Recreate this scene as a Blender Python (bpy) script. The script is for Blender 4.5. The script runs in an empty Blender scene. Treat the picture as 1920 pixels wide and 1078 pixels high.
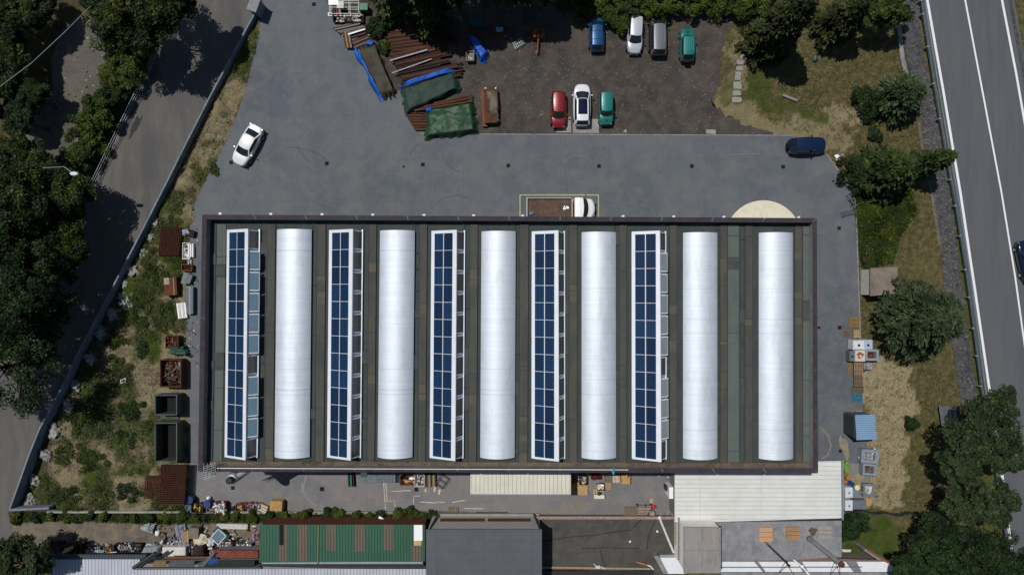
import bpy, math, random
import numpy as np
from mathutils import Vector, Matrix, noise as mnoise
rnd = random.Random(7)
sc = bpy.context.scene
COL = sc.collection
# ------------------------------------------------------------------ camera
HC = 73.0          # flying height of the camera
FP = 1274.0        # focal length in photo pixels (1920 wide)
cd = bpy.data.cameras.new('camera'); cam = bpy.data.objects.new('camera', cd); COL.objects.link(cam)
cam.location = (0, 0, HC); cam.rotation_euler = (0, 0, 0)
cd.sensor_width = 36; cd.lens = 36 * FP / 1920; cd.clip_end = 2000; cd.clip_start = 0.5
sc.camera = cam
# ------------------------------------------------------------------ world and sun
SUNV = Vector((-0.34, 0.31, 1.0)).normalized()
w = bpy.data.worlds.new('World'); sc.world = w; w.use_nodes = True
nt = w.node_tree; bg = nt.nodes['Background']
sky = nt.nodes.new('ShaderNodeTexSky'); sky.sky_type = 'NISHITA'; sky.sun_disc = False
sky.sun_elevation = math.asin(SUNV.z); sky.sun_rotation = math.atan2(SUNV.x, SUNV.y)
sky.air_density = 1.0; sky.dust_density = 0.6
nt.links.new(sky.outputs[0], bg.inputs[0]); bg.inputs[1].default_value = 0.055
ld = bpy.data.lights.new('sun', 'SUN'); ld.energy = 3.6; ld.angle = math.radians(0.6); ld.color = (1.0, 0.96, 0.9)
sun = bpy.data.objects.new('sun', ld); COL.objects.link(sun)
sun.rotation_euler = SUNV.to_track_quat('Z', 'Y').to_euler(); sun.location = SUNV * 150
sc.view_settings.view_transform = 'Standard'; sc.view_settings.look = 'None'
sc.view_settings.exposure = 0.0; sc.view_settings.gamma = 1.0
sc.cycles.max_bounces = 6
# ------------------------------------------------------------------ helpers
def P(px, py, z=0.0):
    k = (HC - z) / FP
    return Vector(((px - 960) * k, (539 - py) * k, z))
M2 = HC / FP                     # metres per photo pixel on the ground
WL = {}
def wl(o): return WL.get(o.name, Vector((0, 0, 0)))
def tag(o, label=None, cat=None, group=None, kind=None):
    if label: o['label'] = label
    if cat: o['category'] = cat
    if group: o['group'] = group
    if kind: o['kind'] = kind
    return o
def thing(name, label, cat, loc, rz=0.0, group=None):
    o = bpy.data.objects.new(name, None); COL.objects.link(o)
    o.empty_display_size = 0.3
    o.location = loc; o.rotation_euler = (0, 0, rz); WL[o.name] = Vector(loc)
    return tag(o, label, cat, group)
class MB:
    def __init__(s): s.v = []; s.f = []; s.mi = []; s.m = 0
    def add(s, vs, fs):
        b = len(s.v); s.v += [tuple(v) for v in vs]
        for f in fs: s.f.append(tuple(b + i for i in f)); s.mi.append(s.m)
        return s
    def box(s, c, d, rz=0.0, taper=1.0, tilt=None):
        cx, cy, cz = c; dx, dy, dz = d[0] / 2, d[1] / 2, d[2] / 2
        R = Matrix.Rotation(rz, 3, 'Z')
        if tilt: R = R @ Matrix.Rotation(tilt[0], 3, 'X') @ Matrix.Rotation(tilt[1], 3, 'Y')
        vs = []
        for z in (-dz, dz):
            k = taper if z > 0 else 1
            for x, y in ((-dx, -dy), (dx, -dy), (dx, dy), (-dx, dy)):
                q = R @ Vector((x * k, y * k, z)); vs.append((cx + q.x, cy + q.y, cz + q.z))
        return s.add(vs, [(3, 2, 1, 0), (4, 5, 6, 7), (0, 1, 5, 4), (1, 2, 6, 5), (2, 3, 7, 6), (3, 0, 4, 7)])
    def prism(s, pts, z0, z1):
        n = len(pts)
        a = sum(pts[i][0] * pts[(i + 1) % n][1] - pts[(i + 1) % n][0] * pts[i][1] for i in range(n))
        if a < 0: pts = list(pts)[::-1]
        vs = [(p[0], p[1], z0) for p in pts] + [(p[0], p[1], z1) for p in pts]
        return s.add(vs, [tuple(range(n))[::-1], tuple(range(n, 2 * n))] + [(i, (i + 1) % n, n + (i + 1) % n, n + i) for i in range(n)])
    def tube(s, p0, p1, r, r1=None, n=8, caps=True):
        p0 = Vector(p0); p1 = Vector(p1); r1 = r if r1 is None else r1
        d = (p1 - p0).normalized(); a = d.orthogonal().normalized(); b = d.cross(a)
        vs = []
        for p, rr in ((p0, r), (p1, r1)):
            for i in range(n):
                t = 2 * math.pi * i / n; vs.append(p + (a * math.cos(t) + b * math.sin(t)) * rr)
        fs = [(i, (i + 1) % n, n + (i + 1) % n, n + i) for i in range(n)]
        if caps: fs += [tuple(range(n))[::-1], tuple(range(n, 2 * n))]
        return s.add(vs, fs)
    def path(s, pts, r, n=6):
        for a, b in zip(pts[:-1], pts[1:]): s.tube(a, b, r, n=n)
        return s
    def lathe(s, c, prof, n=20, cap=True):
        vs = []; m = len(prof)
        for r, z in prof:
            for i in range(n):
                t = 2 * math.pi * i / n; vs.append((c[0] + r * math.cos(t), c[1] + r * math.sin(t), c[2] + z))
        fs = [(j * n + i, j * n + (i + 1) % n, (j + 1) * n + (i + 1) % n, (j + 1) * n + i) for j in range(m - 1) for i in range(n)]
        if cap: fs += [tuple(range(n))[::-1], tuple(range((m - 1) * n, m * n))]
        return s.add(vs, fs)
    def grid(s, fn, nu, nv):
        vs = [fn(i / nu, j / nv) for j in range(nv + 1) for i in range(nu + 1)]
        return s.add(vs, [(j * (nu + 1) + i, j * (nu + 1) + i + 1, (j + 1) * (nu + 1) + i + 1, (j + 1) * (nu + 1) + i) for j in range(nv) for i in range(nu)])
    def blob(s, c, r, seed=0, n=7, amp=0.25):
        cx, cy, cz = c; rx, ry, rz_ = r
        def fn(u, v):
            t = 2 * math.pi * u; p = math.pi * v - math.pi / 2
            d = Vector((math.cos(t) * math.cos(p), math.sin(t) * math.cos(p), math.sin(p)))
            k = 1 + amp * mnoise.noise(d * 1.7 + Vector((seed * 3.1, seed, 0)))
            return (cx + d.x * rx * k, cy + d.y * ry * k, cz + d.z * rz_ * k)
        return s.grid(fn, n * 2, n)
    def build(s, name, mats, parent=None, org=None, local=False, smooth=False):
        me = bpy.data.meshes.new(name)
        if local: o0 = Vector((0, 0, 0))
        elif org is not None: o0 = Vector(org)
        elif parent is not None: o0 = wl(parent)
        else:
            a = np.array(s.v); o0 = Vector((float((a[:, 0].min() + a[:, 0].max()) / 2), float((a[:, 1].min() + a[:, 1].max()) / 2), float(a[:, 2].min())))
        me.from_pydata([(x - o0.x, y - o0.y, z - o0.z) for x, y, z in s.v], [], s.f)
        if not isinstance(mats, (list, tuple)): mats = [mats]
        for m in mats: me.materials.append(m)
        if len(mats) > 1: me.polygons.foreach_set('material_index', s.mi)
        if smooth: me.polygons.foreach_set('use_smooth', [True] * len(me.polygons))
        me.update()
        o = bpy.data.objects.new(name, me); COL.objects.link(o)
        if parent is not None:
            o.parent = parent
            o.location = (0, 0, 0) if local else o0 - wl(parent)
            WL[o.name] = wl(parent) if local else o0
        else: o.location = o0; WL[o.name] = o0
        return o
def quads_obj(name, Q, mat, parent=None, org=(0, 0, 0), smooth=False):
    """Q: (n,4,3) numpy array of quads"""
    n = len(Q); me = bpy.data.meshes.new(name)
    v = (Q.reshape(-1, 3) - np.array(org)).astype(np.float32)
    me.vertices.add(n * 4); me.vertices.foreach_set('co', v.ravel())
    me.loops.add(n * 4); me.loops.foreach_set('vertex_index', np.arange(n * 4, dtype=np.int32))
    me.polygons.add(n); me.polygons.foreach_set('loop_start', np.arange(0, n * 4, 4, dtype=np.int32))
    me.polygons.foreach_set('loop_total', np.full(n, 4, dtype=np.int32))
    me.materials.append(mat); me.update(calc_edges=True)
    o = bpy.data.objects.new(name, me); COL.objects.link(o); o.location = org
    if parent is not None: o.parent = parent
    return o
# ------------------------------------------------------------------ materials
MC = {}
def nodes(m): m.use_nodes = True; return m.node_tree, m.node_tree.nodes['Principled BSDF']
def c4(c): return (c[0], c[1], c[2], 1)
def lin(r, g, b):
    f = lambda x: (x / 255 / 12.92) if x < 10 else ((x / 255 + .055) / 1.055) ** 2.4
    return (f(r), f(g), f(b))
def plain(name, col, rough=0.6, metal=0.0, var=0.25, scale=3.0, bump=0.0, bscale=20.0, col2=None, coat=0.0, dirt=None):
    """painted / metal / plastic surface with slight procedural unevenness"""
    if name in MC: return MC[name]
    m = bpy.data.materials.new(name); t, b = nodes(m); L = t.links
    tc = t.nodes.new('ShaderNodeTexCoord'); nz = t.nodes.new('ShaderNodeTexNoise'); nz.inputs['Scale'].default_value = scale
    nz.inputs['Detail'].default_value = 6; nz.inputs['Roughness'].default_value = 0.65
    L.new(tc.outputs['Object'], nz.inputs['Vector'])
    mx = t.nodes.new('ShaderNodeMix'); mx.data_type = 'RGBA'
    rp = t.nodes.new('ShaderNodeMapRange'); rp.inputs[1].default_value = 0.35; rp.inputs[2].default_value = 0.65
    L.new(nz.outputs[0], rp.inputs[0]); L.new(rp.outputs[0], mx.inputs[0])
    c2 = col2 or tuple(x * (1 - var) for x in col)
    mx.inputs[6].default_value = c4(col); mx.inputs[7].default_value = c4(c2)
    L.new(mx.outputs[2], b.inputs['Base Color'])
    b.inputs['Roughness'].default_value = rough; b.inputs['Metallic'].default_value = metal
    b.inputs['Specular IOR Level'].default_value = .15 if rough > .55 else (.3 if rough >= .45 else .5)
    b.inputs['Coat Weight'].default_value = coat; b.inputs['Coat Roughness'].default_value = 0.08
    if bump:
        n2 = t.nodes.new('ShaderNodeTexNoise'); n2.inputs['Scale'].default_value = bscale; n2.inputs['Detail'].default_value = 4
        L.new(tc.outputs['Object'], n2.inputs['Vector'])
        bp = t.nodes.new('ShaderNodeBump'); bp.inputs['Strength'].default_value = bump; bp.inputs['Distance'].default_value = 0.05
        L.new(n2.outputs[0], bp.inputs['Height']); L.new(bp.outputs[0], b.inputs['Normal'])
    MC[name] = m; return m
def mixn(t, fac, a, b, blend='MIX'):
    mx = t.nodes.new('ShaderNodeMix'); mx.data_type = 'RGBA'; mx.blend_type = blend
    for i, x in ((0, fac), (6, a), (7, b)):
        if hasattr(x, 'node') or isinstance(x, bpy.types.NodeSocket): t.links.new(x, mx.inputs[i])
        elif i == 0: mx.inputs[0].default_value = x
        else: mx.inputs[i].default_value = c4(x)
    return mx.outputs[2]
def noi(t, vec, scale, detail=6, rough=0.6, lo=0.35, hi=0.65, stretch=None, dist=0.0):
    if stretch:
        mp = t.nodes.new('ShaderNodeMapping'); mp.inputs['Scale'].default_value = stretch; t.links.new(vec, mp.inputs[0]); vec = mp.outputs[0]
    n = t.nodes.new('ShaderNodeTexNoise'); n.inputs['Scale'].default_value = scale; n.inputs['Detail'].default_value = detail
    n.inputs['Roughness'].default_value = rough; n.inputs['Distortion'].default_value = dist
    t.links.new(vec, n.inputs['Vector'])
    r = t.nodes.new('ShaderNodeMapRange'); r.inputs[1].default_value = lo; r.inputs[2].default_value = hi; r.clamp = True
    t.links.new(n.outputs[0], r.inputs[0]); return r.outputs[0]
def specks(t, vec, scale, thr):
    v = t.nodes.new('ShaderNodeTexVoronoi'); v.inputs['Scale'].default_value = scale; t.links.new(vec, v.inputs['Vector'])
    s = t.nodes.new('ShaderNodeSeparateColor'); t.links.new(v.outputs['Color'], s.inputs[0])
    g = t.nodes.new('ShaderNodeMath'); g.operation = 'GREATER_THAN'; g.inputs[1].default_value = thr
    t.links.new(s.outputs[0], g.inputs[0]); return g.outputs[0], v.outputs['Distance'], s.outputs[1]
def bumpn(t, b, h, strength, dist=0.05):
    bp = t.nodes.new('ShaderNodeBump'); bp.inputs['Strength'].default_value = strength; bp.inputs['Distance'].default_value = dist
    t.links.new(h, bp.inputs['Height']); t.links.new(bp.outputs[0], b.inputs['Normal'])
def ground(name, a, bcol, c, s1=0.15, s2=1.2, s3=9.0, rough=0.9, bump=0.3, joint=None, jw=0.012, jcol=None, speck=None, f3=0.5, stretch=None, stain=None, soft=.1):
    m = bpy.data.materials.new(name); t, b = nodes(m)
    vec = t.nodes.new('ShaderNodeTexCoord').outputs['Object']
    col = mixn(t, noi(t, vec, s1, 5, .6, .38, .62, stretch), a, bcol)
    k = noi(t, vec, s2, 8, .7, .42, .68, stretch, .3)
    col = mixn(t, k, col, c)
    fine = noi(t, vec, s3, 4, .7, .25, .75)
    fm = t.nodes.new('ShaderNodeMapRange'); fm.inputs[3].default_value = 1 - f3; fm.inputs[4].default_value = 1 + f3 * .6
    t.links.new(fine, fm.inputs[0])
    cb = t.nodes.new('ShaderNodeCombineColor')
    for i in range(3): t.links.new(fm.outputs[0], cb.inputs[i])
    col = mixn(t, 1.0, col, cb.outputs[0], 'MULTIPLY')
    if stain: col = mixn(t, noi(t, vec, stain[0], 7, .75, stain[1], stain[1] + soft), col, stain[2])
    if joint:
        br = t.nodes.new('ShaderNodeTexBrick'); br.offset = 0.0
        br.inputs['Scale'].default_value = 1.0; br.inputs['Brick Width'].default_value = joint[0]; br.inputs['Row Height'].default_value = joint[1]
        br.inputs['Mortar Size'].default_value = jw; br.inputs['Color1'].default_value = (0, 0, 0, 1); br.inputs['Color2'].default_value = (0, 0, 0, 1); br.inputs['Mortar'].default_value = (1, 1, 1, 1)
        t.links.new(vec, br.inputs['Vector'])
        jf = t.nodes.new('ShaderNodeMath'); jf.operation = 'MULTIPLY'; jf.inputs[1].default_value = 0.5; t.links.new(br.outputs[0], jf.inputs[0])
        col = mixn(t, jf.outputs[0], col, jcol or tuple(x * .3 for x in a))
    if speck:
        g, d, r2 = specks(t, vec, speck[0], speck[1]); col = mixn(t, g, col, speck[2])
    t.links.new(col, b.inputs['Base Color']); b.inputs['Roughness'].default_value = rough
    b.inputs['Specular IOR Level'].default_value = 0.25
    if bump: bumpn(t, b, fine, bump, 0.06)
    MC[name] = m; return m
def striped(name, a, b2, axis, pitch, duty=0.12, rough=0.5, metal=0.0, dirt=None, bump=0.6):
    """ribbed sheet: a colour with thin seams every `pitch` metres along an axis (object space)"""
    m = bpy.data.materials.new(name); t, b = nodes(m)
    vec = t.nodes.new('ShaderNodeTexCoord').outputs['Object']
    sp = t.nodes.new('ShaderNodeSeparateXYZ'); t.links.new(vec, sp.inputs[0])
    d = t.nodes.new('ShaderNodeMath'); d.operation = 'MULTIPLY'; d.inputs[1].default_value = 1 / pitch; t.links.new(sp.outputs[axis], d.inputs[0])
    fr = t.nodes.new('ShaderNodeMath'); fr.operation = 'FRACT'; t.links.new(d.outputs[0], fr.inputs[0])
    lt = t.nodes.new('ShaderNodeMath'); lt.operation = 'LESS_THAN'; lt.inputs[1].default_value = duty; t.links.new(fr.outputs[0], lt.inputs[0])
    col = mixn(t, noi(t, vec, .5, 7, .7, .3, .7), a, tuple(x * .8 for x in a))
    if dirt: col = mixn(t, noi(t, vec, .9, 8, .75, .5, .75, (3, .6, 1) if axis == 0 else (.6, 3, 1)), col, dirt)
    col = mixn(t, lt.outputs[0], col, b2)
    t.links.new(col, b.inputs['Base Color']); b.inputs['Roughness'].default_value = rough; b.inputs['Metallic'].default_value = metal
    bumpn(t, b, lt.outputs[0], bump, 0.04)
    MC[name] = m; return m
def leafm(name, cols, rough=0.55, trans=0.25, dk=.55):
    m = bpy.data.materials.new(name); t, b = nodes(m)
    g = t.nodes.new('ShaderNodeNewGeometry'); rp = t.nodes.new('ShaderNodeValToRGB'); e = rp.color_ramp.elements
    e[0].color = c4(cols[0]); e[1].color = c4(cols[-1]); e[0].position = 0.0; e[1].position = 1.0
    for i, c in enumerate(cols[1:-1]): x = e.new((i + 1) / (len(cols) - 1)); x.color = c4(c)
    t.links.new(g.outputs['Random Per Island'], rp.inputs[0])
    vec = t.nodes.new('ShaderNodeTexCoord').outputs['Object']
    col = mixn(t, noi(t, vec, .45, 3, .6, .35, .65), rp.outputs[0], tuple(x * dk for x in cols[0]))
    t.links.new(col, b.inputs['Base Color']); b.inputs['Roughness'].default_value = rough
    b.inputs['Specular IOR Level'].default_value = 0.2
    tr = t.nodes.new('ShaderNodeBsdfTranslucent'); t.links.new(rp.outputs[0], tr.inputs[0])
    ms = t.nodes.new('ShaderNodeMixShader'); ms.inputs[0].default_value = trans
    out = t.nodes['Material Output']; t.links.new(b.outputs[0], ms.inputs[1]); t.links.new(tr.outputs[0], ms.inputs[2]); t.links.new(ms.outputs[0], out.inputs[0])
    MC[name] = m; return m
yard_m = ground('yard_concrete', lin(90,95,101), lin(80,86,94), lin(99,100,101), .08, .5, 7, .8, .12, (5.2, 4.6), .016, lin(66,70,76), f3=.16, stain=(.16, .55, lin(72,77,84)), soft=.35)
yard2_m = ground('pale_concrete', lin(140,138,134), lin(122,120,118), lin(152,148,138), .2, 1.1, 9, .85, .15, f3=.18)
road_m = ground('old_asphalt', lin(89,87,86), lin(78,77,77), lin(98,95,91), .1, .5, 8, .9, .2, f3=.2, stretch=(1.2, .25, 1), stain=(.35, .66, lin(70,68,70)))
hwy_m = ground('highway_asphalt', lin(86,89,93), lin(79,82,87), lin(91,92,95), .3, .9, 22, .85, .2, f3=.22, stretch=(1.6, .15, 1))
gravel_m = ground('gravel', lin(72,68,65), lin(55,52,51), lin(88,81,73), .11, .6, 11, .95, .6, speck=(11, .985, lin(112,106,98)), f3=.45, stain=(.2, .55, lin(62,56,52)), soft=.2)
river_m = ground('river_gravel', lin(92,88,82), lin(80,77,73), lin(102,97,88), .1, .7, 6, .95, .8, f3=.35, speck=(7, .992, lin(140,140,134)))
path_m = ground('dirt_path', lin(100,94,86), lin(84,81,78), lin(126,112,92), .22, .9, 8, .95, .5, f3=.3)
rock_m = ground('rock_strip', lin(78,78,84), lin(56,57,62), lin(98,98,100), .6, 2.5, 7, .95, 1.0, f3=.75)
line_m = plain('road_paint', (.72, .73, .75), .6, var=.12, scale=6)
cream_m = ground('cream_pad', lin(205,200,178), lin(196,190,168), lin(212,206,188), .4, 2, 12, .8, .1, f3=.06)
steel_rust = plain('rusty_steel', (.10, .046, .026), .9, 0, scale=2.2, col2=(.05, .027, .018), bump=.4)
steel_rust2 = plain('dark_rust', (.045, .02, .014), .9, 0, scale=5, col2=(.022, .013, .01), bump=.3)
rust3 = plain('orange_rust', (.2, .075, .035), .85, .0, scale=3, col2=(.12, .045, .025), bump=.3)
white_m = plain('white_paint', (.78, .79, .8), .45, var=.08)
offw_m = plain('dirty_white', (.6, .59, .55), .6, var=.3, scale=4)
galv_m = plain('galvanised_steel', (.30, .34, .37), .5, .4, var=.25, scale=3)
dark_m = plain('dark_metal', (.03, .032, .036), .5, .2)
black_m = plain('black_rubber_and_shade', (.012, .012, .013), .8)  # also stands for inner shade in the skips and roof gap
glass_m = plain('dark_glass', (.012, .02, .022), .06, .0, var=.2)
wood_m = plain('weathered_wood', (.3, .21, .12), .85, scale=9, col2=(.17, .12, .075), bump=.4)
wood2_m = plain('fresh_wood', (.45, .33, .16), .8, scale=9, col2=(.3, .2, .09), bump=.3)
wood3_m = plain('grey_wood', (.2, .17, .14), .9, scale=9, col2=(.11, .09, .075), bump=.4)
ply_m = plain('plywood', (.42, .27, .1), .75, scale=2, col2=(.3, .18, .07))
blue_m = plain('blue_plastic', (.008, .10, .46), .55, var=.4, scale=5, bump=.25, bscale=6)
navy_m = plain('navy_plastic', (.015, .04, .12), .35)
lblue_m = plain('light_blue_plastic', (.06, .28, .5), .4)
red_m = plain('red_plastic', (.5, .02, .03), .4)
green_m = plain('green_paint', (.03, .16, .08), .5)
grey_m = plain('grey_paint', (.2, .22, .25), .5)
concrete_m = ground('cast_concrete', lin(128,130,134), lin(108,110,114), lin(146,144,140), .3, 1.6, 9, .9, .3, f3=.2)
tarpg_m = plain('green_tarp', (.016, .062, .026), .52, scale=.5, col2=(.010, .036, .018), bump=.12, bscale=1.6)
tarpd_m = plain('grey_green_tarp', (.030, .055, .042), .62, scale=.6, col2=(.018, .034, .03), bump=.12, bscale=1.4)
tarpo_m = plain('olive_tarp', (.033, .037, .029), .6, scale=1.4, col2=(.058, .043, .024), bump=.25, bscale=3)
bark_m = plain('bark', (.09, .065, .045), .95, scale=5, bump=.7)
yellow_m = plain('yellow_paint', (.55, .4, .05), .5)
# ------------------------------------------------------------------ ground
def inpoly(X, Y, poly):
    r = np.zeros(X.shape, bool); n = len(poly)
    for i in range(n):
        x0, y0 = poly[i]; x1, y1 = poly[(i + 1) % n]
        if y0 == y1: continue
        c = ((y0 > Y) != (y1 > Y)) & (X < (x1 - x0) * (Y - y0) / (y1 - y0) + x0); r ^= c
    return r
def vnoise(X, Y, s, seed):
    rs = np.random.RandomState(seed); G = rs.rand(64, 64)
    x = X / s; y = Y / s; xi = np.floor(x).astype(int); yi = np.floor(y).astype(int); fx = x - xi; fy = y - yi
    fx = fx * fx * (3 - 2 * fx); fy = fy * fy * (3 - 2 * fy)
    g = lambda a, b: G[a % 64, b % 64]
    return (g(xi, yi) * (1 - fx) + g(xi + 1, yi) * fx) * (1 - fy) + (g(xi, yi + 1) * (1 - fx) + g(xi + 1, yi + 1) * fx) * fy
BANK = [(475,60),(330,340),(285,420),(200,600),(150,690),(95,830),(60,955),(340,958),(352,900),(352,440),(372,360),(425,265),(466,150),(488,60)]
LUSH = [(1600,350),(1700,335),(1718,400),(1688,440),(1672,492),(1618,508),(1606,430)]
SAND = [(1618,680),(1650,672),(1705,692),(1712,760),(1700,880),(1695,945),(1632,950),(1612,900),(1622,820),(1614,740)]
def axis(lo, hi, st):
    f = np.arange(lo, hi + 1e-6, st); return np.concatenate([[lo-540, lo-250, lo-100, lo-40, lo-12], f, [hi+12, hi+40, hi+100, hi+250, hi+540]])
xs = axis(-60, 60, .3); ys = axis(-36, 36, .3)
GX, GY = np.meshgrid(xs, ys)
PX = 960 + GX / M2; PY = 539 - GY / M2
wob = (vnoise(GX, GY, 1.7, 3) - .5) * 26 + (vnoise(GX, GY, .6, 5) - .5) * 14
wob2 = (vnoise(GX, GY, 1.9, 13) - .5) * 26 + (vnoise(GX, GY, .7, 15) - .5) * 14
bank = inpoly(PX + wob * .4, PY + wob2 * .4, BANK)
lush = inpoly(PX + wob, PY + wob2, LUSH).astype(float)
sand = inpoly(PX + wob, PY + wob2, SAND).astype(float)
sand = np.maximum(sand, inpoly(PX + wob * 1.5, PY + wob2, [(1340,60),(1400,60),(1395,190),(1440,225),(1560,225),(1600,262),(1560,290),(1470,256),(1330,248),(1345,200),(1370,150)]) * .55)
sand = np.maximum(sand, inpoly(PX + wob * 1.5, PY + wob2, [(1560,190),(1610,205),(1610,240),(1540,240)]) * .7)
lush = np.maximum(lush, inpoly(PX + wob, PY + wob2, [(1395,110),(1420,120),(1440,170),(1560,215),(1540,235),(1450,205),(1400,190)]) * .7)
lush = np.maximum(lush, inpoly(PX + wob, PY + wob2, [(1350,40),(1380,40),(1375,90),(1390,200),(1355,190),(1372,120)]) * .6)
lush = np.maximum(lush, inpoly(PX + wob, PY + wob2, [(1575,955),(1640,955),(1680,985),(1700,1078),(1575,1078)]) * .8)
lush = np.maximum(lush, inpoly(PX + wob * .5, PY + wob2 * .3, [(1780,380),(1795,380),(1850,760),(1900,1078),(1860,1078),(1800,560)]) * .6)
n1 = vnoise(GX, GY, 3.0, 21) * .55 + vnoise(GX, GY, 1.1, 22) * .3 + vnoise(GX, GY, .45, 23) * .15
bl = bank * np.clip((n1 - .44) * 7, 0, 1); bs = bank * np.clip((.5 - n1) * 6, 0, 1)
lush = np.maximum(lush, bl); sand = np.maximum(sand, bs * .7)
lush = np.maximum(lush, (PX < 330) * (PY < 400) * .5 * np.clip((n1 - .3) * 4, 0, 1))
lush = np.maximum(lush, inpoly(PX + wob * .5, PY + wob2 * .4, [(60,960),(820,960),(820,980),(60,984)]) * .9)
lush = np.clip(lush * (.6 + .8 * vnoise(GX, GY, .9, 31)), 0, 1)
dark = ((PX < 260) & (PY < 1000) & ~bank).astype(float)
hb = bank * (vnoise(GX, GY, 1.6, 41) - .4) * .55 + bank * (vnoise(GX, GY, .7, 42) - .5) * .25
rmask = ((PX > 1625) & (PX < 1690)).astype(float)
GZ = hb + (vnoise(GX, GY, 1.2, 43) - .5) * .03 - .03
GZ = np.where((PX > 1830) | (PX < 0), -.03, GZ)
nx, ny = len(xs), len(ys)
me = bpy.data.meshes.new('ground')
vv = np.stack([GX, GY, GZ], -1).reshape(-1, 3)
ii = np.arange(nx * ny).reshape(ny, nx)
fq = np.stack([ii[:-1, :-1], ii[:-1, 1:], ii[1:, 1:], ii[1:, :-1]], -1).reshape(-1, 4)
me.vertices.add(len(vv)); me.vertices.foreach_set('co', vv.astype(np.float32).ravel())
me.loops.add(len(fq) * 4); me.loops.foreach_set('vertex_index', fq.astype(np.int32).ravel())
me.polygons.add(len(fq)); me.polygons.foreach_set('loop_start', np.arange(0, len(fq) * 4, 4, dtype=np.int32)); me.polygons.foreach_set('loop_total', np.full(len(fq), 4, dtype=np.int32))
me.polygons.foreach_set('use_smooth', np.ones(len(fq), bool)); me.update(calc_edges=True)
at = me.color_attributes.new('soil', 'FLOAT_COLOR', 'POINT')
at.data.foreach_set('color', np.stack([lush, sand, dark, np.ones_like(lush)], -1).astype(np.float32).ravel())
gm = bpy.data.materials.new('meadow'); t, b = nodes(gm)
vec = t.nodes.new('ShaderNodeTexCoord').outputs['Object']
va = t.nodes.new('ShaderNodeVertexColor'); va.layer_name = 'soil'; ss = t.nodes.new('ShaderNodeSeparateColor'); t.links.new(va.outputs[0], ss.inputs[0])
dry = mixn(t, noi(t, vec, .22, 6, .65, .35, .65), lin(86,82,56), lin(70,70,42))
dry = mixn(t, noi(t, vec, 1.6, 7, .75, .45, .7), dry, lin(122,108,76))
dry = mixn(t, noi(t, vec, 5, 5, .75, .5, .75), dry, lin(50,50,26))
gr = mixn(t, noi(t, vec, .7, 6, .7, .35, .65), lin(66,80,32), lin(46,60,22))
gr = mixn(t, noi(t, vec, 5, 5, .7, .5, .75), gr, lin(84,94,40))
sd = mixn(t, noi(t, vec, .9, 8, .75, .35, .65), lin(158,146,118), lin(124,113,88))
sd = mixn(t, noi(t, vec, 5, 6, .75, .55, .78), sd, lin(96,90,64))
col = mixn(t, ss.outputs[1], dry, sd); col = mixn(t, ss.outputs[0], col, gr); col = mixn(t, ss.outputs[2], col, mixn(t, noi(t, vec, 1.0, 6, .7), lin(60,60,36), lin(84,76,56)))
t.links.new(col, b.inputs['Base Color']); b.inputs['Roughness'].default_value = 1.0; b.inputs['Specular IOR Level'].default_value = .1
bumpn(t, b, noi(t, vec, 6, 6, .8, .2, .8), .9, .1)
me.materials.append(gm)
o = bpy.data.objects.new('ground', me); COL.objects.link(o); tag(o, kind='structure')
def sheet(name, poly, z, mat, z0=None, kind='structure'):
    mb = MB(); pts = [P(x, y) for x, y in poly]
    if z0 is None:
        n = len(pts); a = sum(pts[i][0] * pts[(i + 1) % n][1] - pts[(i + 1) % n][0] * pts[i][1] for i in range(n))
        if a < 0: pts = pts[::-1]
        mb.add([(p.x, p.y, z) for p in pts], [tuple(range(n))])
    else: mb.prism(pts, z0, z)
    return tag(mb.build(name, mat, org=(0, 0, 0)), kind=kind)
def band(name, pts, wpx, z, mat, dash=None):
    """line painted or laid along a pixel path"""
    mb = MB(); q = [P(*p) for p in pts]; L = []; R = []
    for i, p in enumerate(q):
        d = ((q[min(i + 1, len(q) - 1)] - q[max(i - 1, 0)])).normalized(); nrm = Vector((-d.y, d.x, 0)) * wpx * M2 / 2
        L.append(p + nrm); R.append(p - nrm)
    for i in range(len(q) - 1):
        a, b_, c, d = R[i], R[i + 1], L[i + 1], L[i]
        mb.add([(v.x, v.y, z) for v in (a, b_, c, d)], [(0, 1, 2, 3)])
    return tag(mb.build(name, mat, org=(0, 0, 0)), kind='structure')
def rough(poly, amp, step, seed=1):
    r_ = random.Random(seed); out = []
    for i in range(len(poly)):
        a = poly[i]; b_ = poly[(i + 1) % len(poly)]; L = math.hypot(b_[0] - a[0], b_[1] - a[1]); n_ = max(1, int(L / step))
        for k in range(n_):
            t_ = k / n_; out.append((a[0] + (b_[0] - a[0]) * t_ + r_.uniform(-amp, amp), a[1] + (b_[1] - a[1]) * t_ + r_.uniform(-amp, amp)))
    return out
sheet('riverbed', [(40,225),(75,215),(100,170),(95,110),(120,55),(150,25),(190,30),(215,100),(215,130),(190,160),(170,200),(150,260),(140,310),(60,310)], .02, river_m)
sheet('road', [(330,-60),(520,-60),(478,20),(305,360),(258,452),(195,576),(145,668),(120,722),(74,808),(54,858),(16,962),(30,1010),(-20,1140),(-200,1140),(-200,600),(60,600),(160,385),(205,290),(262,150),(300,90),(350,0)], .03, road_m)
gp0 = [(1410,20),(1375,40),(1352,90),(1350,150),(1335,190),(1355,214),(1405,236),(1450,250)]; gpo = []; r_ = random.Random(3)
for a_, b_ in zip(gp0[:-1], gp0[1:]):
    for k in range(8): gpo.append((a_[0] + (b_[0] - a_[0]) * k / 8 + r_.uniform(-5, 5), a_[1] + (b_[1] - a_[1]) * k / 8 + r_.uniform(-4, 4)))
sheet('gravel_lot', [(800,262),(640,100),(600,-50),(1420,-50)] + gpo + [(1450,252),(1452,257)], .012, gravel_m)
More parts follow.
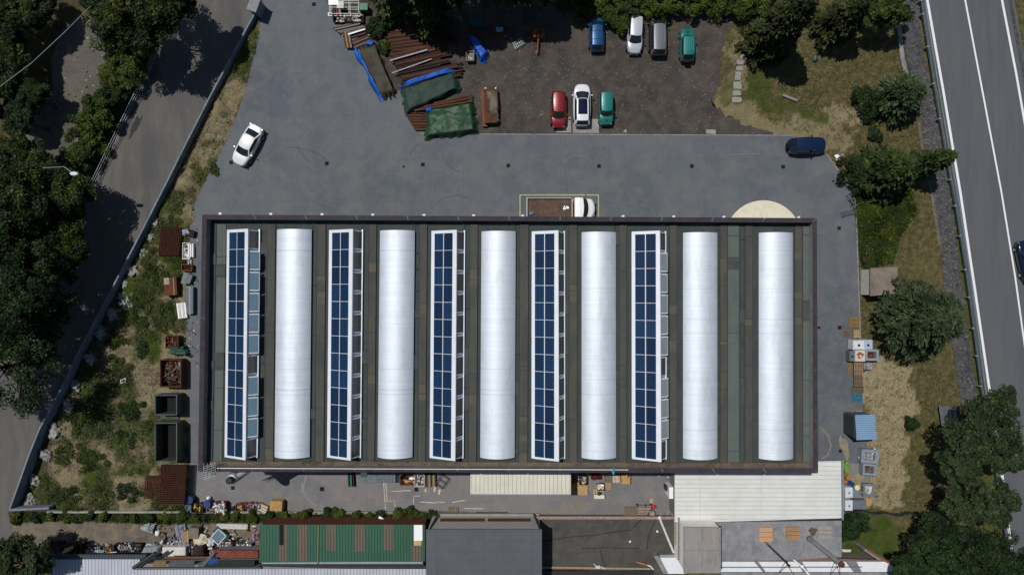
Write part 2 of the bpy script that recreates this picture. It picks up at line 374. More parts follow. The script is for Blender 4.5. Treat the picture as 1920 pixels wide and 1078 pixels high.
sheet('dirt_path', rough([(20,965),(70,980),(200,972),(290,978),(340,975),(400,978),(490,975),(530,975),(530,1050),(60,1055),(10,1020)], 3, 12, 5), .02, path_m)
yard = [(498,-30),(600,-30),(625,30),(690,100),(735,165),(800,195),(806,252),(1487,255),(1549,290),(1598,358),(1603,385),(1607,500),(1612,640),(1617,760),(1630,870),(1632,952),(1578,962),(1262,966),(1060,966),(820,958),(560,959),(350,957),(357,900),(352,800),(349,620),(352,440),(360,392),(378,355),(405,300),(426,262),(445,215),(466,150),(484,70)]
sheet('yard', yard, .05, yard_m, -.1)
lowy_m = ground('dusty_concrete', lin(114,112,112), lin(102,102,106), lin(122,118,114), .12, .5, 8, .85, .12, (5.2, 4.6), .014, lin(84,84,86), f3=.14, stain=(.3, .62, lin(92,92,96)))
sheet('lower_yard', [(357,868),(700,868),(1200,868),(1612,868),(1629,880),(1630,950),(1578,960),(1262,964),(1060,964),(820,956),(560,957),(352,955)], .0535, lowy_m)
rl = [(1738,0),(1768,170),(1800,360),(1827,540),(1853,718),(1875,860),(1897,1040)]
def shift(path_, d): return [(x + d, y) for x, y in path_]
def ext(p): 
    a, b_ = p[0], p[1]; c, d = p[-2], p[-1]
    return [(a[0] - (b_[0] - a[0]) * .6, a[1] - (b_[1] - a[1]) * .6)] + p + [(d[0] + (d[0] - c[0]) * .6, d[1] + (d[1] - c[1]) * .6)]
RL = ext(rl)
sheet('road', shift(RL, -9) + shift(RL, 163)[::-1], .04, hwy_m, -.1)
band('road_marking', RL, 4.6, .048, line_m)
band('road_marking', ext([(1809,0),(1845,190),(1877,360),(1903,520),(1928,700),(1950,860)]), 3.2, .048, line_m)
band('road_marking', ext([(1878,0),(1905,140),(1925,255),(1945,380),(1975,560)]), 4.2, .048, line_m)
band('verge', ext([(1893,0),(1910,90),(1930,200)]), 7, .055, rock_m)
stone = [(1704,-30),(1707,20),(1716,110),(1738,200),(1752,285),(1767,370),(1778,450),(1787,540),(1800,640),(1813,720),(1832,830)]
band('stone_ditch', stone, 31, .02, rock_m)
band('ditch_edging', [(1684,40),(1692,110),(1706,170)], 8, .04, concrete_m)
band('ditch_edging', [(1722,230),(1733,300),(1748,370),(1762,460)], 6, .035, path_m)
# concrete yard joints and kerbs
def kerb(name, pts, wpx, h, mat, label, cat):
    mb = MB(); q = [P(*p) for p in pts]
    for a, b_ in zip(q[:-1], q[1:]):
        d = b_ - a; mb.box(((a + b_) / 2).to_tuple()[:2] + (h / 2 - .05,), (d.length + wpx * M2 * .5, wpx * M2, h + .1), math.atan2(d.y, d.x))
    return mb.build(name, mat)
o = kerb('kerb', [(788,251.5),(1488,254.5)], 1.8, .07, concrete_m, '', ''); tag(o, kind='structure')
o = kerb('kerb', [(1550,290),(1600,360),(1605,400),(1608,500),(1613,640)], 2.0, .09, concrete_m, '', ''); tag(o, kind='structure')
o = kerb('kerb', [(346,958.5),(560,960.5),(822,960.5)], 4.5, .16, yard2_m, '', ''); tag(o, kind='structure')
# slabs at the gravel edge, cream pad, painted bay, marks
sheet('slab', [(1050,222),(1070,220),(1071,249),(1043,249)], .03, yard2_m)
sheet('slab', [(1074,222),(1122,224),(1123,250),(1074,250)], .03, yard2_m)
sheet('slab', [(1168,247),(1174,242),(1175,250)], .03, yard2_m)
sheet('slab', [(1324,243),(1342,244),(1342,252),(1324,251)], .03, yard2_m)
sheet('cream_pad', [(1431 + 72 * math.cos(a), 448 + 72 * math.sin(a)) for a in np.linspace(0, 2 * math.pi, 65)[:-1]], .054, cream_m)
yl = plain('yellow_line', (.40, .42, .22), .8, var=.3, scale=5)
band('bay_marking', [(975,430),(975,366)], 2.0, .055, yl); band('bay_marking', [(974,366),(1123,366)], 2.0, .059, yl); band('bay_marking', [(1122,366),(1122,430)], 2.0, .055, yl)
wl_m = plain('white_line', (.55, .54, .45), .8, var=.5, scale=4)
for pts in ([(719,896),(723,953)], [(723,897),(726,939),(740,938),(741,950)], [(734,920),(753,920)], [(753,919),(770,919)], [(775,944),(776,929),(788,929)], [(787,940),(818,942)], [(818,940),(834,941)], [(848,941),(872,937)], [(870,952),(905,953)], [(728,901),(741,900)]):
    band('floor_marking', pts, 1.5, .0575 + rnd.random() * .003, wl_m)
sc_m = plain('scuff', lin(128,130,134), .8, var=.2)
arc = [(576,887),(571,903),(569,918),(574,930),(584,941),(594,948)]
band('tyre_scuff', arc, 2.2, .057, sc_m); band('tyre_scuff', [(568,905),(567,915),(570,924)], 5, .0605, sc_m)
sc2 = plain('faint_scuff', lin(112,114,120), .8, var=.1)
band('tyre_scuff', [(1538,800),(1552,815),(1558,835),(1552,852),(1540,860)], 3.5, .056, plain('sand_dust', lin(122,117,108), .9))
band('tyre_scuff', [(1083 + 30 * math.cos(a), 318 - 26 * math.sin(a)) for a in np.linspace(.5, 2.8, 14)], 1.0, .0565, sc2)
band('tyre_scuff', [(543,276),(565,278),(590,285),(612,298)], 1.2, .0565, plain('dark_scuff', lin(76,78,84), .8))
band('tyre_scuff', [(810,390),(830,372),(860,366),(885,374)], 1.0, .0565, plain('dark_scuff', lin(76,78,84), .8))
band('tyre_scuff', [(1365,290),(1425,289)], .9, .0575, sc2)
ra = random.Random(12)
dks = [plain('tyre_dark', lin(78,84,92), .85), plain('tyre_pale', lin(102,105,108), .85)]
for k in range(26):
    cx, cy = ra.uniform(470, 1560), ra.uniform(270, 400)
    if k < 9: cx, cy = ra.uniform(480, 640), ra.uniform(20, 260)
    R0 = ra.uniform(25, 110); a0 = ra.uniform(0, 6.28); da = ra.uniform(.3, 1.1); pp = [(cx + R0 * math.cos(a0 + da * i / 9), cy + R0 * .8 * math.sin(a0 + da * i / 9)) for i in range(10)]
    if all(462 < x < 1585 and (y < 404) and not (x > 640 and y < 262) and y > 2 and (x - 480) > (400 - y) * -.0 and x > 500 - (y - 60) * .28 + 20 for x, y in pp): band('tyre_track', pp, ra.uniform(.8, 1.6), .0535 + k * .00012, dks[k % 2])
dust = ground('dust', lin(134,124,100), lin(112,108,98), lin(144,132,106), .8, 2, 9, .95, .2, f3=.2)
def ragged(cx, cy, rx, ry, seed, n=26, ang=0):
    r_ = random.Random(seed); ph = [r_.uniform(0, 6.28) for _ in range(4)]; o_ = []
    for i in range(n):
        a = 2 * math.pi * i / n; k = 1 + .18 * math.sin(3 * a + ph[0]) + .14 * math.sin(5 * a + ph[1]) + .1 * math.sin(9 * a + ph[2])
        x = rx * k * math.cos(a); y = ry * k * math.sin(a); o_.append((cx + x * math.cos(ang) - y * math.sin(ang), cy + x * math.sin(ang) + y * math.cos(ang)))
    return o_
sheet('dust_patch', ragged(1583, 838, 22, 7, 1, ang=1.25), .0575, dust)
sheet('dust_patch', ragged(1606, 900, 12, 22, 2, ang=.6), .058, dust)
sheet('dust_patch', ragged(1598, 776, 16, 5, 3, ang=-.3), .0552, dust)
dust2 = ground('faint_dust', lin(122,114,100), lin(108,105,102), lin(128,118,100), .8, 2, 9, .95, .1, f3=.15)
sheet('dust_patch', ragged(1085, 948, 18, 7, 4, ang=-.35), .0575, dust2); sheet('dust_patch', ragged(1050, 957, 32, 3, 5), .058, dust2)
sheet('asphalt_patch', ragged(254, 237, 22, 6, 6, ang=-1.1), .034, plain('fresh_asphalt', lin(60,58,60), .9, var=.3, bump=.4))
for i, (x, y, s, lab) in enumerate([(434,305,7,'by the nose of the white saloon'),(613,307,7,'in open yard right of the white saloon'),(793,309,7,'below the green tarpaulins'),(757,313,4,'small and pinkish just left of a larger one'),(953,311,7,'below the long rusty crate'),(1123,312,7,'above the flatbed truck'),(1297,312,7,'midway between truck and round cream pad'),(1468,313,7,'below the tail of the navy van'),(1562,340,4,'small near the slanting yard edge'),(1573,428,6.5,'beside the building corner near the bicycle'),(1535,614,5,'close against the right building wall'),(1574,614,7,'left of the wooden pallets'),(1575,845,6,'in the sand dust near the grey skips'),(604,916,8,'right of the curved white scuff'),(781,917,7.5,'below the white tub of scrap'),(589,9,7,'at the top end of the yard'),(437,914,7,'below the tall extractor cyclone')]):
    c = P(x, y); t_ = thing('drain_cover', 'dark square drain cover ' + lab, 'drain cover', (c.x, c.y, .054), group='drain covers in the yard')
    s *= M2; mb = MB().prism([(-s/2, -s/2), (s/2, -s/2), (s/2, s/2), (-s/2, s/2)], .0, .008); mb.build('frame', plain('drain_iron', (.025,.022,.02), .95), t_, local=True)
    mb = MB()
    for k in range(5): mb.box((0, -s * .36 + s * .18 * k, .012), (s * .84, s * .09, .012))
    mb.build('grate', plain('drain_iron2', (.012,.012,.012), .95), t_, local=True)
for i, (x, y, w_, h_) in enumerate([(1394,107,11,9),(1388,117,12,9),(1386,129,13,9),(1383,139,11,8),(1383,147,10,8),(1382,161,16,13),(1382,175,15,9),(1381,188,17,10)]):
    lab = ['topmost by the conifer','second from the top','third, wider than its neighbours','fourth, small and wedge shaped','fifth, cracked looking','sixth and palest, nearly square','seventh, next to last','last and widest at the bottom'][i]
    poly = [P(x + w_ / 2 * sx * (1 + rnd.uniform(-.2, .15)), y + h_ / 2 * sy * (1 + rnd.uniform(-.2, .15))) for sx, sy in ((-1,-1),(1,-1),(1.1,.2),(1,1),(-1,1),(-1.05,0))]
    tag(MB().prism([(p.x, p.y) for p in poly], -.02, .05).build('stepping_stone', yard2_m), 'flat pale stepping stone in the grass path, ' + lab, 'stepping stone', 'stepping stones in the grass')
# ------------------------------------------------------------------ warehouse
ZR, ZP = 8.0, 9.0
wc = P(955, 645, ZR); wc.z = 0
WH = thing('warehouse', 'long warehouse with flat dark roof, white vaulted skylights and rows of solar panels', 'warehouse', wc)
OUT = [(379,402.5),(1531.5,409),(1534,887),(371,884)]; INN = [(387.5,411.5),(1524,417.5),(1525.5,878.5),(380,875.5)]
cop_m = plain('brown_coping', lin(62,57,62), .8, 0, var=.3, scale=1.2, bump=.1)
wallp_m = ground('warehouse_wall', lin(120,118,114), lin(108,106,104), lin(130,126,120), .4, 2, 9, .9, .2, f3=.1)
fe_m = ground('roof_felt', lin(60,68,67), lin(52,60,60), lin(68,74,71), .25, 1.0, 10, .9, .2, (1.02, 7.3), .012, lin(30,32,32), f3=.2, stretch=(1, .4, 1))
fb_m = ground('brown_felt', lin(71,72,68), lin(64,67,64), lin(80,78,71), .3, .9, 10, .9, .2, (1.4, 6.1), .012, lin(40,38,36), f3=.2, stretch=(1, .35, 1), stain=(.5, .6, lin(92,81,68)), soft=.2)
fb2_m = ground('patched_felt', lin(84,80,72), lin(74,74,70), lin(92,84,72), .5, 1.2, 10, .9, .2, f3=.2)
fg_m = ground('green_felt', lin(84,92,90), lin(76,84,82), lin(92,97,92), .25, 1.0, 10, .9, .2, (1.1, 9.0), .012, lin(45,50,50), f3=.15, stretch=(1, .4, 1))
mb = MB()
ow = [P(x, y, ZP) for x, y in [(380.5,404),(1530,410.5),(1532.5,885.5),(372.5,882.5)]]
iw = [P(x, y, ZP) for x, y in [(386.5,410.5),(1525,416.5),(1526.5,879.5),(379,876.5)]]
for i in range(4):
    a, b_, c, d = ow[i], ow[(i + 1) % 4], iw[(i + 1) % 4], iw[i]
    mb.add([(p.x, p.y, z) for z in (0, ZP - .06) for p in (a, b_, c, d)], [(3, 2, 1, 0), (4, 5, 6, 7), (0, 1, 5, 4), (2, 3, 7, 6), (1, 2, 6, 5), (3, 0, 4, 7)])
mb.build('wall', wallp_m, WH)
mb = MB(); oc = [P(x, y, ZP) for x, y in OUT]; ic = [P(x, y, ZP) for x, y in INN]
for i in range(4):
    a, b_, c, d = oc[i], oc[(i + 1) % 4], ic[(i + 1) % 4], ic[i]
    n_ = 12 if i % 2 == 0 else 5
    for k in range(n_):
        u0 = k / n_; u1 = (k + 1) / n_ - .0016
        q = [a.lerp(b_, u0), a.lerp(b_, u1), d.lerp(c, u1), d.lerp(c, u0)]
        if k % 2: q = q
        mb.add([(p.x, p.y, z) for z in (ZP - .055, ZP) for p in q], [(0, 1, 2, 3), (7, 6, 5, 4), (0, 4, 5, 1), (2, 6, 7, 3), (1, 5, 6, 2), (3, 7, 4, 0)])
mb.build('coping', cop_m, WH)
# doors and high windows of the outer walls
def wallpt(a, b_, f, z): p = a.lerp(b_, f); return Vector((p.x, p.y, z))
for (i, fs) in ((0, (.08, .33, .58, .92)), (2, (.12, .5, .88)), (1, (.3,)), (3, (.6,))):
    a, b_ = ow[i], ow[(i + 1) % 4]; d = (b_ - a); d.z = 0; L_ = d.length; d.normalize(); nn_ = Vector((d.y, -d.x, 0)); ctr_ = sum(ow, Vector()) / 4
    if (a - ctr_).dot(nn_) < 0: nn_ = -nn_
    for f in fs:
        p = wallpt(a, b_, f, 2.2) + nn_ * .03; o = MB().box(p, (4.0, .08, 4.4), math.atan2(d.y, d.x)).build('door', plain('door_grey', lin(96,104,112), .6), WH)
    mb = MB()
    for k in range(int(L_ / 3.2)):
        p = wallpt(a, b_, (k + .5) / int(L_ / 3.2), 6.4) + nn_ * .03; mb = MB().box(p, (2.2, .07, 1.1), math.atan2(d.y, d.x)); mb.build('window', glass_m, WH)
def rp(x, y, z=ZR): return P(x, y, z)
ins = [P(x, y, ZP) for x, y in [(383,407),(1528,413),(1529.5,882),(376,879.5)]]
MB().prism([(p.x, p.y) for p in ins], ZR - .3, ZR - .02).build('roof', fe_m, WH)
# strips: (x at top, x at bottom) edges, y 421..866 ; colour
def strip(name, xt0, xt1, xb0, xb1, mat, dz, y0=421, y1=866):
    q = [P(xt0, y0, ZR), P(xt1, y0, ZR), P(xb1, y1, ZR), P(xb0, y1, ZR)]
    mb = MB().prism([(p.x, p.y) for p in q], ZR - .1, ZR + dz)
    # tapped edges of the felt: thin raised seams across
    return mb.build(name, mat, WH)
for a in [(406,424,399,416,fg_m),(390,405.5,382,398.5,fe_m)]: strip('roof_strip', a[0], a[1], a[2], a[3], a[4], .03)
for x0, x1, s in [(501,517,-4.5),(595,611,-4),(692,706,-4),(787,801,-3.5),(881,896,-3),(975,991,-2),(1067,1082,0),(1161,1175,0),(1255,1269,0),(1350,1363,0),(1397,1411,0),(1490,1504,.5)]:
    strip('roof_strip', x0, x1, x0 + s, x1 + s, fb_m, .10)
for x0, x1 in [(1364,1386),(1505,1521)]: strip('roof_strip', x0, x1, x0, x1 + .5, fg_m, .06)
# tarred cross seams, patches and edge laps of the felt
sm = MB(); rs_ = random.Random(5)
BRN = [(501,517),(595,611),(692,706),(787,801),(881,896),(975,991),(1067,1082),(1161,1175),(1255,1269),(1350,1363),(1397,1411),(1490,1504)]; fe2_m = ground('patched_dark_felt', lin(66,73,72), lin(58,64,64), lin(72,76,74), .5, 1.2, 10, .9, .2, f3=.2)
for x0, x1, s in [(390,406,-8),(406,424,-7.5),(489,501,-4.5),(501,517,-4.5),(586,595,-4.5),(595,611,-4),(680,692,-4),(692,706,-4),(779,787,-4),(787,801,-3.5),(870,881,-3),(881,896,-3),(967,975,-2),(975,991,-2),(1058,1067,0),(1067,1082,0),(1154,1161,0),(1161,1175,0),(1248,1255,0),(1255,1269,0),(1343,1350,0),(1350,1363,0),(1364,1386,0),(1387,1397,0),(1397,1411,0),(1490,1504,.5),(1505,1521,.5)]:
    for k in range(rs_.choice([3, 4, 5, 6])):
        y = rs_.uniform(426, 862); f = (y - 421) / 445; a = P(x0 + s * f + .3, y, ZR + .12); c = P(x1 + s * f - .3, y + rs_.uniform(-.6, .6), ZR + .12); sm.tube(a, c, .016, n=4)
        if rs_.random() < .45:
            y2 = y + rs_.uniform(6, 34); q = [a, c, P(x1 + s * f - .3, y2, ZR + .12), P(x0 + s * f + .3, y2, ZR + .12)]
            MB().prism([(p.x, p.y) for p in q], ZR + .03, ZR + .108 + .0007 * k).build('felt_patch', fb2_m if (x0, x1) in [(a_[0], a_[1]) for a_ in BRN] else fe2_m, WH)
    for xx in (x0, x1):
        sm.tube(P(xx, 422, ZR + .1), P(xx + s, 865, ZR + .1), .014, n=4)
sm.build('felt_seams', plain('bitumen', lin(36,38,38), .7), WH)
mb = MB(); mb.prism([(p.x, p.y) for p in (P(392,864,ZR), P(1521,867,ZR), P(1522,876,ZR), P(389,873,ZR))], ZR - .1, ZR + .14)
gut_m = ground('gutter_dirt', lin(96,86,74), lin(70,62,54), lin(110,98,82), .5, 1.4, 9, .95, .3, f3=.3, stain=(1.1, .6, lin(48,40,34))); mb.build('gutter_ledge', gut_m, WH)
# barrel vaults
vault_m = bpy.data.materials.new('vault_sheet'); t, b = nodes(vault_m)
vec = t.nodes.new('ShaderNodeNewGeometry').outputs['Position']
vc = mixn(t, noi(t, vec, 1.0, 4, .6, .3, .7, (.12, 3.2, .12)), (.68, .73, .79), (.61, .66, .73))
vc = mixn(t, noi(t, vec, .5, 7, .75, .5, .85, (2.0, .5, 1)), vc, (.46, .49, .49))
vc = mixn(t, noi(t, vec, 1.0, 2, .5, .62, .68, (.01, 4.5, .01)), vc, (.52, .58, .66))
t.links.new(vc, b.inputs['Base Color']); b.inputs['Roughness'].default_value = .66; b.inputs['Metallic'].default_value = .5
def vault(xt0, xt1, yt, xb0, xb1, yb):
    A, B, C, D = P(xt0, yt, ZR), P(xt1, yt, ZR), P(xb1, yb, ZR), P(xb0, yb, ZR)
    mb = MB(); nv = 150; nu = 18
    hw = (B - A).length / 2
    def fn(u, v, k=0.0):
        L = A.lerp(D, v); R = B.lerp(C, v); ph = math.radians(48) * (2 * u - 1)
        m_ = (L + R) / 2; h = (R - L) / 2
        kk = 1 + (.0012 if int(round(v * nv)) % 2 else 0)
        Rc = h.length / math.sin(math.radians(48)); p = m_ + h.normalized() * Rc * math.sin(ph); return (p.x, p.y, ZR + .26 + Rc * (math.cos(ph) - math.cos(math.radians(48))) + (kk - 1) * 2)
    mb.grid(lambda u, v: fn(u, 1 - v), nu, nv)
    for v in (0, 1):
        arcp = [fn(u / nu, v) for u in range(nu + 1)]
        n_ = len(arcp); mb.add(arcp, [tuple(range(n_))[::1 if v else -1]])
    mb.m = 0
    for v in (0, 1):
        e0 = fn(0, v); e1 = fn(1, v)
    mb2 = MB()
    sd_ = [A + Vector((.03, -.03, 0)), B + Vector((-.03, -.03, 0)), C + Vector((-.03, .03, 0)), D + Vector((.03, .03, 0))]
    mb2.prism([(p.x, p.y) for p in sd_], ZR - .1, ZR + .265)
    o = mb.build('vaulted_skylight', vault_m, WH, org=(A + C) / 2, smooth=False)
    k = mb2.build('skylight_kerb', galv_m, o)
for v in [(521,586,431,516.5,582,855),(713.5,778.5,433,709,774,855.5),(903,967,434.5,900.5,965,856),(1090,1154,436,1090,1154.5,856.5),(1279.5,1343.5,437,1279.5,1343.5,857.5),(1421,1484.5,437,1421,1485,858)]:
    vault(v[0] + 3 * (-1 if v[0] > 960 else 1) * 0, v[1], v[2], v[3], v[4], v[5])
# solar sheds
pv = bpy.data.materials.new('solar_cells'); t, b = nodes(pv)
vec = t.nodes.new('ShaderNodeTexCoord').outputs['Object']
br = t.nodes.new('ShaderNodeTexBrick'); br.offset = 0; br.inputs['Scale'].default_value = 1
br.inputs['Brick Width'].default_value = .158; br.inputs['Row Height'].default_value = .158; br.inputs['Mortar Size'].default_value = .008
br.inputs['Color1'].default_value = c4((.002, .010, .038)); br.inputs['Color2'].default_value = c4((.003, .013, .05)); br.inputs['Mortar'].default_value = c4((.03, .08, .13))
t.links.new(vec, br.inputs['Vector']); oi = t.nodes.new('ShaderNodeObjectInfo'); mr_ = t.nodes.new('ShaderNodeMapRange'); mr_.inputs[3].default_value = .75; mr_.inputs[4].default_value = 1.35; t.links.new(oi.outputs['Random'], mr_.inputs[0]); cb_ = t.nodes.new('ShaderNodeCombineColor')
for i_ in range(3): t.links.new(mr_.outputs[0], cb_.inputs[i_])
t.links.new(mixn(t, 1.0, br.outputs[0], cb_.outputs[0], 'MULTIPLY'), b.inputs['Base Color']); b.inputs['Roughness'].default_value = .35; b.inputs['Specular IOR Level'].default_value = .12
frame_m = plain('shed_frame', (.66, .69, .74), .45, .1, var=.1, scale=1.5)
shedside_m = plain('shed_side', (.42, .5, .58), .5, .1, var=.1)
wing_m = plain('sky_reflection_glass', (.18, .29, .36), .12, .3, var=.15)  # blue sky reflection put into the open panes' base colour
wdark_m = plain('closed_glass', (.075, .08, .075), .25, .0, var=.3)
wing2_m = plain('pale_skylight_glass', lin(132,142,144), .3, .1, var=.15)
def shed(xl, xr_, xe, yt, yb, opens, xlb, xrb, xeb):
    """xl/xr_/xe: pixel x of eaves, ridge, foot at the top end; ..b at the bottom end"""
    zl, zr, ze = ZR + .25, ZR + 1.45, ZR + .15
    eL = [P(xl, yt, zl), P(xlb, yb, zl)]
    yr0 = 539 + (yt - 539) * (HC - zl) / (HC - zr); yr1 = 539 + (yb - 539) * (HC - zl) / (HC - zr)
    rg = [P(xr_, yr0, zr), P(xrb, yr1, zr)]
    ft = [P(xe, yt, ze), P(xeb, yb, ze)]; ft[0].y = eL[0].y; ft[1].y = eL[1].y
    if xe < 1060: pass
    # slope slab
    nrm = (rg[0] - eL[0]).cross(eL[1] - eL[0]).normalized()
    if nrm.z < 0: nrm = -nrm
    mb = MB(); T = nrm * .05
    c = [eL[0], rg[0], rg[1], eL[1]]
    mb.add([p - T for p in c] + list(c), [(0, 1, 2, 3), (7, 6, 5, 4), (0, 4, 5, 1), (1, 5, 6, 2), (2, 6, 7, 3), (3, 7, 4, 0)])
    org = (eL[0] + rg[1]) / 2; org.z = ZR
    S = mb.build('solar_shed', frame_m, WH, org=org)
    # gable ends + body below
    mb = MB(); g0 = [Vector((eL[0].x, eL[0].y - .06, ZR)), Vector((ft[0].x, eL[0].y - .06, ZR)), ft[0] + Vector((0, -.06, 0)), rg[0] + Vector((-.1, -.06, -.08)), eL[0] + Vector((.03, -.06, -.07))]
    g1 = [Vector((eL[1].x, eL[1].y + .06, ZR)), Vector((ft[1].x, eL[1].y + .06, ZR)), ft[1] + Vector((0, .06, 0)), rg[1] + Vector((-.1, .06, -.08)), eL[1] + Vector((.03, .06, -.07))]
    n_ = 5; mb.add(g0 + g1, [tuple(range(5)), tuple(range(5, 10))[::-1]] + [(i, (i + 1) % 5, 5 + (i + 1) % 5, 5 + i) for i in range(5)])
    mb.build('shed_body', shedside_m, S)
    # ridge flashing and foot rail
    MB().path([rg[0] + Vector((.02, 0, .01)), rg[1] + Vector((.02, 0, .01))], .05, 6).build('ridge_cap', frame_m, S)
    MB().box(((ft[0].x + ft[1].x) / 2 + .04, (ft[0].y + ft[1].y) / 2, ze + .03), (.14, (ft[0] - ft[1]).length + .1, .16), math.atan2(ft[0].y - ft[1].y, ft[0].x - ft[1].x) - math.pi / 2).build('foot_rail', frame_m, S)
    # PV panels 13 x 2
    u = (rg[0] - eL[0]); W_ = u.length; u = u.normalized(); v_ = (eL[1] - eL[0]); Ln = v_.length; v_ = v_.normalized()
    pw = .965; ph = 1.615; u0 = (W_ - 2 * pw - .07) * .5
    step = (Ln - .45) / 13
    me_ = None
    M0 = Matrix((u, -v_, nrm)).transposed().to_4x4()
    for r in range(13):
        for cidx in range(2):
            ctr = eL[0] + u * (u0 + pw / 2 + cidx * (pw + .07)) + v_ * (.26 + step * (r + .5)) + nrm * .012
            if me_ is None:
                o = MB().box((0, 0, .012), (pw - .02, min(ph, step - .05), .024)).build('solar_panel', pv, S, local=True); me_ = o.data
            else:
                o = bpy.data.objects.new('solar_panel', me_); COL.objects.link(o); o.parent = S
            o.matrix_basis = Matrix.Translation(ctr - WL[S.name]) @ M0
    # windows down the steep side
    nw = 11; span = rg[1] - rg[0]
    for k in range(nw):
        a0 = (k + .04) / nw; a1 = (k + .96) / nw
        t0 = rg[0].lerp(rg[1], a0) + Vector((.05, 0, -.16)); t1 = rg[0].lerp(rg[1], a1) + Vector((.05, 0, -.16))
        b0 = ft[0].lerp(ft[1], a0) + Vector((.03, 0, .12)); b1 = ft[0].lerp(ft[1], a1) + Vector((.03, 0, .12))
        if k in opens:
            out = Vector((.75, 0, .62)); b0 = t0 + Vector((opens[k], 0, -.55)) ; b1 = t1 + Vector((opens[k], 0, -.55))
        nn = (t1 - t0).cross(b0 - t0).normalized()
        if nn.x < 0: nn = -nn
        def pane(g, th, off):
            q = [t0.lerp(t1, g).lerp(b0.lerp(b1, g), g), t0.lerp(t1, 1 - g).lerp(b0.lerp(b1, 1 - g), g), t0.lerp(t1, 1 - g).lerp(b0.lerp(b1, 1 - g), 1 - g), t0.lerp(t1, g).lerp(b0.lerp(b1, g), 1 - g)]
            q = [p + nn * off for p in q]
            return [p - nn * th for p in q] + q
        F6 = [(0, 1, 2, 3), (7, 6, 5, 4), (0, 4, 5, 1), (1, 5, 6, 2), (2, 6, 7, 3), (3, 7, 4, 0)]
        mb = MB(); mb.add(pane(0, .04, 0), F6); mb.m = 1; mb.add(pane(.06, .02, .008), F6)
        o = mb.build('window', [frame_m, (wing_m if xl < 900 else wing2_m) if k in opens else wdark_m], S)
    return S
A1 = {1:.85,2:.85,3:.85,4:.85,5:.85,7:.85,8:.85,9:.85}
shed(425.5,464.5,486,431,856.5,A1,421,459.5,481.5)
shed(617,661,679,431.5,857,{},613,656.5,675)
shed(809,855.5,870,433,858,{},805.5,852.5,867)
shed(997,1046,1057,434,859,{},996.5,1047,1057.5)
shed(1184.5,1236.5,1246.5,434.5,860,{1:.85,2:.85,3:.85,4:.85,5:.85,7:.85,8:.85,9:.85},1185,1239,1247.5)
# cable on the coping, wall lamps
tag(MB().path([P(407,877.5,9.03), P(1178,880.5,9.03)], .035, 5).build('cable_conduit', white_m), 'long thin white conduit lying along the lower roof edge', 'conduit')
tag(MB().box(P(1150,883,9.1), (.17, .55, .12)).box(P(1150,879,9.14), (.22, .12, .2)).build('junction_box', lblue_m), 'small sky blue box straddling the lower roof edge', 'junction box')
for i, x in enumerate([413,508,604,699,795,888,980,1168,1263,1357,1497]):
    y = 400.5 + i * .75
    c = P(x, y, 8.6); ln = thing('floodlight', 'small white floodlight jutting from the upper roof edge, ' + ['first from the left corner','second from the left corner','third from the left','fourth from the left','fifth from the left','sixth, between shed and vault','beside the tail of the flatbed truck','first to the right of the truck','second to the right of the truck','just left of the cream pad','last, past the cream pad'][i], 'floodlight', c, group='floodlights along the upper roof edge')
    MB().box((0, .0, 0), (.26, .2, .14), .2, tilt=(.3, 0)).build('lamp_head', white_m, ln, local=True)
    MB().box((0, -.22, .0), (.05, .35, .05)).build('arm', dark_m, ln, local=True)
# access ladder at lower left corner of roof
lad = thing('ladder', 'galvanised caged ladder climbing over the lower left roof corner', 'ladder', P(390, 868, 8.0))
mb = MB()
for x in (382, 389, 397, 404):
    mb.path([P(x, 868, 9.6), P(x, 885, 9.5), P(x, 897 - (x - 382) * .25, 7.9)], .035, 5)
mb.build('rails', galv_m, lad)
mb = MB()
for k in range(7):
    y = 872 + k * 4.0; mb.tube(P(381, y + 3, 9.4 - k * .14), P(404, y - 5, 9.4 - k * .14), .025, n=5)
mb.build('rungs', galv_m, lad)
# extractor cyclone
cy = P(430, 900, 8.2); base = Vector((cy.x, cy.y, 0))
ex = thing('extractor_cyclone', 'tall grey dust extractor cyclone with dark open top beside the roof corner', 'dust extractor', base)
MB().lathe((0, 0, 0), [(.14, 2.0), (.5, 5.2), (.55, 5.3), (.55, 7.6), (.35, 7.75)], 20).build('body', galv_m, ex, local=True, smooth=True)
mb = MB(); mb.lathe((-.02, -.05, 0), [(.32, 7.7), (.32, 8.25)], 18, cap=False); mb.lathe((-.02, -.05, 0), [(.28, 8.25), (.28, 7.8)], 18, cap=True)
mb.build('outlet', dark_m, ex, local=True)
MB().path([(.3, .1, 7.3), (1.4, .75, 7.3), (2.1, 1.2, 7.3)], .26, 10).build('duct', galv_m, ex, local=True)
mb = MB()
for a in range(4): mb.tube((.5 * math.cos(a * 1.57 + .7), .5 * math.sin(a * 1.57 + .7), 0), (.5 * math.cos(a * 1.57 + .7), .5 * math.sin(a * 1.57 + .7), 5.4), .04, n=5)
mb.build('legs', galv_m, ex, local=True)
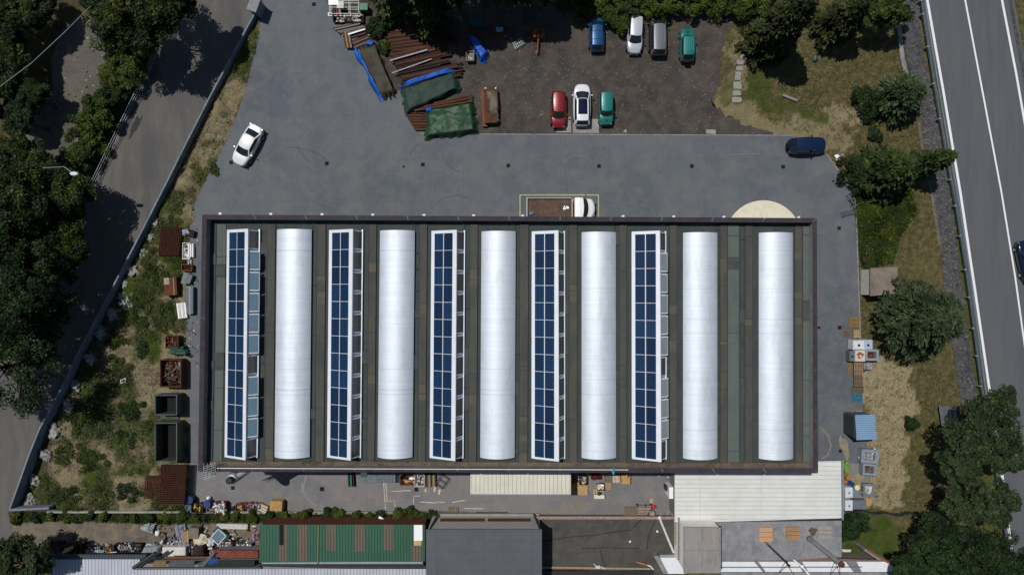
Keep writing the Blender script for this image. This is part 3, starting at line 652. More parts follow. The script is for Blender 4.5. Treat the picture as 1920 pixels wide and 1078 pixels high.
# ------------------------------------------------------------------ boundary wall
WP = [(480,20,.7),(440,95,.75),(395,178,.8),(350,266,.9),(303,360,1.0),(257,450,1.1),(193,573,1.1),(143,667,1.15),(118,722,1.25),(73,805,1.4),(53,855,1.5),(17,956,1.6)]
wallc = ground('boundary_concrete', lin(112,122,134), lin(92,102,114), lin(128,136,144), .3, 1.2, 9, .85, .25, (2.4, 30), .02, lin(70,76,82), f3=.12)
mb = MB(); ts_ = []
for x, y, h in WP: ts_.append(P(x, y, h))
th = .08
for i in range(len(ts_) - 1):
    a, b_ = ts_[i], ts_[i + 1]; d = (b_ - a); d.z = 0; d.normalize(); n_ = Vector((-d.y, d.x, 0)) * th
    mb.add([(a.x - n_.x, a.y - n_.y, -.1), (a.x + n_.x, a.y + n_.y, -.1), (b_.x + n_.x, b_.y + n_.y, -.1), (b_.x - n_.x, b_.y - n_.y, -.1),
            (a.x - n_.x, a.y - n_.y, a.z), (a.x + n_.x, a.y + n_.y, a.z), (b_.x + n_.x, b_.y + n_.y, b_.z), (b_.x - n_.x, b_.y - n_.y, b_.z)],
           [(0, 1, 2, 3), (4, 7, 6, 5), (0, 4, 5, 1), (1, 5, 6, 2), (2, 6, 7, 3), (3, 7, 4, 0)])
tag(mb.build('concrete_wall', wallc), 'long grey concrete boundary wall between the left road and the weedy bank', 'wall')
a = P(17, 956, 1.6); b_ = P(90, 958, 1.1)
mb = MB(); mb.add([(a.x, a.y - .12, 0), (b_.x, a.y - .12, 0), (b_.x, a.y + .12, 0), (a.x, a.y + .12, 0), (a.x, a.y - .12, 1.58), (b_.x, a.y - .12, 1.0), (b_.x, a.y + .12, 1.0), (a.x, a.y + .12, 1.58)], [(3, 2, 1, 0), (4, 5, 6, 7), (0, 1, 5, 4), (1, 2, 6, 5), (2, 3, 7, 6), (3, 0, 4, 7)])
tag(mb.build('return_wall', wallc), 'short end of the concrete wall turning right at the lower left corner', 'wall')
tag(MB().box(P(215, 958.5, .2), (14.2, .2, .5)).build('low_wall', yard2_m), 'low pale concrete wall half hidden by the bushes under the bank', 'wall')
gp = thing('gate_pillar', 'pale grey capped pillar at the top end of the concrete wall', 'pillar', P(488, 22, 0))
MB().box((0, 0, .9), (.9, 1.3, 1.8), -.35).build('shaft', wallc, gp, local=True); MB().box((0, 0, 1.86), (1.05, 1.5, .12), -.35).build('cap', concrete_m, gp, local=True)
# roadside railings
def rail(name, label, pts, h, bars, mat, step, postmat, cat='guardrail', r=.035):
    T_ = thing(name, label, cat, P(*pts[0])); mb = MB(); q = [P(x, y, h) for x, y in pts]; 
    for dz, rr in bars: mb.path([p - Vector((0, 0, dz)) for p in q], rr, 6)
    mb.build('rails', mat, T_); 
    d = 0
    for a, b_ in zip(q[:-1], q[1:]):
        L = (b_ - a).length; k = 0.0
        while k < L:
            p = a.lerp(b_, k / L); MB().tube((p.x, p.y, -.05), (p.x, p.y, h + .03), r, n=6).build('post', postmat, T_); k += step
    return T_
rail('road_railing', 'thin pale double railing between the left road and its hedge', [(291,92),(250,178),(205,270),(160,362)], 1.0, [(0, .03), (.35, .03), (.7, .03)], galv_m, 3.0, galv_m, 'railing', .04)
gr = thing('guardrail', 'steel guardrail along the left edge of the highway', 'guardrail', P(1740, 150)); mbr = []
gp_ = [(1727,-20),(1732,20),(1752,150),(1776,290),(1793,380),(1812,500),(1827,610),(1841,720),(1855,800),(1872,900),(1893,1040),(1900,1090)]
q = [P(x, y, .75) for x, y in gp_]
mb = MB()
for a, b_ in zip(q[:-1], q[1:]):
    d = b_ - a; ang = math.atan2(d.y, d.x)
    for dz in (-.09, .09): mb.box(((a.x + b_.x) / 2, (a.y + b_.y) / 2, .62 + dz), (d.length + .05, .07, .12), ang)
    mb.box(((a.x + b_.x) / 2 - .04, (a.y + b_.y) / 2, .62), (d.length + .05, .04, .1), ang)
mb.build('beam', plain('rail_steel', lin(120,136,150), .45, .5), gr)
MB().path([Vector((p.x + .32, p.y, .75)) for p in q], .04, 6).build('handrail', galv_m, gr)
for i in range(len(gp_) - 1):
    for f in (0.05, .52): p = q[i].lerp(q[i + 1], f); MB().box((p.x - .14, p.y, .35), (.2, .14, .8)).build('post', galv_m, gr)
# street lamp
hd = P(137, 325, 7.2); ba = P(178, 337, 0)
sl = thing('street_lamp', 'street lamp with pale oval head leaning over the left road', 'street lamp', ba)
MB().tube(ba, (ba.x - 1.0, ba.y + .1, 6.6), .08, .05, 8).path([(ba.x - 1.0, ba.y + .1, 6.6), tuple(P(120, 313, 7.3)), (hd.x, hd.y, 7.2)], .035).build('pole', galv_m, sl)
MB().blob((hd.x + .1, hd.y - .05, 7.2), (.42, .2, .1), 1, amp=.1).build('lamp_head', plain('lamp_shell', (.55,.66,.72), .4), sl, smooth=True)
tag(MB().path([P(-20, 178, 7.5), P(60, 118, 7.1), P(120, 62, 7.2), P(170, 12, 7.6)], .03, 5).build('overhead_cable', galv_m), 'thin pale overhead cable crossing the wood at the upper left', 'cable')
# ------------------------------------------------------------------ neighbouring buildings
def poly(pts, z): return [(P(x, y, z).x, P(x, y, z).y) for x, y in pts]
def hut(name, label, cat='building'): return label
def cnt(pts, z=0): c = sum((P(x, y, z) for x, y in pts), Vector()) / len(pts); c.z = 0; return c
# long canopy under the lower roof edge
cs_m = striped('cream_sheet', lin(206,204,190), lin(150,148,138), 0, .42, .1, .5, bump=.8, dirt=lin(190,184,164)); cz = 3.2
pts = [(882,872),(1070,872),(1070.5,926.5),(882,925.5)]
cn = thing('canopy', 'cream ribbed canopy roof below the middle of the warehouse', 'canopy', cnt(pts, cz))
MB().prism(poly(pts, cz), cz - .06, cz).build('roof', cs_m, cn)
MB().box(P(976, 926.5, cz - .05), (11.0 * .94, .1, .14)).build('gutter', galv_m, cn)
for x in (886, 975, 1066): MB().tube(P(x, 923, cz) * Vector((1,1,0)).x if False else (P(x, 923, cz).x, P(x, 923, cz).y, 0), (P(x, 923, cz).x, P(x, 923, cz).y, cz - .1), .06).build('post', galv_m, cn)
# big white canopy lower right
ws_m = striped('white_sheet', lin(210,212,208), lin(192,193,189), 1, .45, .09, .5, bump=.8, dirt=lin(200,198,186)); cz = 3.2
pts = [(1265,868),(1577,864),(1578,971),(1340,978),(1265,978)]
cn = thing('annex', 'big white ribbed roof annex at the lower right corner of the warehouse', 'annex', cnt(pts, cz))
MB().prism(poly(pts, cz), cz - .08, cz).build('roof', ws_m, cn)
MB().prism(poly([(1268,880),(1574,880),(1574,968),(1268,974)], cz), 0, cz - .085).build('wall', wallp_m, cn)
for x in (1312, 1427): MB().box(P(x, 925, cz + .01), (.07, 5.6, .04)).build('roof_seam', offw_m, cn)
MB().box(P(1580, 918, cz - .05), (.14, 6.2, .14)).build('gutter', galv_m, cn)
# concrete flat roof
cz = 3.0; pts = [(1342,975),(1578,975),(1578,1044),(1478,1049),(1350,1052)]
bl = thing('concrete_building', 'flat grey concrete roofed building below the big white roof', 'building', cnt(pts, cz))
rc_m = ground('roof_concrete', lin(126,128,134), lin(106,108,114), lin(142,140,138), .35, 1.3, 8, .9, .3, f3=.2, stain=(.7, .62, lin(96,94,96)))
MB().prism(poly(pts, cz), 0, cz).build('roof', rc_m, bl)
MB().path([P(1342,977,cz+.04), P(1578,974,cz+.04)], .09, 5).build('roof_edge', dark_m, bl)
for (x, y, w_, h_, m_, lb) in [(1435,1001,25,27,plain('orange_hatch', lin(190,136,76), .8, var=.5, scale=1.2, col2=lin(168,146,128)), 'orange stained hatch'), (1486.5,998.5,26,24,plain('brown_hatch', lin(158,122,78), .8, var=.3, scale=1.5, col2=lin(138,112,84)), 'brown hatch'), (1545,997,26,25,plain('pale_hatch', lin(146,142,134), .85, var=.15), 'pale plank hatch')]:
    c = P(x, y, cz); o = MB().box((c.x, c.y, cz + .06), (w_ * .05436, h_ * .05436, .14)).build('roof_hatch', m_, bl); o['label'] = lb
    mb = MB()
    for k in range(1, 3): mb.box((c.x, c.y - h_ * .027 + h_ * .0181 * k, cz + .135), (w_ * .054, .03, .012))
    mb.build('hatch_seam', dark_m, o)
sheet_ = MB(); sheet_.prism(poly(ragged(1524, 996, 7, 8, 12), cz), cz, cz + .02); tag(sheet_.build('debris_patch', plain('leaf_litter', lin(92,82,72), .95, bump=.9)), 'brown patch of leaf litter beside the pale roof hatch', 'leaf litter')
# tower block
tz = 5.6; pts = [(1282,988),(1352,988),(1352,1074),(1282,1074)]
tw = thing('tower_block', 'small cream walled block with weathered concrete roof rising over the flat roofs', 'building', cnt(pts, tz))
creamw = plain('cream_wall', (.86, .85, .80), .8, var=.1, scale=1.5, bump=.1)
MB().prism(poly([(1284,990),(1350,990),(1350,1072),(1284,1072)], tz), 0, tz - .12).build('wall', creamw, tw)
MB().prism(poly(pts, tz), tz - .12, tz).build('roof', ground('tower_roof', lin(138,136,134), lin(122,121,121), lin(146,138,130), .5, 1.5, 8, .9, .3, (1.75, 20), .02, lin(60,60,60), f3=.25, stretch=(1.5, .4, 1)), tw)
MB().box((P(1282.5, 1031, tz).x - .02, P(1282, 1020, tz).y, 2.2), (.05, 2.6, 1.2)).build('window', plain('cream_panel', (.66, .6, .46), .6), tw)
MB().box((P(1282.5, 1031, tz).x - .04, P(1282, 1020, tz).y - .2, 3.6), (.06, 4.3, .3)).build('wall_band', concrete_m, tw)
# dark flat roof
cz = 1.2; pts = [(1013,971),(1268,971),(1268,1100),(1013,1100)]
fr = thing('flat_roof', 'low dark felt flat roof between the slate building and the cream block', 'flat roof', cnt(pts, cz))
MB().prism(poly(pts, cz), 0, cz).build('roof', ground('old_felt', lin(74,73,70), lin(64,64,63), lin(84,81,74), .3, .9, 8, .9, .3, (2.2, 3.1), .015, lin(48,48,48), f3=.2), fr)
MB().box(P(1135, 969.5, 1.25), (14.6, .28, .35)).build('coping', plain('brick_coping', lin(128,92,74), .9, scale=5, col2=lin(150,146,140)), fr)
for pp in ([(1016,1015),(1060,1007),(1110,1003),(1180,993)], [(1180,995),(1195,980),(1205,972)], [(1213,1030),(1216,1005),(1228,975)], [(1125,1030),(1130,1050),(1135,1060)], [(1090,1028),(1140,1026),(1200,1028)]):
    tag(MB().path([P(x, y, cz + .03) for x, y in pp], .028, 4).build('cable', black_m), 'thin black cable lying across the dark felt roof', 'cable', 'black cables on the dark felt roof')
p_ = thing('white_pipe', 'white drain pipe slanting across the dark felt roof edge', 'pipe', P(1240, 970, 1.30))
MB().tube(P(1236, 969, 1.50), P(1263, 1035, 1.45), .13, n=10).build('tube', offw_m, p_); MB().tube(P(1235.6, 968, 1.50), P(1237, 971, 1.50), .16, n=10).build('collar', white_m, p_)
p_ = thing('orange_pipe', 'short orange pipe with white end near the small white roofs', 'pipe', P(1205, 1055, 1.30))
MB().tube(P(1193, 1053, 1.40), P(1214, 1059, 1.40), .07, n=7).build('tube', plain('orange_tube', (.5, .18, .05), .6), p_); MB().path([P(1214, 1059, 1.40), P(1220, 1061, 1.40), P(1225, 1067, 1.40)], .07).build('end_piece', white_m, p_)
rl_ = thing('roof_piping', 'beige pipes with valves running along the lower part of the dark felt roof', 'pipe run', P(1110, 1064, .5))
MB().tube(P(1016, 1063, 1.35), P(1220, 1066, 1.35), .11, n=8).build('pipe', plain('beige_pipe', (.3,.26,.18), .6), rl_); MB().tube(P(1040, 1066, 1.30), P(1220, 1069.5, 1.30), .05, n=6).build('pipe', rust3, rl_)
MB().box(P(1121, 1062, 1.45), (.5, .28, .2)).tube(P(1113, 1056, 1.50), P(1119, 1061, 1.50), .06).tube(P(1127, 1062, 1.50), P(1135, 1066, 1.50), .07).build('valve', offw_m, rl_)
MB().box(P(1120, 1072.5, 1.32), (11.8, .45, .3)).build('pipe_tray', dark_m, rl_)
for x, y in ((1181, 1014), (1232, 995)): tag(MB().lathe(P(x, y, cz).to_tuple(), [(.1, 0), (.11, .15), (.02, .2)], 10).build('vent_cap', white_m), 'tiny white vent cap on the dark felt roof', 'vent cap', 'vent caps on the dark felt roof')
# slate coloured building
tz = 5.0; pts = [(799,992),(1016,992),(1016,1110),(799,1110)]
sb = thing('slate_roofed_building', 'grey sheet roofed building with pale slotted front facing the yard', 'building', cnt(pts, tz))
palew = plain('pale_wall', lin(176,176,174), .75, var=.14, scale=1.3)
MB().prism(poly([(801,996),(1014,996),(1014,1108),(801,1108)], tz), 0, tz - .1).build('wall', palew, sb)
MB().prism(poly(pts, tz), tz - .1, tz).build('roof', ground('slate_sheet', lin(82,86,92), lin(76,80,86), lin(86,89,94), .2, .8, 10, .7, .1, (4.7, 1.0), .018, lin(46,48,52), f3=.08), sb)
yw = P(900, 996, tz).y
for x0, x1 in ((826, 907), (915, 993)):
    xa = P(x0, 980, 1.8).x; xb = P(x1, 980, 1.8).x
    f = MB().box(((xa + xb) / 2, yw + .02, 1.75), (xb - xa, .06, .9)).build('window', plain('rust_slot', lin(120,92,70), .9), sb)
    mb = MB(); n_ = 22
    for k in range(n_ + 1): mb.box((xa + (xb - xa) * k / n_, yw + .06, 1.75), (.05, .05, .86))
    mb.build('grille', plain('grille_brown', lin(80,66,56), .8), f)
MB().box(((P(801,996,tz).x + P(1014,996,tz).x) / 2, yw + .06, .18), (P(1014,996,tz).x - P(801,996,tz).x + .1, .3, .4)).build('plinth', yard2_m, sb)
MB().tube(P(1001, 964, .5), P(1012, 991, 4.3), .09).build('downpipe', dark_m, sb); MB().tube(P(821, 964, .5), P(806, 991, 4.3), .09).build('downpipe', dark_m, sb)
# green corrugated shed
gz = 3.0; pts = [(487,983),(797,983),(797,1052),(486,1054)]
gs = thing('green_shed', 'long green corrugated roof shed with brown translucent strips', 'shed', cnt(pts, gz))
gsm = striped('green_sheet', lin(34,84,62), lin(20,50,38), 0, .3, .22, .5, bump=1.0, dirt=lin(40,84,62)); bsm = striped('brown_sheet', lin(92,82,68), lin(58,50,42), 0, .3, .22, .6, bump=1.0, dirt=lin(76,70,60))
MB().prism(poly([(489,985),(795,985),(795,1050),(488,1052)], gz), 0, gz - .06).build('wall', plain('shed_wall', lin(96,60,48), .9), gs)
MB().prism(poly(pts, gz), gz - .05, gz).build('roof', gsm, gs)
for x0, x1, y1, y0 in [(522,540,1052,1022),(540,541,983,983.5),(558,577,1051,983),(612,630,1032,983),(665,684,1034,983),(719,738,1031,983),(772,791,1051,1022),(532,540,1022,983)]:
    if x1 - x0 < 3: continue
    MB().prism(poly([(x0, y0), (x1, y0), (x1, y1), (x0, y1)], gz + .015), gz, gz + .02).build('roof_strip', bsm, gs)
MB().prism(poly([(524,983.5),(532,983.5),(532,1021),(524,1021)], gz), gz, gz + .012).build('roof_gap_shade', black_m, gs)  # black sheet laid on the roof, painted shade of an open gap
MB().prism(poly([(776,983.5),(792,983.5),(792,1013),(776,1013)], gz + .04), gz + .02, gz + .05).build('patch_sheet', white_m, gs)
MB().prism(poly([(776,1013),(790,1013),(790,1022),(776,1022)], gz + .03), gz + .018, gz + .035).build('patch_sheet', plain('tan_sheet', lin(190,158,120), .8), gs)
MB().tube(P(597, 984, gz + .05), P(596, 1056, gz + .05), .07, n=6).build('ridge_pipe', plain('sage_pipe', lin(110,130,90), .6), gs)
MB().box(P(642, 1054, gz - .1), (16.6, .22, .16)).build('gutter', galv_m, gs)
MB().box(P(640, 1058.5, gz - .9), (17.2, .3, .3)).build('beam', dark_m, gs)
tag(MB().prism(poly([(660,974.5),(800,976),(800,983),(600,983)], .6), .2, .7).build('brick_ledge', plain('dark_brick', lin(82,40,34), .9, scale=6)), 'dark red brown ledge above the green shed roof', 'ledge')
tag(MB().prism(poly([(610,973),(660,974.5),(655,983),(600,983)], .6), .1, .4).build('asphalt_ledge', plain('grey_ledge', lin(96,90,92), .9)), 'small grey purplish ledge left of the red brown ledge', 'ledge')
# white ribbed roof at the bottom left and dark pergola
wz = 2.4; wr_m = striped('white_ribbed', lin(176,180,190), lin(116,120,132), 0, .34, .14, .55, bump=1.0, dirt=lin(150,154,162))
pts = [(100,1048),(262,1048),(262,1066),(800,1066),(800,1110),(95,1110)]
wb_ = thing('white_roofed_building', 'white ribbed roof building along the bottom left edge', 'building', cnt(pts, wz))
MB().prism(poly(pts, wz), wz - .06, wz).build('roof', wr_m, wb_); MB().prism(poly([(104,1052),(796,1070),(796,1106),(100,1106)], wz), 0, wz - .065).build('wall', wallp_m, wb_)
MB().prism(poly([(86,1039),(276,1039),(268,1047),(84,1047)], wz), wz - .2, wz + .05).build('ribbed_eave', striped('teal_eave', lin(52,66,78), lin(24,30,38), 0, .3, .35, .5), wb_)
pg = thing('pergola', 'dark iron framed pergola with glass panes beside the white ribbed roof', 'pergola', P(370, 1055, 0))
mb = MB()
for x0, y0, x1, y1, r in [(250,1065,490,1064,.12),(290,1050,490,1048,.06),(250,1064,292,1036,.2),(262,1062,300,1034,.1),(270,1050,280,1042,.05)]: mb.tube(P(x0, y0, 2.5), P(x1, y1, 2.5), r, n=6)
mb.build('frame', dark_m, pg)
for x0, x1, m_ in ((285, 312, 'rustglass'), (314, 365, 'dullglass'), (385, 478, 'darkpane')):
    MB().prism(poly([(x0 + 6, 1051), (x1, 1050), (x1 - 2, 1062), (x0, 1062)], 2.4), 2.36, 2.4).build('pane', plain(m_, {'rustglass': lin(120,100,66), 'dullglass': lin(80,84,82), 'darkpane': lin(40,46,40)}[m_], .3, scale=2), pg)
MB().prism(poly([(372,1062),(398,1036),(404,1036),(382,1062)], 2.52), 2.45, 2.53).build('crosspiece', plain('grey_plank', lin(92,96,98), .8), pg)
for x in (255, 372, 486): MB().tube((P(x, 1062, 2.5).x, P(x, 1062, 2.5).y, 0), (P(x, 1062, 2.5).x, P(x, 1062, 2.5).y, 2.5), .07).build('post', dark_m, pg)
rr = thing('rusty_lean_to', 'long low rusty red roof in front of the dark pergola', 'lean-to', P(440, 1040, 0))
MB().prism(poly([(399,1031),(484,1032),(484,1042),(399,1043)], 2.2), 2.1, 2.2).build('roof', plain('red_brown_roof', lin(104,48,40), .8, scale=1.4, col2=lin(120,72,62)), rr)
MB().prism(poly([(310,1043),(484,1042.5),(484,1049),(305,1051)], 2.0), 1.9, 2.0).build('lower_roof', plain('brown_roof', lin(104,60,42), .85, scale=1.6, col2=lin(90,74,60)), rr)
MB().prism(poly([(402,1034),(482,1034),(482,1046),(402,1047)], 2.0), 0, 1.89).build('wall', wallp_m, rr)
# bottom right small roofs
bz = 1.9
b1 = thing('low_white_roof', 'low white roof strip with grey parapets along the bottom right edge', 'roof', P(1540, 1064, 0))
mb = MB()
for x0, x1, x2, x3 in [(1352,1414,1430,1352),(1422,1494,1505,1436),(1504,1585,1600,1516),(1606,1664,1690,1616)]:
    mb.prism(poly([(x0, 1052.5), (x1, 1052.5), (x2, 1071.5), (x3, 1071.5)], bz), bz - .08, bz)
mb.build('roof_panel', plain('white_roofing', (.66, .68, .7), .6, var=.08), b1)
MB().prism(poly([(1352,1050.5),(1668,1050.5),(1712,1090),(1352,1090)], bz - .1), 0, bz - .1).build('base', plain('grey_roofing', lin(120,122,124), .8), b1)
MB().path([P(1352,1063,bz+.06), P(1616,1062.5,bz+.06)], .06, 5).build('rail', plain('slate_rail', lin(104,118,130), .6), b1)
MB().prism(poly([(1352,1047),(1560,1046),(1660,1049.5),(1660,1051.5),(1352,1051.5)], bz), bz - .1, bz + .05).build('coping', plain('brown_coping2', lin(122,98,84), .9), b1)
MB().prism(poly([(1352,1073),(1700,1073),(1704,1076),(1352,1077)], bz + .05), bz - .02, bz + .12).build('parapet', concrete_m, b1)
MB().tube(P(1626, 1030, bz), P(1706, 1078, bz), .12, n=6).build('ridge_tiles', plain('brick_ridge', lin(140,84,62), .9), b1)
MB().prism(poly([(1618,1030),(1626,1029),(1704,1078),(1690,1078)], bz - .05), 0, bz - .02).build('side_parapet', concrete_m, b1)
MB().prism(poly([(1578,1029),(1596,1030),(1594,1034),(1580,1034)], .8), .6, .85).build('roof_fragment', offw_m, b1)
b2_ = thing('small_white_roof', 'small white roof with slanting grey parapet left of the cream block', 'roof', P(1255, 1062, 0))
MB().prism(poly([(1236,1045),(1284,1045),(1284,1075),(1252,1075)], 2.0), 0, 2.0).build('roof', plain('white_roofing', (.66, .68, .7), .6), b2_)
MB().prism(poly([(1226,1042),(1235,1042),(1252,1075),(1244,1075)], 2.3), 0, 2.3).build('parapet', concrete_m, b2_)
def chim(label, p0, p1, r, mat, topmat, h1, legs, cat='flue'):
    T_ = thing('flue_pipe', label, cat, P(p0[0], p0[1], 3.4)); MB().tube(P(p0[0], p0[1], 3.5), P(p1[0], p1[1], h1), r, n=12).build('pipe', mat, T_)
    MB().tube(P(p1[0], p1[1], h1), P(p1[0], p1[1], h1) + Vector((0, 0, .18)), r * 1.3, n=12).build('cap', topmat, T_)
    MB().tube(P(p0[0], p0[1], 3.45), P(p0[0], p0[1], 3.9), r * 1.4, n=10).build('elbow', dark_m, T_)
    for x, y in legs: MB().tube(P(p1[0] - 3, p1[1], h1 - .2), P(x, y, 2.0), .035, n=5).build('stay', rust3, T_)
chim('thick grey flue pipe rising obliquely over the right part of the concrete roof', (1520,1011), (1577,1057), .24, plain('flue_grey', lin(112,114,114), .85), steel_rust, 5.6, [(1556,1077),(1575,1077)])
chim('thin dark flue pipe rising obliquely from beside the orange roof hatch', (1437,1018), (1479,1059), .09, dark_m, steel_rust, 5.4, [(1460,1074),(1489,1077)])
p_ = thing('white_bent_pipe', 'white bent pipe lying over the low white roof strip', 'pipe', P(1500, 1055, 2.2))
MB().path([P(1491, 1042, 2.6), P(1484, 1045, 2.6), P(1502, 1060, 2.4), P(1508, 1066, 2.3), P(1517, 1077, 2.3)], .09, 8).build('tube', white_m, p_); MB().box(P(1504, 1061, 2.5), (.3, .2, .12), .7).build('joint', white_m, p_)
# concrete hut on the right, blue shed
hz = 2.2; pts = [(1632,503),(1683,500),(1684,551),(1632,555)]
ht = thing('concrete_hut', 'small hut with weathered flat concrete roof beside the large cedar', 'hut', cnt(pts, hz))
MB().prism(poly([(1634,505),(1681,503),(1682,549),(1634,553)], hz), 0, hz - .14).build('wall', offw_m, ht)
MB().prism(poly(pts, hz), hz - .14, hz).build('roof', ground('hut_roof', lin(118,108,98), lin(98,92,86), lin(134,122,106), .6, 2, 8, .95, .4, f3=.3), ht)
MB().box(P(1626, 530, .8), (.4, .8, 1.5)).build('cabinet', plain('cabinet_blue', lin(120,140,156), .5), ht)
bz_ = 2.5; pts = [(1603,778),(1640,777),(1644,823),(1606,825)]
bs_ = thing('blue_container', 'storage container with light blue ribbed roof at the right yard edge', 'container', cnt(pts, bz_))
MB().prism(poly([(1604.5,780),(1640,779.5),(1643,822),(1606.5,823.5)], bz_), 0.05, bz_ - .06).build('wall', plain('container_side', lin(84,92,104), .6), bs_)
MB().prism(poly(pts, bz_), bz_ - .05, bz_ + .02).build('roof', striped('blue_ribs', lin(124,156,188), lin(96,124,154), 1, .22, .3, .5, bump=1.0), bs_)
MB().box((P(1604, 801, bz_).x - .05, P(1604, 801, bz_).y, 1.2), (.06, 2.1, 2.2)).build('door', plain('container_door', lin(60,66,74), .6), bs_)
mb = MB(); 
for k in range(9): mb.box(P(1766 + k * 3.6, 762 + k * .6 + 28, .5 + .04 * (k % 2)), (.20, 3.4, .03), math.radians(8), tilt=(0, .2))
tag(mb.build('corrugated_sheets', plain('zinc_sheet', lin(128,132,140), .5, .3, var=.5, scale=2)), 'weathered corrugated metal sheets lying under the olive trees', 'metal sheets')
mb = MB().box(P(1778, 920, .5), (1.9, .35, .12), math.radians(-28)); tag(mb.build('leaning_plank', wood3_m), 'grey plank sticking out from under the lower right trees', 'plank')
fence = MB()
for k in range(26):
    x = 1580 + k * 7.2; y = 955 + 8 * min(1, k / 12) + 2 * math.sin(k); fence.box(P(x, y, .5), (.44, .05, 1.0), math.radians(-3 - k * .3))
tag(fence.build('board_fence', plain('fence_board', lin(66,72,76), .8, scale=2)), 'low grey board fence closing the lower right of the meadow', 'fence')
# ------------------------------------------------------------------ vehicles
def paint(name, col, metal=.2): return plain(name, col, .28, metal, var=.05, coat=.7)
lamp_m = plain('lamp_glass', (.14, .15, .16), .25); tail_m = plain('tail_glass', (.35, .01, .015), .2)
def car(name, label, cat, px, py, ang, L, W, H, pm, ws0=.27, ws1=.41, rf=.86, rg=.95, hood=.62, belt=.62, trunk=.62, tum=.76, pr=4.0, roofglass=None, ribs=0, roofcol=None, bumper=None, vent=False, spare=False, z0=.05, rails=False):
    """x forward; stations measured from the nose"""
    T_ = thing(name, label, cat, P(px, py, 0) + Vector((0, 0, z0)), ang)
    hw = W / 2; zb = H * belt; zh = H * hood; zt = H * trunk
    X = lambda t: L / 2 - t * L
    def ztop(t):
        if t < ws0: k = t / ws0; return zh * (.80 + .20 * min(1, k * 2.2)) + (zb - zh) * k
        if t > rg: k = (t - rg) / (1 - rg + 1e-6); return zt - .10 * k * H * .5
        return zb
    def wid(t):
        e = abs(2 * t - 1); return hw * (1 - (.24 if pr < 6 else .10) * e ** pr - .05 * e ** 2)
    ts = [0, .012, .04, .09, .16, ws0, .38, .5, .62, .74, .84, rg, .965, .99, 1.0]; ts = sorted(ts)
    sec = [(0, 1.0), (.45, 1.0), (.78, .985), (.93, .95), (1.0, .82), (1.02, .55), (1.0, .30), (.9, .2)]
    mb = MB(); rings = []
    for t in ts:
        zt_ = ztop(t); w_ = wid(t) * (.88 if t in (0, 1.0) else (.96 if t in (.012, .99) else 1)); zt2 = zt_ * (.9 if t in (0, 1.0) else 1)
        r = [(X(t), -s * w_, zz * zt2 if zz > .4 else zz * .9) for s, zz in sec[::-1]] + [(X(t), s * w_, zz * zt2 if zz > .4 else zz * .9) for s, zz in sec[1:]]
        # round the nose in plan
        rr = []
        for (x, y, z) in r:
            e = (abs(y) / hw) ** 3; bow = .30 * e * max(0, 1 - abs(t) / .16) - .2 * e * max(0, 1 - abs(1 - t) / .13)
            rr.append((x - bow * (1 if t < .5 else 1), y, z))
        rings.append(rr)
    m = len(rings[0]); vs = [p for r in rings for p in r]
    fs = [(i * m + j, i * m + j + 1, (i + 1) * m + j + 1, (i + 1) * m + j) for i in range(len(rings) - 1) for j in range(m - 1)]
    fs += [tuple(range(m))[::-1], tuple(range((len(rings) - 1) * m, len(rings) * m))]
    fs += [(i * m, (i + 1) * m, (i + 1) * m + m - 1, i * m + m - 1) for i in range(len(rings) - 1)]
    mb.add(vs, fs); body = mb.build('body', pm, T_, local=True, smooth=True)
    # greenhouse (pillars and roof)
    x0, x1, x2, x3 = X(ws0), X(ws1), X(rf), X(rg)
    wb = hw * .90; wt = hw * tum
    def top(u, v):   # roof surface
        x = x1 + (x2 - x1) * u; y = wt * (1 - .05 * abs(2 * u - 1) ** 3) * (2 * v - 1); bow = .10 * (1 - (2 * v - 1) ** 2) * (1 - u) - .05 * (1 - (2 * v - 1) ** 2) * u
        return (x + bow, y, H - .05 * (2 * v - 1) ** 2 - .05 * (2 * u - 1) ** 2)
    def low(u, v):
        x = x0 + (x3 - x0) * u; y = wb * (2 * v - 1) * (1 - .03 * abs(2 * u - 1) ** 3); bow = .20 * (1 - (2 * v - 1) ** 2) * (1 - u) - .08 * (1 - (2 * v - 1) ** 2) * u
        return (x + bow, y, zb - .03)
    def mixp(a, b_, k): return tuple(a[i] + (b_[i] - a[i]) * k for i in range(3))
    mb = MB(); mb.grid(lambda u, v: top(1 - u, v), 8, 8)
    # walls of cabin
    mb.grid(lambda u, v: mixp(low(0, u), top(0, u), v), 8, 3); mb.grid(lambda u, v: mixp(low(1, 1 - u), top(1, 1 - u), v), 8, 3)
    mb.grid(lambda u, v: mixp(low(1 - u, 0), top(1 - u, 0), v), 8, 3); mb.grid(lambda u, v: mixp(low(u, 1), top(u, 1), v), 8, 3)
    mb.build('roof', roofcol or pm, T_, local=True, smooth=False)
    def glass(nm, fn, a0, a1, b0, b1, off, n=8):
        mb = MB()
        def f(u, v):
            p = fn(a0 + (a1 - a0) * u, b0 + (b1 - b0) * v); return (p[0] + off[0], p[1] + off[1], p[2] + off[2])
        mb.grid(f, n, 3); return mb.build(nm, glass_m, T_, local=True, smooth=True)
    glass('windshield', lambda u, v: mixp(low(0, u), top(0, u), v), .05, .95, .04, .94, (.012, 0, .014))
    glass('rear_window', lambda u, v: mixp(low(1, 1 - u), top(1, 1 - u), v), .08, .92, .12, .92, (-.012, 0, .012))
    glass('side_window', lambda u, v: mixp(low(1 - u, 0), top(1 - u, 0), v), .08, .90, .18, .88, (0, -.014, .008))
    glass('side_window', lambda u, v: mixp(low(u, 1), top(u, 1), v), .10, .92, .18, .88, (0, .014, .008))
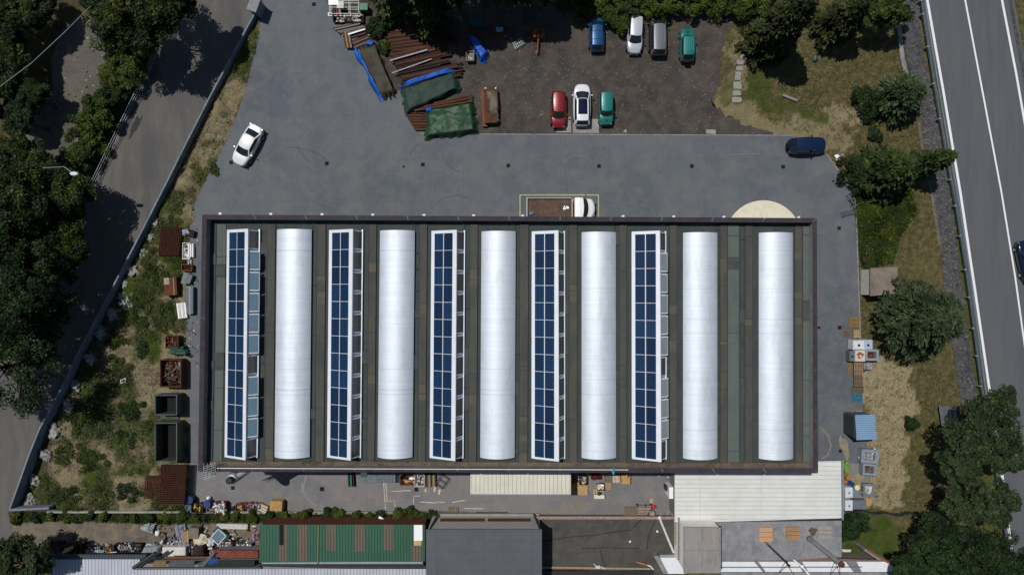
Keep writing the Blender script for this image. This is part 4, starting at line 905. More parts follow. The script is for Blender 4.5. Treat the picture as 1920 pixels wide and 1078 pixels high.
    if roofglass:
        mb = MB(); mb.grid(lambda u, v: tuple(q + d for q, d in zip(top(roofglass[1] + (roofglass[0] - roofglass[1]) * u, .1 + .8 * v), (0, 0, .012))), 6, 6); mb.build('roof_window', plain('roof_glass', (.008, .01, .03), .07), T_, local=True, smooth=True)
    if ribs:
        mb = MB()
        for k in range(ribs):
            v = .14 + .72 * k / (ribs - 1); a = top(.08, v); c = top(.78, v); mb.tube((a[0], a[1], a[2] + .012), (c[0], c[1], c[2] + .03), .018, n=5)
        mb.build('roof_ribs', galv_m, T_, local=True)
    if rails:
        mb = MB()
        for v in (.02, .98): a = top(.08, v); c = top(.9, v); mb.tube((a[0], a[1], a[2] + .03), (c[0], c[1], c[2] + .03), .02, n=5)
        for u in (.3, .72): a = top(u, .02); c = top(u, .98); mb.tube((a[0], a[1], a[2] + .06), (c[0], c[1], c[2] + .06), .018, n=5)
        mb.build('roof_rack', dark_m, T_, local=True)
    for s in (-1, 1):
        for t in (.18, .80):
            wmb = MB(); wmb.tube((X(t), s * (hw * .80), .32), (X(t), s * (hw * 1.015), .32), .33, n=18); w_ = wmb.build('wheel', black_m, T_, local=True)
            MB().tube((X(t), s * (hw * 1.01), .32), (X(t), s * (hw * 1.025), .32), .2, n=12).build('rim', galv_m, w_, local=True)
        MB().box((X(ws0 + .06), s * (hw + .09), zb + .02), (.14, .2, .13), taper=.8).build('mirror', pm if not bumper else dark_m, T_, local=True)
        MB().box((X(.035), s * hw * .66, zh * .78), (.16, .24, .1), rz=-s * .5, tilt=(0, .3), taper=.8).build('headlight', lamp_m, T_, local=True)
        MB().box((X(.965), s * hw * .74, zt * .84), (.16, .22, .16), rz=s * .4, taper=.8).build('tail_light', tail_m, T_, local=True)
    bm_ = bumper
    if bumper: MB().box((X(.004), 0, .42), (.14, W * .56, .2), taper=.9).build('bumper', bm_, T_, local=True)
    if bumper: MB().box((X(.996), 0, .45), (.14, W * .56, .2), taper=.9).build('bumper', bm_, T_, local=True)
    mb = MB()
    for s in (-1, 1): mb.tube((X(ws0) + .1, s * hw * .3, zb + .01), (X(ws0) - .25, s * hw * .3 + .35, zb + .13), .012, n=4)
    mb.build('wiper', black_m, T_, local=True)
    MB().box((X(ws0 - .02), 0, ztop(ws0 - .03) + .004), (.03, W * .7, .01)).build('hood_seam', dark_m, T_, local=True)
    if vent: MB().box((X(.14), 0, ztop(.14) + .02), (.24, .3, .05)).build('hood_vent', dark_m, T_, local=True)
    if spare:
        MB().tube((X(1.0) - .02, 0, .8), (X(1.0) - .2, 0, .8), .33, n=18).build('spare_wheel', black_m, T_, local=True)
    return T_
U = math.pi / 2
whp = paint('white_car_paint', (.66, .68, .71), 0); redp = paint('red_car_paint', (.20, .008, .014)); bluep = paint('blue_car_paint', (.008, .07, .2), .3)
tealp = paint('teal_car_paint', (.012, .16, .14), .2); navyp = paint('navy_car_paint', (.004, .016, .06), .3); darkp = paint('charcoal_car_paint', (.012, .013, .015), .2); silp = paint('silver_roof_paint', (.2, .2, .22), .5)
an = math.atan2(-(308 - 241), (449 - 485))
car('parked_car', 'white saloon car parked aslant at the left edge of the concrete yard', 'car', 469, 275, an, 4.6, 1.86, 1.42, whp, .27, .42, .70, .87, .66, .66, .70, tum=.72)
car('parked_car', 'blue hatchback with blue roof half under the shade of the hedge', 'car', 1117.5, 69, U, 3.75, 1.66, 1.5, bluep, .2, .33, .86, .96, .62, .62, .6, z0=.02, tum=.68, rails=True)
car('parked_car', 'silver white compact car facing down with its windscreen towards the lot', 'car', 1188.5, 72, -U - .05, 3.85, 1.66, 1.55, paint('silver_white_paint', (.5, .53, .57), .3), .3, .46, .95, .985, .62, .62, .6, tum=.72, z0=.02, bumper=grey_m)
car('parked_car', 'charcoal people carrier with ribbed silver roof under the hedge leaves', 'car', 1231, 71, U, 4.5, 1.86, 1.78, darkp, .2, .33, .90, .98, .62, .6, .6, roofcol=silp, ribs=5, tum=.68, z0=.02, bumper=dark_m)
car('parked_car', 'small teal off roader with bonnet up against the grass, rightmost of the upper row', 'off-roader', 1285, 89.5, U, 3.45, 1.52, 1.66, tealp, .27, .34, .86, .95, .62, .62, .58, tum=.76, pr=8, z0=.02, bumper=dark_m, vent=True, spare=True, ribs=5)
car('parked_car', 'red hatchback facing the concrete yard, left of the white car with dark glass roof', 'car', 1046.5, 210, -U, 3.8, 1.66, 1.45, redp, .29, .44, .93, .99, .62, .62, .6, tum=.68, z0=.02)
car('parked_car', 'white crossover with black panoramic glass roof, between red and teal cars', 'car', 1090, 201, U, 4.45, 1.86, 1.6, whp, .22, .41, .90, .97, .62, .6, .6, roofglass=(.0, .72), tum=.66, z0=.02)
car('parked_car', 'small teal off roader facing the yard on the gravel right of the white crossover', 'off-roader', 1134.5, 208, -U, 3.45, 1.52, 1.66, tealp, .30, .40, .93, .98, .62, .62, .58, tum=.76, pr=8, z0=.02, bumper=dark_m, vent=True)
car('parked_van', 'navy blue estate van parked across the right end of the yard', 'van', 1507, 276, math.radians(2), 3.95, 1.70, 1.75, navyp, .34, .37, .86, .96, .62, .6, .58, tum=.82, pr=7, bumper=dark_m, spare=True)
car('moving_car', 'dark blue car driving on the highway, cut by the right edge', 'car', 1917.5, 490, math.atan2(75, -16), 4.5, 1.8, 1.42, paint('midnight_car_paint', (.003, .012, .04), .3), .27, .42, .72, .87, .66, .66, .66, tum=.72)
# flatbed truck
tk = thing('flatbed_truck', 'white flatbed truck with empty brown wooden load bed inside the yellow bay', 'truck', P(1050, 393, .05), 0)
def X_(p): return (p - 1050) * M2 * .985
bw = 2.1; bx0, bx1 = X_(987), X_(1070)
bedm = ground('truck_bed_boards', lin(86,66,56), lin(72,60,54), lin(104,88,70), .6, 1.5, 12, .9, .2, (1.2, .7), .012, lin(60,42,34), f3=.3)
MB().box(((bx0 + bx1) / 2, 0, .95), (bx1 - bx0, bw, .12)).build('load_bed', bedm, tk, local=True)
for s in (-1, 1):
    MB().box(((bx0 + bx1) / 2, s * bw / 2, 1.15), (bx1 - bx0, .05, .36)).build('side_board', offw_m, tk, local=True)
MB().box((bx0 - .02, 0, 1.17), (.05, bw + .1, .4)).build('tail_board', white_m, tk, local=True)
MB().box((bx1 + .04, 0, 1.3), (.07, bw, .7)).build('headboard', plain('cream_paint', (.55, .48, .36), .6), tk, local=True)
for s in (-1, 1): MB().box((bx1 + .04, s * bw * .49, 1.55), (.1, .1, .2)).build('corner_post', dark_m, tk, local=True)
cx0, cx1 = X_(1075), X_(1114.5)
def cabsec(x, w_, z): return [(x, -w_, z), (x, -w_ * .6, z + .03), (x, 0, z + .045), (x, w_ * .6, z + .03), (x, w_, z)]
mb = MB()
st = [(cx0, 1.0, 2.1, 0), (cx0 + .5, 1.0, 2.16, 0), (cx0 + .93, .99, 2.1, .1), (cx0 + 1.5, 1.0, 1.32, .22), (cx1 - .22, .97, 1.12, .22), (cx1 - .02, .90, .95, .25), (cx1, .86, .5, .24)]
rows = []
for x, w_, z, bow in st:
    r = []
    for k in range(9):
        y = -1 + 2 * k / 8; r.append((x - bow * (y * y), y * w_, z - .03 * y * y))
    rows.append(r)
vs = [p for r in rows for p in r]; fs = [(i * 9 + j + 1, i * 9 + j, (i + 1) * 9 + j, (i + 1) * 9 + j + 1) for i in range(len(rows) - 1) for j in range(8)]
base_i = len(vs)
for r in rows: vs += [(r[0][0], r[0][1] * 1.01, .4), (r[-1][0], r[-1][1] * 1.01, .4)]
for i in range(len(rows) - 1):
    fs += [(i * 9, base_i + i * 2, base_i + (i + 1) * 2, (i + 1) * 9), (i * 9 + 8, (i + 1) * 9 + 8, base_i + (i + 1) * 2 + 1, base_i + i * 2 + 1)]
fs += [tuple(range(9)) + (base_i + 1, base_i)]
mb.add([(x, y, z) for x, y, z in vs], fs); cabo = mb.build('cab', white_m, tk, local=True, smooth=False)
mb = MB()
def wsf(u, v):
    y = (-1 + 2 * u) * .93; a = (cx0 + .93, .99, 2.1, .1); b_ = (cx0 + 1.5, 1.0, 1.32, .22); k = .02 + .96 * v
    return (a[0] + (b_[0] - a[0]) * k - (a[3] + (b_[3] - a[3]) * k) * y * y + .012, y, a[2] + (b_[2] - a[2]) * k + .02 - .03 * y * y)
mb.grid(wsf, 8, 3).build('windshield', glass_m, tk, local=True, smooth=True)
for s in (-1, 1):
    MB().box((cx0 + .65, s * 1.012, 1.68), (.8, .02, .5)).build('side_window', glass_m, tk, local=True)
    MB().path([(cx0 + 1.1, s * .98, 1.7), (cx0 + 1.15, s * 1.25, 1.8)], .02).box((cx0 + 1.15, s * 1.28, 1.72), (.08, .2, .32)).build('mirror', dark_m, tk, local=True)
    MB().box((cx1 - .1, s * .68, .78), (.16, .3, .16), rz=-s * .3).build('headlight', lamp_m, tk, local=True)
    for x in (bx0 + .95, cx1 - .75):
        wmb = MB().tube((x, s * .78, .36), (x, s * 1.0, .36), .38, n=18); w_ = wmb.build('wheel', black_m, tk, local=True)
        MB().tube((x, s * 1.0, .36), (x, s * 1.01, .36), .2, n=12).build('rim', galv_m, w_, local=True)
MB().box(((bx0 + cx0) / 2, 0, .72), (cx0 - bx0, .8, .2)).build('chassis', dark_m, tk, local=True)
# load on the bed
c = P(1061, 390, 1.05); t_ = thing('scrap_bag', 'crumpled silver bag lying on the truck bed near the cab', 'bag', c)
MB().blob((0, 0, .09), (.26, .28, .12), 3, amp=.9).build('bag', plain('silver_foil', (.5, .55, .58), .3, .5, bump=.9, bscale=9), t_, local=True)
MB().box((.02, .02, .19), (.2, .12, .05), .4).build('lid', white_m, t_, local=True)
c = P(994, 401, 1.05); t_ = thing('tool_case', 'blue tool case lying in the lower tail corner of the truck bed', 'tool case', c, .3)
MB().box((.1, 0, .12), (.5, .32, .22), taper=.92).build('case', plain('case_blue', (.01, .11, .27), .4), t_, local=True)
MB().path([(-.18, -.08, .14), (-.28, -.06, .16), (-.28, .06, .16), (-.18, .08, .14)], .02).build('handle', black_m, t_, local=True)
# ------------------------------------------------------------------ trees and plants
dec_a = leafm('broad_leaves', [(.022,.040,.007), (.050,.080,.010), (.105,.135,.018)])
dec_f = leafm('forest_leaves', [(.012,.022,.004), (.022,.038,.006), (.05,.075,.010), (.13,.16,.022)], dk=.6)
dec_b = leafm('dark_leaves', [(.012,.028,.008), (.022,.05,.012), (.045,.08,.02)])
dec_c = leafm('olive_leaves', [(.022,.038,.014), (.042,.066,.024), (.08,.11,.04)], dk=.8)
dec_d = leafm('bright_leaves', [(.045,.068,.01), (.078,.112,.015), (.13,.165,.028)])
con_a = leafm('spruce_needles', [(.024,.042,.017), (.056,.082,.034), (.105,.14,.06)], trans=.1)
con_b = leafm('cypress_needles', [(.016,.024,.006), (.038,.050,.012), (.07,.082,.02)], trans=.1)
con_c = leafm('green_needles', [(.018,.034,.008), (.04,.066,.014), (.075,.105,.022)], trans=.1)
def rand_quads(C, D, size, asp, rs, flat=.5):
    """leaf quads at C (n,3), facing roughly D, size (n,)"""
    n = len(C); N = D + rs.randn(n, 3) * flat; N /= np.linalg.norm(N, axis=1)[:, None] + 1e-9
    A = np.cross(N, rs.randn(n, 3)); A /= np.linalg.norm(A, axis=1)[:, None] + 1e-9; B = np.cross(N, A)
    s = size[:, None] / 2; a = A * s; b_ = B * s * asp
    return np.stack([C - a, C - b_ * .9 + a * .1, C + a, C + b_ * .9 - a * .1], 1)
def crown_broad(R, hz, ncl, per, leaf, seed, low=-.35, ir=1.0):
    rs = np.random.RandomState(seed); Q = []
    dirs = rs.randn(ncl * 3, 3); dirs /= np.linalg.norm(dirs, axis=1)[:, None]; dirs = dirs[dirs[:, 2] > low][:ncl]
    ph = rs.rand(6) * 6.28; az = np.arctan2(dirs[:, 1], dirs[:, 0])
    lob = 1 + ir * (.13 * np.sin(2 * az + ph[0]) + .11 * np.sin(3 * az + ph[1]) + .09 * np.sin(5 * az + ph[2]))
    rad = (.45 + .55 * rs.rand(len(dirs)) ** .45) * lob
    cc = dirs * rad[:, None] * np.array([R, R, hz])
    cr = (.12 + .14 * rs.rand(len(dirs))) * R * .8 + .22
    for c, r in zip(cc, cr):
        d = rs.randn(per, 3); d /= np.linalg.norm(d, axis=1)[:, None]; d[:, 2] = np.abs(d[:, 2]) * .9 - .15
        q = c + d * (r * (.55 + .5 * rs.rand(per)))[:, None] * np.array([1, 1, .7])
        Q.append(rand_quads(q, d * .6 + np.array([0, 0, .8]), leaf * (.6 + .8 * rs.rand(per)), .62, rs, .55))
    return np.concatenate(Q), cc
def crown_conifer(h, R, nb, seed, z0=.1, fl=.42, fw=.17, droop=.25, pw=.85, dens=.2):
    rs = np.random.RandomState(seed); Q = []
    for i in range(nb):
        f = z0 + (1 - z0) * (i / nb) ** .9; z = h * f; Lb = R * ((1 - f) ** pw) * (.72 + .45 * rs.rand()) + .2
        az = i * 2.399963 + rs.rand() * .7; n = max(3, int(Lb / dens))
        s = (np.arange(n) + .6) / n; x = s * Lb; y = np.zeros(n)
        zz = z - droop * Lb * s ** 1.6 + .1 * Lb * s
        for rep in range(10):
            side = rs.choice([-1, 1], n); spread = (.18 + .40 * (1 - s)) * Lb * .6 * rs.rand(n) + .05
            ca, sa = math.cos(az), math.sin(az)
            px_ = x + rs.randn(n) * .08; py_ = side * spread
            c = np.stack([px_ * ca - py_ * sa, px_ * sa + py_ * ca, zz + rs.randn(n) * .08 - spread * .15], 1)
            th = az + side * (.35 + .6 * rs.rand(n))
            d = np.stack([np.cos(th), np.sin(th), -.15 + .3 * rs.rand(n)], 1); d /= np.linalg.norm(d, axis=1)[:, None]
            up = np.array([0, 0, 1]) + rs.randn(n, 3) * .45; wv = np.cross(d, up); wv /= np.linalg.norm(wv, axis=1)[:, None] + 1e-9
            l = (fl * (.6 + .7 * rs.rand(n)))[:, None]; w_ = l * fw
            Q.append(np.stack([c - d * l * .5, c - wv * w_, c + d * l * .5, c + wv * w_], 1))
    return np.concatenate(Q)
CR = {}
def limbs(mb, base, top, r0, cc, n, rs, h):
    """trunk with tapered limbs"""
    pts = [Vector(base), Vector(base).lerp(Vector(top), .5) + Vector((.12, -.08, 0)), Vector(top)]
    mb.tube(pts[0], pts[1], r0, r0 * .7, 9); mb.tube(pts[1], pts[2], r0 * .7, r0 * .3, 8)
    for k in range(n):
        c = cc[rs.randint(len(cc))]; s = pts[1].lerp(pts[2], rs.rand() * .9); e = Vector(c)
        m_ = s.lerp(e, .5) + Vector((0, 0, .1 * h)); mb.tube(s, m_, r0 * .34, r0 * .2, 6); mb.tube(m_, e, r0 * .2, r0 * .06, 5)
def broad(name, label, cat, px, py, R, zc, hz, mat, seed, base=None, ncl=110, per=150, leaf=.27, group=None, key=None, rot=0):
    """crown centre seen at (px,py) at height zc; trunk base on the ground at pixel `base`"""
    C_ = P(px, py, zc); B_ = P(*base) if base else Vector((C_.x, C_.y, 0))
    T_ = thing(name, label, cat, B_, 0, group)
    if key and key in CR: me_, cc = CR[key]
    else:
        Q, cc = crown_broad(1.0 * R, hz, ncl, per, leaf, seed); o = quads_obj('crown', Q, mat); me_ = o.data; bpy.data.objects.remove(o)
        if key: CR[key] = (me_, cc)
    o = bpy.data.objects.new('crown', me_); COL.objects.link(o); o.parent = T_; o.location = C_ - B_; o.rotation_euler = (0, 0, rot)
    mb = MB(); rs = np.random.RandomState(seed + 50); off = C_ - B_; Rm = Matrix.Rotation(rot, 3, 'Z')
    limbs(mb, (0, 0, -.1), off + Vector((0, 0, hz * .2)), .08 + .035 * R, [(Rm @ Vector(c)) + off for c in cc[:60]], 9, rs, hz)
    mb.build('trunk', bark_m, T_, local=True, smooth=True); return T_
def conifer(name, label, cat, px, py, h, R, mat, seed, nb=110, group=None, lean=None, **k):
    B_ = P(px, py, 0); T_ = thing(name, label, cat, B_, 0, group)
    Q = crown_conifer(h, R, nb, seed, **k); quads_obj('crown', Q, mat, parent=T_)
    mb = MB(); mb.tube((0, 0, -.1), (.05, 0, h * .5), .1 + .02 * h, .06 + .01 * h, 9); mb.tube((.05, 0, h * .5), (0, 0, h * .97), .06 + .01 * h, .02, 7)
    rs = random.Random(seed)
    for i in range(24):
        f = .12 + .8 * i / 24; a = i * 2.4; l = R * (1 - f) ** .85 * .8; mb.tube((0, 0, h * f), (l * math.cos(a), l * math.sin(a), h * f - .1 * l), .035, .01, 5)
    mb.build('trunk', bark_m, T_, local=True); return T_
# wood beyond the left road
FL = [(12,34,2.6,4,'at the top left corner of the photo',0),(66,14,1.9,3.2,'second in from the top left corner',0),(14,105,2.4,3.4,'left of the grey riverbed at its upper end',0),(-8,168,2.4,3.6,'at the left edge beside the riverbed',1),(58,178,1.4,3,'reaching over the riverbed edge',1),(32,222,1.5,3,'just above the pale stones of the riverbed',1),
      (46,305,2.8,4.5,'light topped, below the riverbed at the left edge',0),(10,370,3.9,8,'big crowned at the left edge, below the riverbed',0),(96,375,3.4,5,'overhanging the road opposite the street lamp',0),(38,455,3.9,6.5,'mid height at the left edge',0),(116,450,2.7,5,'leaning furthest out over the road',0),(70,535,3.7,5.5,'over the shaded stretch of road',1),(5,560,4.5,8,'cut by the left edge in the deep shade',1),(55,625,3.5,5,'lower down in the deep shade',1),(-10,690,4.8,7,'lowest of the wood at the left edge',1),(-30,430,5,8,'mostly outside the left edge',1)]
for i, (x, y, R, zc, lab, dk) in enumerate(FL):
    bx = min(x + 60, 105 if y < 320 else 135 - max(0, y - 450) * .32); bx = max(-60, bx)
    broad('broadleaf_tree', ('dark shaded ' if dk else 'dense green ') + 'broadleaf tree ' + lab, 'tree', x, y, R * 1.0, zc, R * .62, dec_b if dk else dec_f, 100 + i, base=(bx, 539 + (y - 539) * .93), ncl=85, per=190, leaf=.25, group='trees of the wood left of the road')
broad('broadleaf_tree', 'broad green tree at the top casting its shadow across the left road', 'tree', 255, 18, 4.0, 7, 2.6, dec_f, 130, base=(300, 70), ncl=140, per=150, group='trees beside the top of the left road')
broad('broadleaf_tree', 'green tree at the top edge between riverbed and road', 'tree', 178, -4, 1.4, 4, 1.2, dec_b, 131, base=(210, 40), group='trees beside the top of the left road')
broad('broadleaf_tree', 'dark tree at the top edge overhanging the road verge', 'tree', 335, 2, 1.8, 7, 1.6, dec_b, 132, base=(345, 20), ncl=70, group='trees beside the top of the left road')
broad('broadleaf_tree', 'dark green tree just below the large one at the top of the left road', 'tree', 235, 62, 1.8, 5, 1.5, dec_b, 133, base=(260, 90), ncl=70, group='trees beside the top of the left road')
broad('broadleaf_tree', 'rounded green tree in the bottom left corner by the white ribbed roof', 'tree', 38, 1050, 2.4, 5, 2.6, dec_c, 134, base=(80, 1030), ncl=100)
# hedge of shrubs along the left road
def shrub(label, px, py, R, h, mat, seed, group=None, name='shrub', key=None, cat='shrub', leaf=.22, ncl=None, ir=1.6):
    z = h * .45; C_ = P(px, py, z); T_ = thing(name, label, cat, (C_.x, C_.y, 0), 0, group)
    if key and key in CR: me_ = CR[key]
    else:
        Q, cc = crown_broad(R, h * .5, ncl or int(14 + 16 * R), 90, leaf, seed, -.2, ir); o = quads_obj('foliage', Q, mat); me_ = o.data; bpy.data.objects.remove(o)
        if key: CR[key] = me_
    o = bpy.data.objects.new('foliage', me_); COL.objects.link(o); o.parent = T_; o.location = (0, 0, z); o.rotation_euler = (0, 0, seed * 1.3)
    mb = MB()
    for k in range(5): a = k * 1.256 + seed; mb.tube((0, 0, -.05), (R * .45 * math.cos(a), R * .45 * math.sin(a), h * .6), .05, .015, 5)
    mb.build('stems', bark_m, T_, local=True); return T_
for i, (x, y, R, h, m_, lab) in enumerate([(246,92,1.7,2.4,dec_d,'uppermost of the creeper hedge by the left road'),(238,122,1.8,2.4,dec_d,'bright green, second down the hedge by the left road'),(226,152,1.7,2.6,dec_d,'bright green, third down the hedge by the left road'),(212,180,1.5,2.6,dec_b,'dark, where the hedge bulges over the riverbed'),(196,198,1.7,3.0,dec_a,'broad, halfway down the hedge by the left road'),(182,222,1.6,2.6,dec_d,'bright, between two dark shrubs of the left hedge'),(160,232,1.3,2.6,dec_b,'dark, nearest the riverbed'),(176,252,1.5,2.4,dec_d,'bright, low in the left hedge'),(160,275,1.6,2.4,dec_a,'near the lower end of the left hedge'),(146,302,1.7,2.6,dec_a,'last before the street lamp'),(222,102,1.2,2.0,dec_b,'small dark, beside the riverbed top')]):
    shrub('leafy roadside shrub, ' + lab, x, y, R, h, m_, 200 + i, 'shrubs of the hedge by the left road')
# conifers at the top middle
for i, (x, y, h, R, nb, m_, lab) in enumerate([(748,40,12,2.9,170,con_c,'leftmost above the rusty beams'),(800,56,12.5,3.3,200,con_c,'spreading lowest over the rusty beams'),(850,30,11,3.4,200,con_b,'tall and dark behind the beams'),(905,25,10,3.0,120,con_b,'at the top edge over the shaded racks'),(985,28,9,3.0,120,con_b,'over the rusty machine in the shade'),(1045,12,8,2.6,100,con_b,'at the top edge left of the blue hatchback'),(712,18,9,2.0,100,con_c,'slender, beside the green workbench'),(945,24,9.5,3.0,130,con_b,'added for shade between the two at the top edge')]):
    conifer('conifer_tree', 'dark conifer ' + lab, 'conifer', x + 6, y - 22 - (2 if x > 840 else 0), h * (1.35 if x > 840 else 1), R * (1.3 if x > 840 else .85), m_, 300 + i, nb=nb + (90 if x > 840 else 0), fl=.5, dens=.22, z0=(.42 if x > 840 else .1), group='conifers at the top of the yard')  # those past the beams enlarged and densified, one added, to deepen shade
shrub('small green bush growing among the ends of the rusty beams', 712, 47, 1.1, 1.6, dec_b, 230)
shrub('tiny weed bush between tarpaulin and beams', 722, 88, .5, .8, dec_a, 231)
# hedge along the top
for i, (x, y, R, h, m_) in enumerate([(1072,4,1.7,2.6,dec_a),(1105,8,1.8,2.4,dec_d),(1140,14,1.7,2.2,dec_d),(1158,40,1.5,1.8,dec_a),(1172,10,1.7,2.4,dec_c),(1205,6,1.8,2.6,dec_d),(1238,12,1.7,2.6,dec_d),(1270,6,1.8,2.4,dec_a),(1303,10,1.7,2.4,dec_d),(1336,8,1.8,2.2,dec_d),(1370,6,1.8,2.4,dec_a),(1402,8,1.7,2.4,dec_d),(1436,6,1.7,2.4,dec_d)]):
    lab = ['leftmost of the top hedge','second of the top hedge, light green','above the blue hatchback','drooping between the blue and the silver cars','left of the silver white car','above the silver white car','drooping onto the charcoal people carrier','right of the charcoal people carrier','above the upper teal off roader','right of the upper teal off roader','above the bare grass corner','left of the tall cypress','behind the tall cypress'][i]
    shrub('hedge shrub at the top edge, ' + lab, x, y - 5, R * .92, h, m_, 240 + i, 'shrubs of the hedge along the top edge')
conifer('cypress_tree', 'tall dark cypress leaning out above the stepping stones', 'cypress', 1430, 84, 12.5, 2.7, con_b, 320, nb=260, fl=.55, fw=.17, droop=.55, pw=.55, z0=.04, dens=.24)
conifer('conifer_tree', 'conifer at the top edge above the pale lying block', 'conifer', 1552, 60, 8, 2.6, con_b, 321, nb=150, fl=.5, droop=.4, pw=.7)
broad('leafy_tree', 'small bright green tree at the top edge beside the stone ditch', 'tree', 1664, 14, 2.2, 3.5, 1.8, dec_a, 322, ncl=60, base=(1650, 40))
conifer('pine_tree', 'blue grey pine with tufted round crown below the top right lawn', 'pine', 1668, 190, 5, 2.7, con_a, 323, nb=120, fl=.42, fw=.18, droop=.1, pw=.5)
shrub('low dark bush leaning on the left of the blue grey pine', 1632, 193, 1.7, 2.0, dec_b, 324)
conifer('conifer_tree', 'bushy yellow green conifer above the lush grass patch', 'conifer', 1640, 330, 7, 2.9, con_c, 325, nb=150, fl=.55, droop=.2, pw=.6)
conifer('conifer_tree', 'narrow yellow green conifer with its tip over the guardrail', 'conifer', 1708, 315, 7, 1.7, con_c, 326, nb=110, fl=.5, droop=.3, pw=.6)
shrub('dark green bush at the yard corner below the navy van', 1603, 318, 1.6, 2.2, dec_b, 327)
shrub('dark green bush left of the bushy yellow green conifer', 1622, 345, 1.2, 1.8, dec_b, 328)
conifer('cedar_tree', 'large grey green cedar beside the concrete roofed hut', 'cedar', 1683, 592, 9.5, 4.9, con_a, 329, nb=190, fl=.5, fw=.16, droop=.35, pw=.5, z0=.36, dens=.2)
for i, (x, y, R, zc, m_, b_, lab) in enumerate([(1842,812,3.2,6.5,dec_c,(1760,800),'over the lying corrugated sheets'),(1872,765,1.7,7,dec_c,(1830,760),'reaching over the highway edge line'),(1888,850,2.0,6,dec_c,(1840,850),'over the highway right of the corrugated sheets'),(1800,868,1.9,6,dec_c,(1760,870),'above the leaning plank'),
                                             (1860,935,2.3,6,dec_c,(1830,930),'at the right edge below the plank'),(1800,945,1.9,5,dec_c,(1765,930),'just below the leaning plank')]):
    broad('broadleaf_tree', 'olive green broadleaf tree ' + lab, 'tree', x, y, R, zc, R * .6, m_, 340 + i, base=b_, ncl=int(18 + 15 * R), per=150, leaf=.24, group='olive green trees along the highway')
for i, (x, y, R, zc, b_, lab) in enumerate([(1752,1020,2.4,4.5,(1710,1000),'leftmost of the lower right clump'),(1815,1036,2.7,5,(1780,1020),'in the middle of the lower right clump'),(1880,1060,2.7,5,(1850,1020),'at the lower right corner'),(1705,1066,1.6,4,(1680,1050),'at the bottom edge right of the white roof'),(1765,1078,2.2,4,(1740,1060),'at the bottom edge in the lower right clump')]):
    broad('broadleaf_tree', 'dense dark green tree ' + lab, 'tree', x, y, R, zc, R * .6, dec_b, 360 + i, base=b_, ncl=int(26 + 16 * R), per=170, leaf=.22, group='dark green trees at the lower right')
shrub('dark green shrub against the concrete roof end', 1597, 985, 1.5, 2.2, dec_b, 370)
shrub('low round bush beside the blue container shed', 1709, 792, .6, .7, dec_b, 371)
shrub('small weed bush below the bench log', 1640, 252, .6, .6, dec_b, 372)
wdb_m = leafm('weed_leaves', [(.04,.058,.014), (.07,.095,.024), (.12,.14,.045)], dk=.8)
# bushes on the left bank
for i, (x, y, R, h, m_, lab) in enumerate([(318,425,1.0,.9,dec_a,'above the upper rusty mesh'),(333,470,.9,.9,dec_d,'growing through the upper rusty mesh'),(335,497,1.3,1.0,dec_a,'below the upper rusty mesh'),(280,485,1.4,1.1,dec_b,'dark, left of the upper rusty mesh'),(293,512,1.5,1.1,dec_a,'left of the rusty sheet box'),(318,540,.9,.8,dec_a,'just right of the rusty sheet box'),(262,565,1.5,1.1,dec_a,'below the white rubble'),(300,585,1.6,1.1,dec_b,'dark, left of the bundle of white profiles'),(255,600,1.3,.9,dec_a,'in the middle of the bank'),(310,610,1.3,1.2,dec_b,'darkest, above the green covered cart'),(215,640,1.4,1.0,dec_a,'close to the concrete wall'),(225,690,1.6,1.1,dec_a,'below the wall boulders'),(270,655,1.0,.8,dec_b,'beside the bare soil'),
     (180,740,1.6,1.1,dec_a,'broad, left of the bare soil'),(150,790,1.9,1.2,dec_a,'wide, halfway down the wall'),(190,800,1.4,1.0,dec_d,'light, left of the dark skip'),(250,770,1.4,1.1,dec_b,'dark, in the pale soil'),(275,800,1.2,1.0,dec_a,'beside the long dark skip'),(240,820,1.2,.9,dec_b,'below the pale soil'),(130,850,1.9,1.2,dec_a,'wide, near the lower wall'),(175,865,1.7,1.1,dec_a,'in the lower meadow'),(95,920,1.8,1.2,dec_b,'dark, in the bottom corner of the bank'),(130,930,1.6,1.1,dec_a,'beside the bottom corner bush'),(190,925,1.4,1.0,dec_a,'in the lower middle of the bank'),(245,925,1.5,1.1,dec_b,'dark, left of the lying rusty mesh'),(300,945,1.6,1.2,dec_a,'below the lying rusty mesh'),(330,955,1.2,1.2,dec_a,'at the kerb end'),(260,880,1.1,.9,dec_a,'above the lying rusty mesh'),(400,320 ,.7,.5,dec_a,'on the strip left of the white saloon'),(330,400,1.1,.9,dec_a,'below the narrowing of the bank')]):
    shrub('green weed bush ' + lab, x, y, R * .8, h * .28, [m_, wdb_m][i % 2], 400 + i, 'weed bushes on the left bank', name='weed_bush', cat='bush', key=None, leaf=.15, ncl=int(8 + 9 * R), ir=2.6)
for i in range(30):
    x = 40 + i * 27 + rnd.uniform(-9, 9); R = rnd.choice([.25, .35, .45, .55])
    if i in (28, 29): x = 790 + (i - 28) * 22
    y = 967 + rnd.uniform(-2.5, 4) - (3 if x > 500 else 0)
    shrub('low green bush in the row below the yard kerb, leaves trimmed by the scrapyard', x, y, R, rnd.uniform(.4, .9), [dec_a, dec_b, dec_d, dec_a][i % 4], 440 + i, 'row of low bushes below the yard kerb', name='low_bush', cat='bush', leaf=.17, ir=2.4)
